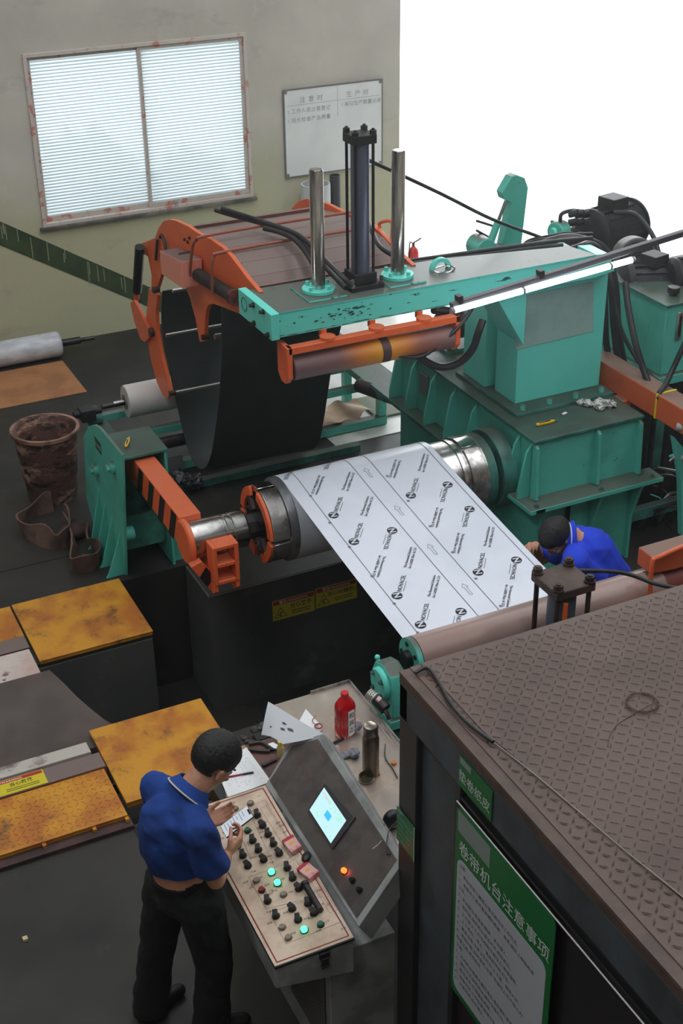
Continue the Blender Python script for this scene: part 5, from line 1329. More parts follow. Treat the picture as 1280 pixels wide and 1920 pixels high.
MB().tube(P, .0012, 6, 2).build('wire_coil', mat('rusty_wire', (70, 48, 40), .6), label='small loop of thin rusty wire on the brown booth roof', cat='wire')

# signs on the booth face (plane X = BX), x axis of the sign runs towards -Y
def sg(x0, z0, l0=0.0):
    return lambda x, y, l=0.0: Vector((BX - .001 - l0 - l, x0 - x, z0 + y))
def panel(f, x0, y0, x1, y1, th, name, m, parent, r=0):
    mb = MB()
    if r:
        pts = []
        for cx_, cy_, a0 in ((x1 - r, y1 - r, 0), (x0 + r, y1 - r, 90), (x0 + r, y0 + r, 180), (x1 - r, y0 + r, 270)):
            for k in range(7):
                a = math.radians(a0 + k * 15); pts.append((cx_ + r * math.cos(a), cy_ + r * math.sin(a)))
    else: pts = [(x0, y0), (x1, y0), (x1, y1), (x0, y1)]
    mb.prism([f(x, y, th[0]) for x, y in pts], Vector((-(th[1] - th[0]), 0, 0)))
    return mb.build(name, m, parent, smooth=False)
WLET = mat('white_lettering', (196, 204, 198), .5)
f = sg(3.262, 1.955)
t = thing('door_sign', 'small green sign with four white characters above the booth door', 'sign', f(.11, 0))
panel(f, 0, 0, .225, .135, (0, .003), 'board', GREEN, t); panel(f, .01, .105, .085, .13, (.003, .004), 'blank_patch', mat('grey_blank_patch', (128, 138, 134), .5), t)
m_ = MB(); put_text(m_, '垫卷纸皮', lambda x, y: f(.112 + x, .035 + y, .0045), size=.053, align='CENTER', bold=.005); m_.build('lettering', WLET, t, smooth=False, recalc=False)
f = sg(3.262, .93)
t = thing('notice_board', 'large green poster with a white panel of small text on the booth door', 'sign', f(.31, 0))
panel(f, 0, 0, .64, .93, (0, .004), 'board', GREEN, t, .03)
panel(f, .015, .82, .235, .915, (.004, .005), 'blank_patch', mat('grey_blank_patch', (0, 0, 0)), t)
panel(f, .02, .03, .61, .70, (.004, .005), 'text_panel', mat('white_text_panel', (176, 176, 182), .5), t, .04)
m_ = MB(); put_text(m_, '卷带机台注意事项', lambda x, y: f(.325 + x, .73 + y, .0055), size=.074, align='CENTER', bold=.006, spacing=1.02); m_.build('title', WLET, t, smooth=False, recalc=False)
TXT = ['上班:', '1、机台班前了解机台情况和当班工作任务;', '2、准备好工具并准备辅料胶膜、卷筒,做好上卷前检查', '工作。', '3、机台配合前准备,精神、紧张做人。', '4、放料前,保持机头清洁对齐,卷取机头。', '5、工作前上下,打包卷取平稳压力,清理钢带。',
       '6、上下卷取、停止、更换配件时,打包。', '7、复查设备,注意卫生打扫,上下班、接班人好。', '8、发现问题,及时停机,注意“非操作人员不得入内”', '检查工具,清点配件。', '下班:', '1、关闭机台电源并做好清洁,卷好废料清理。',
       '2、清扫卫生,保养机台,做好交接打扫。', '3、各项关水,不得擅自离岗。', '4、设备完好,工作台面清理干净,保持整齐。', '5、记录完毕,签字确认。']
m_ = MB()
for k, s_ in enumerate(TXT):
    put_text(m_, s_, lambda x, y, k=k: f(.035 + x, .665 - k * .0365 + y, .0055), size=.0215, bold=.002)
m_.build('body_text', mat('dark_grey_print', (58, 58, 66), .6), t, smooth=False, recalc=False)
m_ = MB(); a = Vector((BX - .008, 3.262, 1.875)); b_ = Vector((BX - .008, 2.0, 1.875)); m_.hexa([a, b_, b_ + Vector((.004, 0, 0)), a + Vector((.004, 0, 0)), a + Vector((0, 0, .004)), b_ + Vector((0, 0, .004)), b_ + Vector((.004, 0, .004)), a + Vector((.004, 0, .004))])
m_.build('bright_strip', mat('bright_edge_strip', (235, 235, 230), .3), label='thin bright strip along the top of the booth door, above the green poster', cat='strip')
f = sg(3.722, 1.318)
t = thing('small_notice', 'small glossy green notice on the corner post of the booth', 'sign', f(.07, 0))
panel(f, 0, 0, .15, .175, (0, .003), 'board', mat('glossy_green_sign', (14, 100, 62), .35), t); panel(f, .01, .158, .05, .170, (.003, .004), 'blank_patch', mat('grey_blank_patch', (0, 0, 0)), t)
panel(f, .146, 0, .15, .175, (.003, .005), 'pale_edge', WLET, t)
m_ = MB()
put_text(m_, '岗位作业区域', lambda x, y: f(.07 + x, .125 + y, .0045), size=.021, align='CENTER', spacing=1.05)
for k, s_ in enumerate(('1.安全第一预防为主', '2.按规程正确操作', '3.保持机台清洁', '请勿擅自操作')): put_text(m_, s_, lambda x, y, k=k: f(.01 + x, .098 - k * .027 + y, .0045), size=.0145)
m_.build('lettering', mat('pale_green_lettering', (120, 190, 160), .5), t, smooth=False, recalc=False)

# ================================================================== OPERATOR CONSOLE
F0 = pZ(515, 1812, .88); F1 = pZ(663, 1757, .95); B0 = pZ(357, 1519, .88); B1 = pZ(497, 1472, .95)
pn = (F1 - F0).cross(B0 - F0).normalized()
if pn.z < 0: pn = -pn
fp = lambda u, v, l=0: pP(u, v, F0, pn) + pn * l
DESKM = mat('scuffed_desk_panel', (212, 190, 168), .42, col2=(160, 134, 112), scale=7, thr=(.42, .68), amt=.75, bump=.05, col3=(120, 96, 80), scale3=22, thr3=(.66, .75))
CABM = mat('grey_white_cabinet', (150, 152, 150), .5, col2=(120, 122, 120), scale=5, bump=.05)
PANM = mat('brushed_grey_steel', (118, 112, 108), .36, .6, col2=(92, 86, 84), scale=7, amt=.8, rvar=.08)
t = thing('control_console', 'grey control console with a worn button panel and a sloping touch screen', 'console', (1.75, 4.2, 0))
dn = Vector((0, 0, -1))
m_ = MB(); m_.hexa([F0 + dn * .13, F1 + dn * .20, B1 + dn * .20, B0 + dn * .13, F0 + dn * .012, F1 + dn * .012, B1 + dn * .012, B0 + dn * .012]); m_.build('desk_body', CABM, t, bevel=.004)
m_ = MB(); cc = (F0 + F1 + B0 + B1) / 4
e_ = lambda p, s: cc + (p - cc) * s
m_.hexa([e_(p, 1.012) + dn * .012 for p in (F0, F1, B1, B0)] + [e_(p, 1.012) + dn * .002 for p in (F0, F1, B1, B0)]); m_.build('black_gasket', BLACK, t)
m_ = MB(); m_.hexa([e_(p, 1.0) + dn * .002 for p in (F0, F1, B1, B0)] + [e_(p, 1.0) for p in (F0, F1, B1, B0)])
desk = m_.build('button_panel', DESKM, t)
# printed frame and fields on the panel
PAT = lambda a, b: (F0.lerp(F1, a)).lerp(B0.lerp(B1, a), b)      # a across, b along
def pline(mb, p, q, w_=.0016, l=.0008):
    d = (q - p).normalized(); n_ = pn.cross(d) * w_ / 2
    mb.poly([p - n_ + pn * l, q - n_ + pn * l, q + n_ + pn * l, p + n_ + pn * l])
m_ = MB(); C4 = [PAT(a, b) for a, b in ((.045, .015), (.955, .015), (.955, .985), (.045, .985))]
for k in range(4): pline(m_, C4[k], C4[(k + 1) % 4], .0055)
m_.build('red_border', mat('dull_red_line', (128, 40, 42), .5), desk, smooth=False, recalc=False)
m_ = MB()
def field(px):
    P = [fp(*q) for q in px]
    for k in range(len(P)): pline(m_, P[k], P[(k + 1) % len(P)], .0012)
field([(463, 1513), (497, 1500), (557, 1600), (515, 1625)]); field([(488, 1516), (500, 1511), (560, 1606), (548, 1612)])
field([(466, 1645), (555, 1612), (592, 1682), (499, 1704)]); field([(505, 1710), (604, 1680), (640, 1728), (536, 1770)])
field([(575, 1640), (588, 1636), (632, 1706), (618, 1712)]); field([(436, 1530), (480, 1512), (520, 1590), (470, 1610)])
rr = random.Random(5)
for k in range(75):     # rows of tiny print beside the knobs
    a = rr.uniform(.12, .93); b = rr.uniform(.05, .95); p = PAT(a, b)
    tx = rr.choice(('启动', '停止', '正转', '反转', '上升', '下降', '松开', '夹紧', '手动', '自动', '前进', '后退'))
    dx = (F1 - F0).normalized(); dy = pn.cross(dx)
    put_text(m_, tx, lambda x, y: p + dx * x + dy * y + pn * .0009, size=.012)
m_.build('panel_print', mat('brown_panel_print', (96, 74, 64), .6), desk, smooth=False, recalc=False)
Z2 = lambda x, y: (380 + x / 3.2, 1480 + y / 3.2)
def cap(name, px, r_, h, m, lab=None, ring=None):
    p = fp(*px)
    b_ = MB()
    if ring: b_.cyl(p, p + pn * .004, r_ * 1.25, n=20); o = b_.build('bezel', ring, desk)
    b_ = MB(); u_, v_ = perp(pn)
    b_.lathe([(0, 0), (r_, 0), (r_, h * .8), (r_ * .9, h), (0, h)], p + pn * (.004 if ring else 0), pn, n=20)
    return b_.build(name, m, desk, label=lab)
KN = [(328, 150), (360, 212), (393, 265), (425, 322), (460, 380), (301, 302), (335, 358), (367, 418), (210, 335), (242, 392), (272, 455), (508, 466), (540, 527), (577, 590), (390, 665),
      (440, 755), (537, 712), (573, 778), (632, 680), (668, 738)]
BEZ = mat('dark_bezel', (30, 28, 28), .3, .3)
for k, (x, y) in enumerate(KN):
    p = fp(*Z2(x, y + 8)); m_ = MB(); m_.cyl(p, p + pn * .006, .018, n=20); m_.cyl(p + pn * .006, p + pn * .014, .0135, n=20)
    dx = (F1 - F0).normalized(); dx = Quaternion(pn, (-.2, .5)[k % 3 == 1]) @ dx; dy = pn.cross(dx)
    Mx = Matrix((dx, dy, pn)).transposed()
    m_.obox(p + pn * .022, (.021, .033, .017), Mx); m_.build('selector_knob', BLACK, desk, bevel=.0015)
GREYB = mat('grey_push_button', (132, 118, 104), .5)
for (x, y) in ((287, 85), (195, 118), (323, 548), (485, 633), (478, 830), (515, 892)): cap('push_button', Z2(x, y), .0135, .008, GREYB, ring=mat('steel_bezel', (120, 112, 104), .4, .5))
for (x, y) in ((270, 250), (708, 815)): cap('push_button', Z2(x, y), .013, .012, mat('dull_green_button', (40, 96, 74), .4), 'unlit dull green button', ring=BEZ)
cap('push_button', Z2(355, 608), .013, .012, mat('dull_red_button', (130, 30, 34), .4), 'dull red button', ring=BEZ)
LG = emit('lit_green_lens', (70, 255, 150), 3.0)
for (x, y) in ((415, 502), (450, 566), (610, 848)): cap('lit_button', Z2(x, y), .0145, .012, LG, 'glowing green button', ring=BEZ)
m_ = MB(); p = (F0.lerp(F1, .62)) + dn * .03; fx = (F1 - F0).normalized(); ny = Vector((fx.y, -fx.x, 0))
q = p + ny * .008
m_.obox(q + dn * .0, (.045, .016, .03), Matrix((fx, -ny, Vector((0, 0, 1)))).transposed()); m_.obox(q + dn * .035 + ny * .006, (.03, .018, .05), Matrix((fx, -ny, Vector((0, 0, 1)))).transposed()); m_.cyl(q + dn * .055 + ny * .01 - fx * .018, q + dn * .055 + ny * .01 + fx * .018, .008, n=10)
m_.build('latch', CASTB, t, bevel=.002)
# rising screen panel
TPX = pZ(607, 1375, 1.2)
sn = (F1 - B1).cross(TPX - B1).normalized()
if sn.x > 0: sn = -sn
sp = lambda u, v, l=0: pP(u, v, B1, sn) + sn * l
outer = [(497, 1472), (543, 1393), (607, 1375), (758, 1612), (672, 1738)]
bk = Vector((.06, 0, -.10))
m_ = MB(); m_.prism([sp(*q) for q in outer], bk); m_.build('screen_housing', CABM, t, bevel=.003)
inner = [(506, 1463), (547, 1396), (594, 1384), (746, 1618), (669, 1727)]
inner = [(506, 1464), (548, 1399), (596, 1386), (744, 1612), (669, 1722)]
m_ = MB(); m_.prism([sp(*q, .001) for q in inner], sn * .002); pan = m_.build('screen_panel', PANM, t)
bez = [(610, 1457), (669, 1531), (622, 1594), (579, 1521)]
bez = [(612, 1470), (669, 1534), (626, 1594), (580, 1522)]
m_ = MB(); m_.prism([sp(*q, .003) for q in bez], sn * .012); bz = m_.build('screen_bezel', mat('dark_grey_bezel', (56, 54, 56), .4), pan, bevel=.003)
scr = [(611.5, 1479), (653, 1541), (624, 1584), (584, 1521)]
sA_, sB_, sC_, sD_ = [sp(*q, .0155) for q in scr]
m_ = MB(); m_.poly([sA_, sB_, sC_, sD_]); m_.build('lit_screen', emit('lit_screen', (196, 240, 246), 1.15, (40, 44, 46)), pan, smooth=False)
scm = lambda a, b, l=.0005: (sD_.lerp(sC_, a)).lerp(sA_.lerp(sB_, a), b) + sn * l
def srect(a0, b0, a1, b1, nm, m, l=.0005):
    b_ = MB(); b_.poly([scm(a0, b0, l), scm(a1, b0, l), scm(a1, b1, l), scm(a0, b1, l)]); b_.build(nm, m, pan, smooth=False, recalc=False)
srect(.42, .38, .62, .62, 'screen_block', emit('screen_blue', (60, 168, 225), 1.0), .0006)
m_ = MB(); srr = random.Random(2)
for k in range(26):
    a = srr.uniform(.05, .9); b = srr.choice((.1, .18, .72, .8, .88)); m_.poly([scm(a, b), scm(a + .05, b), scm(a + .05, b + .04), scm(a, b + .04)])
m_.build('screen_text', emit('screen_green', (140, 210, 160), .9), pan, smooth=False, recalc=False)
m_ = MB()
for k in range(8):
    a = .05 + k * .04; m_.poly([scm(a, .82), scm(a + .02, .82), scm(a + .02, .9), scm(a, .9)])
m_.build('screen_marks', emit('screen_rose', (220, 150, 170), .9), pan, smooth=False, recalc=False)
p = sp(648, 1634); m_ = MB(); m_.cyl(p, p + sn * .006, .016, n=20); m_.build('lamp_bezel', BEZ, pan)
m_ = MB(); m_.lathe([(0, 0), (.012, 0), (.012, .012), (.008, .018), (0, .020)], p + sn * .006, sn, n=20); m_.build('red_lamp', emit('lit_red_lens', (255, 70, 20), 8.0), pan, label='glowing red indicator lamp')
for (x, y) in ((663, 1652), (676, 1670)):
    p = sp(x, y); m_ = MB(); m_.cyl(p, p + sn * .01, .014, n=20); m_.cyl(p + sn * .01, p + sn * .022, .010, n=16); m_.build('black_switch', BLACK, pan)
m_ = MB(); gx = (sp(560, 1440) - sp(600, 1500)); 
def sline2(px, tx, sz):
    a = sp(*px[0], .0032); b = sp(*px[1], .0032); d = (b - a).normalized(); e = sn.cross(d)
    put_text(m_, tx, lambda x, y: a + d * x + e * y, size=sz)
sline2(((553, 1424), (580, 1470)), '横剪机组卷取', .030); sline2(((585, 1393), (628, 1450)), '自动化设备有限公司', .018); sline2(((597, 1400), (628, 1444)), '电气控制系统', .018)
m_.build('faded_print', mat('faded_red_print', (96, 70, 70), .5), pan, smooth=False, recalc=False)
# pedestal with grille
m_ = MB(); m_.box(1.69, 2.0, F0.y + .03, B1.y - .03, 0, .78); ped = m_.build('pedestal', CABM, t, bevel=.004)
m_ = MB(); m_.box(1.685, 1.69, F0.y + .08, F0.y + .45, .15, .72); m_.build('grille_plate', mat('dark_grille', (50, 44, 42), .6), t)
m_ = MB()
for k in range(14):
    for s_ in (-1, 1):
        y0 = F0.y + .08 + k * .027; a = Vector((1.684, y0, .16 if s_ > 0 else .71)); b_ = Vector((1.684, y0 + .0 + .02, .71 if s_ > 0 else .16))
        m_.tube([a, b_], .002, 4)
for k in range(26): m_.tube([Vector((1.684, F0.y + .08, .16 + k * .022)), Vector((1.684, F0.y + .45, .17 + k * .022))], .0016, 4)
m_.build('grille_mesh', mat('grey_grille_wire', (110, 108, 106), .5), t, kind='stuff', smooth=False)

# things lying on the button panel
def pack(px, ang, label):
    p = fp(*px); dx = Quaternion(pn, ang) @ (F1 - F0).normalized(); dy = pn.cross(dx); Mx = Matrix((dx, dy, pn)).transposed()
    t = thing('cigarette_pack', label, 'pack', p, 'cigarette packs on the console')
    MB().obox(p + pn * .013, (.056, .088, .024), Mx).build('box', mat('pink_white_pack', (214, 170, 166), .4, col2=(196, 120, 116), scale=14), t, bevel=.002)
    m = MB(); m.obox(p + pn * .013 + dy * .035, (.0575, .02, .0255), Mx); m.build('lid_band', RED, t, bevel=.002)
    m = MB(); m.cyl(p + pn * .0252, p + pn * .0256, .011, n=8); m.build('gold_mark', mat('gold_print', (226, 160, 50), .4), t)
pack((549, 1588), .25, 'pink and white cigarette pack on the console, the one nearer the operator')
pack((579, 1638), .45, 'pink and white cigarette pack on the console beside the black handle')
p = fp(576, 1612); m_ = MB(); m_.sph(p + pn * .018, .03, (1.3, .7, .55), 3, (0, .2, .9)); m_.build('black_pouch', BLACK, label='small black pouch between the two cigarette packs', cat='pouch')
a, b_ = fp(575, 1666, .016), fp(602, 1712, .016); t = thing('torch', 'black rubber-gripped torch lying on the console panel', 'torch', (a + b_) / 2 - pn * .016)
MB().cyl(a, b_, .0145, n=18).build('grip', RUBBER, t, bevel=.002); MB().cyl(a + (a - b_).normalized() * .02, a, .018, n=18).build('head', BLACK, t, bevel=.002)
a = fp(590, 1710, .004); m_ = MB(); m_.ring(a, a + pn * .003, .016, .012, 20); m_.build('steel_ring', CHROME, label='small steel ring at the end of the black torch', cat='ring')

# ================================================================== TABLE BEHIND THE CONSOLE
TZ = .80
TABM = mat('red_brown_table', (98, 62, 58), .45, col2=(70, 46, 44), scale=5, bump=.05)
t = thing('work_table', 'cluttered work table with a stainless top behind the console', 'table', (2.2, 4.9, 0))
MB().box(1.70, 2.37, 4.78, 5.16, TZ - .03, TZ).build('wooden_top', TABM, t, bevel=.003)
MB().box(2.12, 2.60, 3.80, 5.40, TZ - .028, TZ + .002).build('steel_top', mat('scratched_stainless', (214, 202, 190), .24, .7, col2=(186, 164, 148), scale=4, thr=(.4, .7), rvar=.1, bump=.04), t, bevel=.002)
m_ = MB(); m_.box(2.594, 2.602, 4.6, 5.40, TZ, TZ + .02); m_.box(2.37, 2.602, 5.395, 5.403, TZ, TZ + .02); m_.build('raised_rim', STEEL, t)
for (x, y) in ((1.74, 5.12), (2.57, 5.36), (2.57, 3.84), (2.16, 3.84), (1.74, 4.82)):
    MB().box(x - .02, x + .02, y - .02, y + .02, 0, TZ - .03).build('leg', DARKST, t)
# dark tray at the left of the table
m_ = MB(); m_.box(1.63, 1.69, 4.80, 5.02, TZ - .10, TZ - .0); m_.build('black_tray', BLACK, label='dark box at the table edge by the operator head', cat='box')
def flat(px, z, name, m, label, cat, th=.002, curl=None):
    P = [pZ(u, v, z) for u, v in px]
    return MB().prism(P, (0, 0, th)).build(name, m, label=label, cat=cat)
# clipboard with papers and pen
t = thing('clipboard', 'brown clipboard with handwritten white sheets behind the console', 'clipboard', pZ(452, 1450, TZ))
MB().prism([pZ(u, v, TZ + .003) for u, v in ((408, 1420), (458, 1398), (512, 1470), (425, 1500))], (0, 0, .005)).build('board', mat('brown_hardboard', (150, 120, 96), .6), t)
MB().prism([pZ(u, v, TZ + .009) for u, v in ((404, 1440), (462, 1402), (508, 1466), (428, 1497))], (0, 0, .003)).build('sheets', PAPER, t)
m_ = MB()
A, B, C_, D_ = [pZ(u, v, TZ + .0125) for u, v in ((410, 1442), (460, 1408), (500, 1462), (430, 1492))]
for i in range(13):
    for k in range(9):
        if rr.random() < .55:
            a, b = .08 + k * .1, .06 + i * .07; p0 = A.lerp(B, a).lerp(D_.lerp(C_, a), b); p1 = A.lerp(B, a + .06).lerp(D_.lerp(C_, a + .06), b); p2 = (p1 - p0).cross(Vector((0, 0, 1))) * .12
            m_.poly([p0, p1, p1 + p2, p0 + p2])
m_.build('handwriting', GREYINK, t, smooth=False, recalc=False)
a, b_ = pZ(424, 1457, TZ + .018), pZ(475, 1448, TZ + .018)
t = thing('pen', 'red and black pen lying on the handwritten sheets', 'pen', (a + b_) / 2 - Vector((0, 0, .005)))
MB().cyl(a.lerp(b_, .12), a.lerp(b_, .6), .0045, n=12).build('barrel', mat('pen_red', (150, 30, 50), .35), t)
MB().cyl(a.lerp(b_, .6), b_, .005, n=12).build('cap', BLACK, t); MB().cyl(a, a.lerp(b_, .12), .001, .0045, n=12).build('tip', BLACK, t)
# standing loose papers
m_ = MB(); q = [sp(500, 1390), sp(500, 1320), sp(560, 1352), sp(605, 1370)]
P0, P1, P2, P3 = pZ(490, 1378, 1.1), pZ(503, 1320, 1.16), pZ(556, 1352, 1.18), pZ(610, 1373, 1.20)
P4 = pZ(530, 1396, 1.12)
m_.grid(lambda i, j: (P0.lerp(P4, i)).lerp(P1.lerp(P3, i), j) + Vector((0, 0, .015 * math.sin(i * 3 + j * 2))), 8, 8); m_.solid(.0012)
m_.build('loose_sheet', mat('greyish_paper', (190, 192, 196), .7), label='greyish sheet with dark smudges leaning on the top of the screen panel', cat='paper')
m_ = MB(); g_ = lambda a, b: (P0.lerp(P4, a)).lerp(P1.lerp(P3, a), b) + Vector((0, 0, .015 * math.sin(a * 3 + b * 2) + .003)) + Vector((-.002, -.002, 0))
for (a, b, l_, w_) in ((.45, .42, .14, .05), (.55, .55, .16, .06), (.38, .62, .12, .04), (.2, .3, .08, .03)):
    m_.poly([g_(a, b), g_(a + l_ * .4, b - w_), g_(a + l_, b), g_(a + l_ * .5, b + w_)])
m_.build('smudges', mat('dark_smudges', (70, 70, 74), .7), label='dark ink smudges on the leaning grey sheet', cat='mark', smooth=False, recalc=False)
flat(((555, 1363), (573, 1330), (605, 1365), (600, 1372)), TZ + .02, 'folded_sheet', PAPER, 'folded white sheet behind the grey one, with a red-ringed key on it', 'paper', .003)
m_ = MB(); c0 = pZ(597, 1362, TZ + .03); m_.ring(c0, c0 + Vector((0, 0, .005)), .022, .016, 16); m_.tube([c0, pZ(585, 1352, TZ + .03), pZ(592, 1342, TZ + .03)], .002, 6, 3)
m_.build('key_ring', mat('red_wire', (150, 50, 46), .4), label='small ring with red wire on the folded white sheet', cat='ring')
flat(((500, 1396), (512, 1392), (528, 1402), (515, 1404)), TZ + .004, 'paper_slip', PAPER, 'small white slip between the clipboard and the leaning sheet', 'paper')
# pliers
p = pZ(492, 1404, TZ + .01)
t = thing('pliers', 'black-handled pliers lying beyond the clipboard', 'pliers', p - Vector((0, 0, .01)))
for s_ in (-1, 1):
    P = [pZ(466, 1400 + s_ * 5, TZ + .012), pZ(490, 1400 + s_ * 8, TZ + .012), pZ(506, 1405 + s_ * 3, TZ + .012)]
    MB().tube(P, .009, 8, 5).build('handle', mat('dark_olive_grip', (46, 42, 28), .5), t)
MB().tube([pZ(504, 1405, TZ + .012), pZ(524, 1408, TZ + .012)], .010, 8, taper=.003).build('jaws', DSTEEL, t)
p0 = pZ(526, 1412, TZ + .02); t = thing('tape_dispenser', 'yellow capped clear bottle beside the screen panel', 'bottle', p0 - Vector((0, 0, .02)))
m_ = MB(); m_.lathe([(0, 0), (.018, 0), (.02, .05), (.012, .07), (0, .07)], p0 + Vector((0, 0, -.018)), n=20); m_.build('bottle_body', mat('cloudy_plastic', (190, 176, 120), .25), t)
m_ = MB(); m_.cyl(p0 + Vector((0, 0, .052)), p0 + Vector((0, 0, .075)), .013, n=16); m_.build('cap', mat('cap_yellow', (226, 200, 40), .4), t)
m_ = MB(); m_.tube([pZ(492, 1436, TZ + .01), pZ(518, 1424, TZ + .01)], .008, 8); m_.build('black_marker', BLACK, label='black marker beside the clear bottle with the yellow cap', cat='marker')
# red jug
p = pZ(647, 1376, TZ + .002) ; p = Vector((p.x, p.y, TZ + .003))
t = thing('red_bottle', 'large red drink bottle with a white label on the steel table top', 'bottle', p)
JW, JD = .052, .042
m_ = MB()
def jug(prof, c, n=32, sq=3.2):
    rings = []
    for s_, h in prof:
        R_ = []
        for k in range(n):
            a = 2 * PI * k / n + .6; ca, sa = math.cos(a), math.sin(a); r_ = 1 / ((abs(ca) ** sq + abs(sa) ** sq) ** (1 / sq))
            x_, y_ = JW * s_ * r_ * ca, JD * s_ * r_ * sa
            R_.append(m_.bm.verts.new(c + Vector((x_ * .97 - y_ * .25, x_ * .25 + y_ * .97, h))))
        rings.append(R_)
    for A_, B_ in zip(rings, rings[1:]):
        for k in range(n): m_.bm.faces.new((A_[k], A_[(k + 1) % n], B_[(k + 1) % n], B_[k]))
    m_.bm.faces.new(rings[0][::-1]); m_.bm.faces.new(rings[-1])
jug([(.92, 0), (1, .01), (1, .06), (.96, .066), (1, .075), (1, .175), (.92, .195), (.6, .222), (.36, .234), (.3, .24)], p)
m_.build('jug_body', mat('red_liquid_plastic', (190, 16, 26), .12, coat=.6, col2=(150, 10, 20), scale=6), t)
m_ = MB(); m_.lathe([(0, 0), (.019, 0), (.02, .004), (.02, .022), (.017, .025), (0, .025)], p + Vector((0, 0, .238)), n=28); m_.build('cap', mat('cap_red', (205, 30, 36), .35), t)
dx = Vector((.93, -.37, 0)); 
dx = Vector((.97, .24, 0)); nrm = Vector((dx.y, -dx.x, 0))
l0 = p + nrm * (JD + .003) + Vector((0, 0, .02)) - dx * .016
m_ = MB(); m_.prism([l0, l0 + dx * .040, l0 + dx * .040 + Vector((0, 0, .15)), l0 + Vector((0, 0, .15))], nrm * .001); m_.build('label_panel', PAPER, t)
m_ = MB()
for k, ch in enumerate('和其正'): put_text(m_, ch, lambda x, y, k=k: l0 + nrm * .0015 + dx * (.003 + x) + Vector((0, 0, .107 - k * .045 + y)), size=.036, bold=.004)
m_.build('label_lettering', INK, t, smooth=False, recalc=False)
# thermos
p = pZ(695, 1450, TZ + .003)
t = thing('steel_thermos', 'tall brushed steel thermos bottle with a steel lid on the table', 'thermos', p)
TH = mat('brushed_thermos_steel', (128, 118, 104), .3, .9, col2=(100, 90, 80), scale=3, stretch=(8, 8, .4), rvar=.05)
m_ = MB(); m_.lathe([(0, 0), (.038, 0), (.041, .004), (.041, .215), (.037, .235), (.033, .243), (0, .243)], p, n=40); m_.build('flask', TH, t)
m_ = MB(); m_.lathe([(0, 0), (.034, 0), (.034, .003), (.036, .004), (.036, .045), (.033, .05), (.028, .048), (0, .048)], p + Vector((0, 0, .245)), n=40); m_.build('lid', mat('thermos_lid_steel', (150, 142, 132), .25, .95), t)
# power tool / grinder with vent holes
a = pZ(690, 1300, TZ + .10); b_ = a + Vector((.03, -.06, -.02)); c_ = a + Vector((.045, -.11, -.045))
t = thing('grinder', 'black and silver power tool with a vented motor end, behind the red bottle', 'tool', Vector((b_.x, b_.y, TZ)))
MB().cyl(a, a + (b_ - a) * .7, .032, n=28).build('vented_end', mat('silver_vented_housing', (170, 166, 160), .4, .5), t, bevel=.003)
m_ = MB(); d_ = (b_ - a).normalized(); u_, v_ = perp(d_)
for i in range(3):
    for k in range(16):
        e = u_ * math.cos(k * PI / 8 + i * .2) + v_ * math.sin(k * PI / 8 + i * .2); q = a + d_ * (.01 + i * .012) + e * .031; m_.cyl(q, q + e * .002, .0035, n=6)
m_.build('vent_holes', BLACK, t, kind='stuff', smooth=False)
MB().cyl(a + (b_ - a) * .7, c_, .034, n=28).build('motor_barrel', BLACK, t, bevel=.003)
m_ = MB(); m_.obox(a + (b_ - a) * 1.1 + Vector((-.012, -.012, .03)), (.03, .02, .012), (.5, 0, .6)); m_.build('maker_label', mat('pale_red_label', (206, 170, 166), .4), t)
MB().cyl(c_, Vector((c_.x + .01, c_.y - .02, TZ + .005)), .012, n=12).build('spindle', STEEL, t)
# grey work gloves
for k, (u, v, z_, rot) in enumerate(((668, 1362, .04, .4), (664, 1412, .02, 1.2))):
    c0 = pZ(u, v, TZ + z_); m_ = MB()
    m_.sph(c0, .034, (1.1, .8, .6), 3, (0, 0, rot))
    for q in range(4):
        a_ = rot + 1.2 + q * .25; m_.caps(c0 + Vector((math.cos(a_) * .025, math.sin(a_) * .025, 0)), c0 + Vector((math.cos(a_) * .065, math.sin(a_) * .065, -.012)), .010, .008, 10)
    m2_ = evalmesh(m_, .004, 4)
    for v_ in m2_.bm.verts: v_.co += Vector((math.sin(v_.co.y * 240), math.cos(v_.co.x * 260), math.sin(v_.co.x * 300))) * .0018
    m2_.build('work_glove', mat('grey_knit_glove', (120, 120, 126), .9, col2=(60, 60, 90), scale=16, thr=(.55, .62), bump=.3, bscale=90),
              label=('crumpled grey work glove between the red bottle and the thermos', 'grey work glove in front of the red bottle, by the dark key bundle')[k], cat='glove', group='grey work gloves')
m_ = MB(); m_.tube([pZ(625, 1393, TZ + .01), pZ(640, 1386, TZ + .012), pZ(665, 1374, TZ + .012)], .007, 8, 4); m_.ring(pZ(620, 1395, TZ + .008), pZ(620, 1395, TZ + .012), .010, .006, 16)
m_.build('folding_knife', BLACK, label='black folding tool lying at the foot of the red bottle', cat='tool')
p = pZ(687, 1462, TZ + .003); t = thing('ashtray', 'small dark glass ashtray in front of the thermos', 'ashtray', p)
m_ = MB(); m_.lathe([(0, 0), (.034, 0), (.04, .012), (.038, .026), (.032, .026), (.028, .01), (0, .008)], p, n=28); m_.build('bowl', mat('olive_glass', (58, 54, 34), .12, coat=.5), t)
m_ = MB(); p = pZ(708, 1452, TZ + .003); m_.lathe([(0, 0), (.012, 0), (.012, .012), (0, .014)], p, n=16); m_.build('amber_cap', mat('amber_cap', (176, 108, 50), .4), label='small amber bottle cap at the foot of the thermos', cat='cap')
m_ = MB(); p = pZ(738, 1432, TZ + .003); m_.lathe([(0, 0), (.014, 0), (.014, .012), (0, .014)], p, n=16); m_.build('amber_cap', mat('amber_cap', (0, 0, 0)), label='small brown cap right of the thermos by the booth post', cat='cap')
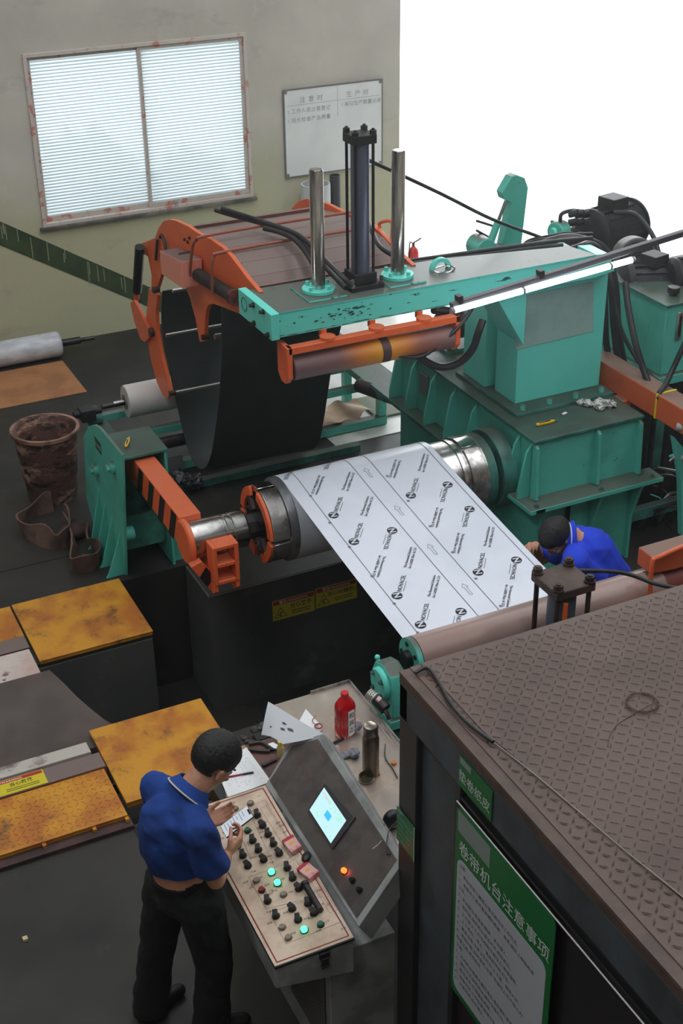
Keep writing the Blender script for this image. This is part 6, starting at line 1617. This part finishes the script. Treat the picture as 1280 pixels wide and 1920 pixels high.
def cable(px, z, r_, label, m=BLACK, name='cable'):
    MB().tube([pZ(u, v, z_) for (u, v), z_ in zip(px, z)], r_, 6, 6).build(name, m, label=label, cat='cable')
cable([(722, 1395), (722, 1420), (735, 1440), (745, 1458)], [TZ + .03, TZ + .01, TZ + .01, TZ + .01], .003, 'thin black cable running right of the thermos')
cable([(720, 1545), (722, 1570), (735, 1595), (724, 1600), (728, 1560), (744, 1540)], [1.15, 1.14, 1.16, 1.18, 1.2, 1.2], .0025, 'thin dark cable looping over the right end of the screen panel')
cable([(698, 1592), (712, 1580), (722, 1565)], [1.18, 1.17, 1.16], .0018, 'frayed white wire end on the screen panel', mat('white_wire', (180, 176, 170), .5))
for (a0, b0, lab) in (((693, 1330), (742, 1395), 'steel rod leaning from the grinder towards the booth post, upper one'), ((716, 1358), (746, 1400), 'steel rod behind the thermos, lower one')):
    MB().cyl(pZ(*a0, TZ + .04), pZ(*b0, TZ + .02), .004, n=8).build('steel_rod', CHROME, label=lab, cat='rod')
m_ = MB(); c0 = pZ(736, 1520, .9); m_.sph(Vector((c0.x, c0.y, TZ + .05)), .05, (1, .7, 1), 3); m_.build('black_pouch', BLACK, label='dark pouch hanging beside the booth post behind the screen panel', cat='pouch')

# rubble at the pit edge
RUB = mat('dark_rubble', (62, 58, 54), .9, col2=(92, 86, 80), scale=14, bump=.5)
m_ = MB(); r3 = random.Random(11)
for k in range(300):
    x = r3.uniform(1.85, 2.9); y = r3.uniform(5.50, 6.22); s_ = r3.uniform(.008, .03)
    if x < 2.2 and y > 5.7: continue
    m_.sph((x, y, s_ * .4), s_, (1, r3.uniform(.6, 1), .6), 1, (0, 0, r3.uniform(0, 3)))
m_.build('loose_rubble', RUB, label='dark gravel and dirt on the floor edge behind the table', cat='rubble', kind='stuff', smooth=False)
MB().box(2.3, 4.2, 6.05, 6.12, 0, .05).build('edge_beam', DARKST, bevel=.004, label='dark beam lying along the pit edge in front of the brown roller', cat='beam')
# ================================================================== PEOPLE
def hand(mb, w, f, n, s, curl, sc=1.0, thumb=(.6, .4)):
    """w wrist, f finger direction, n palm normal (towards palm side), s thumb side"""
    w = Vector(w); f = f.normalized(); n = (n - f * n.dot(f)).normalized(); s = (s - f * s.dot(f) - n * s.dot(n)).normalized()
    K = []
    L4 = (.040, .044, .041, .032)
    for k in range(4):
        o = s * (.030 - k * .0195)
        base = w + (f * (.086 - .004 * abs(k - 1)) + o) * sc
        mb.caps(w + f * .012 * sc + o * .55 * sc, base, .0145 * sc, .0110 * sc, 10)
        p = base; d = f.copy(); rr_ = .0092 * sc
        for q, sg_ in enumerate((1.0, .65, .5)):
            c_ = curl[k] * (.8, 1.0, .8)[q]
            ax = n.cross(f) if False else f.cross(n)
            d = Quaternion(ax, c_) @ d
            e = p + d * L4[k] * sg_ * sc
            mb.caps(p, e, rr_, rr_ * .9, 10); p = e; rr_ *= .9
        K.append(p)
    tb = w + (f * .022 + s * .026) * sc
    d1 = (s * .62 + f * .62 + n * thumb[0] * .6).normalized(); p1 = tb + d1 * .036 * sc
    d2 = (f * .9 + s * .1 + n * thumb[1]).normalized(); p2 = p1 + d2 * .031 * sc; p3 = p2 + (d2 + n * .2).normalized() * .022 * sc
    mb.caps(w + (s * .010) * sc, tb, .016 * sc, .015 * sc, 10); mb.caps(tb, p1, .0145 * sc, .0115 * sc, 10); mb.caps(p1, p2, .0112 * sc, .0100 * sc, 10); mb.caps(p2, p3, .0100 * sc, .0085 * sc, 10)
    return K, p3

def head_parts(c, fwd, upv, mb):
    """adds skull, jaw, nose, ears, lips to mb ; returns local frame function"""
    f = fwd.normalized(); u = (upv - f * upv.dot(f)).normalized(); s = f.cross(u).normalized()   # s = right
    Rm = Matrix((s, f, u)).transposed()
    L_ = lambda x, y, z: c + s * x + f * y + u * z
    def el(x, y, z, rx, ry, rz, sub=3):
        m4 = Matrix.Translation(L_(x, y, z)) @ Rm.to_4x4() @ Matrix.Diagonal((rx, ry, rz, 1))
        bmesh.ops.create_icosphere(mb.bm, subdivisions=sub, radius=1, matrix=m4)
    el(0, -.012, .030, .076, .094, .086)          # cranium
    el(0, .022, -.020, .064, .070, .080)          # face
    el(0, .040, -.078, .042, .042, .034)          # jaw / chin
    el(0, .074, -.090, .020, .016, .015, 2)       # chin point
    el(0, .085, .022, .052, .014, .010, 2)        # brow
    mb.caps(L_(0, .088, .010), L_(0, .110, -.026), .008, .012, 8)   # nose
    for q in (-1, 1):
        mb.sph(L_(q * .011, .099, -.030), .007)
        el(q * .040, .066, -.022, .020, .018, .016, 2)     # cheek
        el(q * .078, -.004, -.012, .007, .018, .030, 2)   # ear
        el(q * .084, -.010, .002, .006, .014, .016, 2)
    mb.caps(L_(-.018, .084, -.056), L_(.018, .084, -.056), .0065, .0065, 8)
    mb.caps(L_(-.014, .082, -.066), L_(.014, .082, -.066), .0065, .0065, 8)
    return L_, Rm

def hair_mesh(c, Rm, name, parent, thick=.012):
    mb = MB()
    s, f, u = Rm.col[0], Rm.col[1], Rm.col[2]
    L_ = lambda x, y, z: c + s * x + f * y + u * z
    m4 = Matrix.Translation(L_(0, -.014, .036)) @ Rm.to_4x4() @ Matrix.Diagonal((.081, .102, .094, 1))
    bmesh.ops.create_icosphere(mb.bm, subdivisions=5, radius=1, matrix=m4)
    rd = random.Random(4)
    inv_ = Rm.transposed()
    rm = []
    for v in mb.bm.verts:
        q = inv_ @ (v.co - c)
        # hairline: keep above a slanted line from nape to forehead, spare the ears
        line = -.044 + max(0, (q.y + .03)) * 1.1
        if q.y > .045: line = .052
        if abs(q.x) > .055 and -.038 < q.y < .034: line = max(line, .016)
        if q.z < line: rm.append(v)
        else:
            k = rd.uniform(-.0022, .0022) + .003 * math.sin(q.x * 40 + q.z * 30)
            edge = min(1, (q.z - line) / .03)
            v.co += (v.co - c).normalized() * (k * edge + .006 * edge * max(0, q.z / .1))
            if edge < .5: v.co -= (v.co - c).normalized() * .006 * (1 - edge * 2)
    bmesh.ops.delete(mb.bm, geom=rm, context='VERTS')
    mb.solid(-.010)
    return mb.build(name, HAIR, parent, ang=80)

def eyes(c, Rm, parent):
    s, f, u = Rm.col[0], Rm.col[1], Rm.col[2]
    L_ = lambda x, y, z: c + s * x + f * y + u * z
    for q in (-1, 1):
        MB().sph(L_(q * .031, .078, .004), .0115, sub=3).build('eye', mat('eye_white', (200, 196, 190), .2), parent)
        MB().sph(L_(q * .031, .0845, .001), .0065, sub=2).build('pupil', BLACK, parent)
        m = MB(); m.caps(L_(q * .016, .094, .024), L_(q * .048, .083, .026), .0035, .0025, 8); m.build('eyebrow', HAIR, parent)

def trim(mb, co, no):
    g = mb.bm.verts[:] + mb.bm.edges[:] + mb.bm.faces[:]
    bmesh.ops.bisect_plane(mb.bm, geom=g, plane_co=co, plane_no=no, clear_outer=True)

BLUE = mat('royal_blue_polo', (18, 60, 136), .9, col2=(14, 48, 112), scale=5, bump=.12, bscale=120)
BLUE2 = mat('bright_blue_polo', (28, 62, 206), .85, col2=(24, 52, 180), scale=5, bump=.12, bscale=120)
TROU = mat('black_work_trousers', (8, 9, 10), .9, col2=(14, 14, 15), scale=4, bump=.2, bscale=60)
SHOE = mat('dark_shoe', (20, 18, 18), .5)
TRIM = mat('cream_piping', (196, 186, 164), .7)

def V3(*a): return Vector(a)

def wrinkle(mb, amp, c):
    for v in mb.bm.verts:
        p = v.co
        k = math.sin(p.z * 38 + 5 * math.sin(p.x * 11 + p.y * 9)) * math.sin(p.x * 17 - p.y * 13 + p.z * 7)
        n = (p - c); n.z = 0
        if n.length > 1e-4: v.co += n.normalized() * amp * k

# ---- operator at the console, facing +X, head bent over the phone
J = dict(pel=V3(1.245, 4.25, .93), wai=V3(1.23, 4.26, 1.08), che=V3(1.235, 4.25, 1.27), nck=V3(1.30, 4.26, 1.41), nk2=V3(1.355, 4.27, 1.465),
         rsh=V3(1.28, 4.07, 1.36), lsh=V3(1.21, 4.42, 1.36), rel=V3(1.335, 4.085, 1.06), lel=V3(1.27, 4.53, 1.08),
         rwr=V3(1.44, 4.225, 1.045), lwr=V3(1.43, 4.44, 1.05),
         rhp=V3(1.28, 4.165, .90), lhp=V3(1.20, 4.335, .90), rkn=V3(1.335, 4.20, .47), lkn=V3(1.15, 4.42, .48), ran=V3(1.30, 4.22, .085), lan=V3(1.09, 4.46, .085))
hf = V3(.70, .10, -.70).normalized(); hu = V3(.6, .08, .80)
HC = V3(1.425, 4.275, 1.512)
t = thing('person', 'man in dark blue polo and black trousers at the console, looking at a phone', 'person', (1.2, 4.33, 0))
mb = MB()
c = mb.caps
c(J['pel'], J['wai'], .125, .115); c(J['wai'], J['che'], .112, .125); c(J['che'], (J['rsh'] + J['lsh']) / 2 + V3(0, 0, -.02), .13, .09)
c(J['rsh'], J['lsh'], .055, .055); c(J['nck'], J['nk2'], .058, .054); c(J['nck'] + V3(-.02, 0, -.04), HC + V3(-.03, -.005, -.04), .058, .056)
for a, b in (('rsh', 'r'), ('lsh', 'l')):
    c(J[a], J[b + 'el'], .050, .040); c(J[b + 'el'], J[b + 'wr'] * .6 + J[b + 'el'] * .4, .040, .034); c(J[b + 'wr'] * .6 + J[b + 'el'] * .4, J[b + 'wr'], .034, .025)
    h = J[b + 'hp']; k = J[b + 'kn']; an = J[b + 'an']
    c(J['pel'], h, .10, .095); c(h, k, .085, .058); c(k, (k + an) / 2, .056, .052); c((k + an) / 2, an, .050, .038)
ph = V3(1.535, 4.335, 1.10)       # phone centre
pd = V3(.84, -.06, .50).normalized()      # long axis of the phone
pn_ = V3(-.5, -.1, .85); pn_ = (pn_ - pd * pn_.dot(pd)).normalized(); pw = pd.cross(pn_)
# right hand grips the lower edge: fingers under, thumb over
hand(mb, J['rwr'], V3(.86, .30, .30), V3(-.35, .85, .30), V3(-.35, .25, .9), (.75, .85, .9, .95), 1.0, (.9, .7))
hand(mb, J['lwr'], V3(.88, -.15, .30), V3(-.2, -.6, .75), V3(-.3, .3, .8), (.5, .55, .6, .6), 1.0, (.6, .4))
L_, Rm = head_parts(HC, hf, hu, mb)
body = evalmesh(mb, .0052, 3)
body.build('body', SKIN, t, ang=80)
hair_mesh(HC, Rm, 'hair', t); eyes(HC, Rm, t)
# polo shirt
mb = MB(); c = mb.caps
hem = J['wai'] + V3(0, 0, -.03)
c(hem + V3(.01, 0, .02), J['wai'] + V3(-.005, 0, .06), .142, .140); c(J['wai'] + V3(-.01, 0, .05), J['che'] + V3(-.015, 0, 0), .140, .150)
c(J['che'] + V3(-.01, 0, .02), (J['rsh'] + J['lsh']) / 2 + V3(-.005, 0, -.025), .148, .105)
c(J['rsh'] + V3(0, 0, -.01), J['lsh'] + V3(0, 0, -.01), .071, .071); c((J['rsh'] + J['lsh']) / 2 + V3(0, 0, .0), J['nck'] + V3(-.01, 0, -.01), .085, .072)
for b in 'rl': c(J[b + 'sh'] + V3(0, 0, -.005), J['nck'] + V3(-.02, 0, -.03), .070, .070)
for b in 'rl':
    a = J[b + 'sh']; e = J[b + 'el']; m = a.lerp(e, .72)
    c(a, a.lerp(e, .3), .070, .070); mb.cyl(a.lerp(e, .25), m, .069, .080, 20)
sh = evalmesh(mb, .008, 4)
wrinkle(sh, .006, V3(1.24, 4.25, 1.2))
trim(sh, hem + V3(0, 0, .01), V3(-.1, -.12, -1))
trim(sh, J['nck'] + V3(.0, 0, .022), (J['nk2'] - J['nck']).normalized())
sh.build('polo_shirt', BLUE, t, ang=80)
# collar with cream piping
ax = (J['nk2'] - J['nck']).normalized(); ux, vx = perp(ax)
mb = MB(); mp_ = MB(); n_ = 28
fr_ = V3(1, .25, 0); fr_ = (fr_ - ax * fr_.dot(ax)).normalized(); sd_ = ax.cross(fr_)
prev = None; ring_pts = []
for k in range(n_ + 1):
    a = .25 + (2 * PI - .5) * k / n_
    e = fr_ * math.cos(a) + sd_ * math.sin(a)
    back = (1 - math.cos(a)) / 2
    p_in = J['nck'] + ax * .045 + e * .066; p_top = J['nck'] + ax * (.052) + e * .072
    p_out = J['nck'] + ax * (.010 - .02 * (1 - back)) + e * (.098 + .012 * (1 - back))
    cur = [mb.bm.verts.new(p_in), mb.bm.verts.new(p_top), mb.bm.verts.new(p_out)]
    ring_pts.append(p_out - ax * 0 + e * .001)
    if prev:
        for q in (0, 1): mb.bm.faces.new((prev[q], prev[q + 1], cur[q + 1], cur[q]))
    prev = cur
mb.solid(.005); col_ = mb.build('collar', BLUE, t, ang=80)
mp_.tube(ring_pts, .0038, 6); mp_.build('collar_piping', TRIM, col_)
# trousers
mb = MB(); c = mb.caps
c(J['pel'] + V3(0, 0, -.02), J['wai'] + V3(0, 0, -.08), .135, .128)
for b in 'rl':
    h, k, an = J[b + 'hp'], J[b + 'kn'], J[b + 'an']
    c(J['pel'] + V3(0, 0, -.02), h + V3(0, 0, -.02), .125, .112); c(h, k, .108, .086); c(k, k.lerp(an, .55), .085, .082); mb.cyl(k.lerp(an, .45), an + V3(0, 0, -.05), .082, .088, 20)
tr_ = evalmesh(mb, .009, 4); wrinkle(tr_, .006, V3(1.22, 4.3, .5))
trim(tr_, J['wai'] + V3(0, 0, -.06), V3(-.15, 0, 1))
tr_.build('trousers', TROU, t, ang=80)
m_ = MB(); m_.ring(J['wai'] + V3(.004, 0, -.11), J['wai'] + V3(.006, 0, -.074), .134, .120, 40); m_.build('belt', BLACK, t)
for b, d_ in (('r', V3(.9, -.1, 0)), ('l', V3(.8, .2, 0))):
    an = J[b + 'an']; d_ = d_.normalized(); mb = MB()
    mb.caps(V3(an.x, an.y, .045) - d_ * .05, V3(an.x, an.y, .045) + d_ * .06, .042, .044); mb.caps(V3(an.x, an.y, .04) + d_ * .06, V3(an.x, an.y, .034) + d_ * .16, .044, .034); mb.caps(V3(an.x, an.y, .05), V3(an.x, an.y, .11), .045, .045)
    s_ = evalmesh(mb, .007, 3); trim(s_, V3(0, 0, .002), V3(0, 0, -1)); s_.build('shoe', SHOE, t, ang=70)
# phone
t = thing('smartphone', 'white-screened smartphone held by the operator over the button panel', 'phone', ph)
Mx = Matrix((pd, pw, pn_)).transposed()
MB().obox(ph, (.152, .074, .009), Mx).build('phone_body', BLACK, t, bevel=.004)
m_ = MB(); m_.obox(ph + pn_ * .0048, (.146, .068, .0006), Mx); m_.build('lit_display', emit('phone_display', (228, 236, 246), .75, (60, 60, 60)), t)
m_ = MB(); m_.obox(ph + pn_ * .0054 + pd * .068, (.009, .030, .0006), Mx); m_.build('notch', BLACK, t)
m_ = MB()
for k in range(7):
    w_ = (.03, .045, .022, .05, .036, .026, .04)[k]; m_.obox(ph + pn_ * .0053 + pd * (.04 - k * .016) + pw * ((.034 - w_ / 2) * -.6), (.003, w_, .0004), Mx)
m_.build('display_text', mat('phone_text', (120, 150, 190), .4), t)

# ---- crouching worker behind the brown roller
t = thing('person', 'man in a bright blue polo shirt crouching with his head bent beside the sheet edge', 'person', (4.72, 6.05, 0))
HC2 = pY(1044, 1008, 6.02)
J2 = dict(pel=pY(1165, 1125, 5.86), wai=pY(1138, 1080, 5.88), che=pY(1106, 1034, 5.93), nck=pY(1074, 1008, 5.98), rsh=pY(1086, 1008, 6.12), lsh=pY(1078, 1055, 5.78),
          rel=V3(4.40, 6.28, .60), rwr=V3(4.30, 6.20, .78), lel=V3(4.56, 5.80, .62), lwr=V3(4.32, 5.86, .50),
          rhp=pY(1168, 1125, 5.95), lhp=pY(1168, 1125, 5.78), rkn=V3(4.55, 6.12, .44), lkn=V3(4.56, 5.74, .42), ran=V3(4.72, 6.10, .08), lan=V3(4.74, 5.76, .08))
mb = MB(); c = mb.caps
c(J2['pel'], J2['wai'], .12, .115); c(J2['wai'], J2['che'], .115, .125); c(J2['che'], J2['nck'], .12, .07); c(J2['rsh'], J2['lsh'], .055, .055)
c(J2['nck'], HC2 + V3(.04, 0, -.01), .056, .054)
for b in 'rl':
    c(J2[b + 'sh'], J2[b + 'el'], .05, .04); c(J2[b + 'el'], J2[b + 'wr'], .04, .026)
    c(J2['pel'], J2[b + 'hp'], .1, .1); c(J2[b + 'hp'], J2[b + 'kn'], .09, .06); c(J2[b + 'kn'], J2[b + 'an'], .056, .04)
hand(mb, J2['rwr'], V3(-.5, -.5, .5), V3(-.3, -.4, -.6), V3(-.5, .5, 0), (.6, .6, .7, .7), .98)
hand(mb, J2['lwr'], V3(-.7, .4, -.2), V3(0, 0, -1), V3(.3, .6, 0), (.6, .6, .7, .7), .98)
hf2 = V3(-.60, -.10, -.78).normalized(); hu2 = V3(-.75, -.12, .6)
L_, Rm2 = head_parts(HC2, hf2, hu2, mb)
evalmesh(mb, .006, 3).build('body', SKIN, t, ang=80)
hair_mesh(HC2, Rm2, 'hair', t); eyes(HC2, Rm2, t)
mb = MB(); c = mb.caps
c(J2['wai'] + V3(.03, 0, -.02), J2['wai'], .14, .14); c(J2['wai'], J2['che'] + V3(.0, 0, .01), .142, .150); c(J2['che'], (J2['rsh'] + J2['lsh']) / 2 + V3(.02, 0, .0), .15, .105)
c(J2['rsh'], J2['lsh'], .080, .086); c((J2['rsh'] + J2['lsh']) / 2, J2['nck'] + V3(.03, 0, -.01), .088, .070)
for b in 'rl':
    a = J2[b + 'sh']; e = J2[b + 'el']; c(a, a.lerp(e, .3), .082, .078); mb.cyl(a.lerp(e, .25), a.lerp(e, .75), .076, .084, 20)
sh = evalmesh(mb, .009, 4); wrinkle(sh, .005, V3(4.7, 5.95, .7))
a2 = (HC2 - J2['nck']).normalized()
sh.build('polo_shirt', BLUE2, t, ang=80)
mb = MB(); prev = None; rp_ = []; fr_ = V3(0, 0, -1); fr_ = (fr_ - a2 * fr_.dot(a2)).normalized(); sd_ = a2.cross(fr_)
for k in range(29):
    a = .3 + (2 * PI - .6) * k / 28; e = fr_ * math.cos(a) + sd_ * math.sin(a)
    P = [J2['nck'] + a2 * .045 + e * .068, J2['nck'] + a2 * .05 + e * .075, J2['nck'] + a2 * .0 + e * .108]; cur = [mb.bm.verts.new(p) for p in P]; rp_.append(J2['nck'] + a2 * .028 + e * .093)
    if prev:
        for q in (0, 1): mb.bm.faces.new((prev[q], prev[q + 1], cur[q + 1], cur[q]))
    prev = cur
mb.solid(.005); col_ = mb.build('collar', BLUE2, t, ang=80)
MB().tube(rp_, .0036, 6).build('collar_piping', mat('white_piping', (225, 225, 225), .6), col_)
mb = MB(); c = mb.caps
c(J2['pel'], J2['wai'] + V3(.02, 0, -.06), .135, .125)
for b in 'rl':
    h, k, an = J2[b + 'hp'], J2[b + 'kn'], J2[b + 'an']; c(J2['pel'], h, .12, .112); c(h, k, .105, .082); c(k, k.lerp(an, .6), .08, .076); mb.cyl(k.lerp(an, .5), an, .076, .08, 18)
evalmesh(mb, .01, 4).build('trousers', TROU, t, ang=80)
for b in 'rl':
    an = J2[b + 'an']; mb = MB(); mb.caps(V3(an.x + .04, an.y, .045), V3(an.x - .06, an.y, .045), .042, .044); mb.caps(V3(an.x - .06, an.y, .04), V3(an.x - .15, an.y, .034), .044, .034); mb.caps(V3(an.x, an.y, .05), V3(an.x, an.y, .10), .045, .045)
    s_ = evalmesh(mb, .008, 3); trim(s_, V3(0, 0, .002), V3(0, 0, -1)); s_.build('shoe', SHOE, t, ang=70)

# thin haze volume added to stand in for lens glare from the door
hz = MB().box(-8.1, 16.1, -4.1, 12.99, -1.3, 8.01).build('glare_haze', None, smooth=False, label='faint haze volume added for the lens glare from the door', cat='haze', kind='stuff')
hm = bpy.data.materials.new('thin_glare_veil'); hm.use_nodes = True; nt = hm.node_tree
nt.nodes.remove(nt.nodes['Principled BSDF']); vs_ = nt.nodes.new('ShaderNodeVolumeScatter'); vs_.inputs['Density'].default_value = .008; vs_.inputs['Anisotropy'].default_value = .82
nt.links.new(vs_.outputs[0], nt.nodes['Material Output'].inputs['Volume']); hz.data.materials.append(hm)
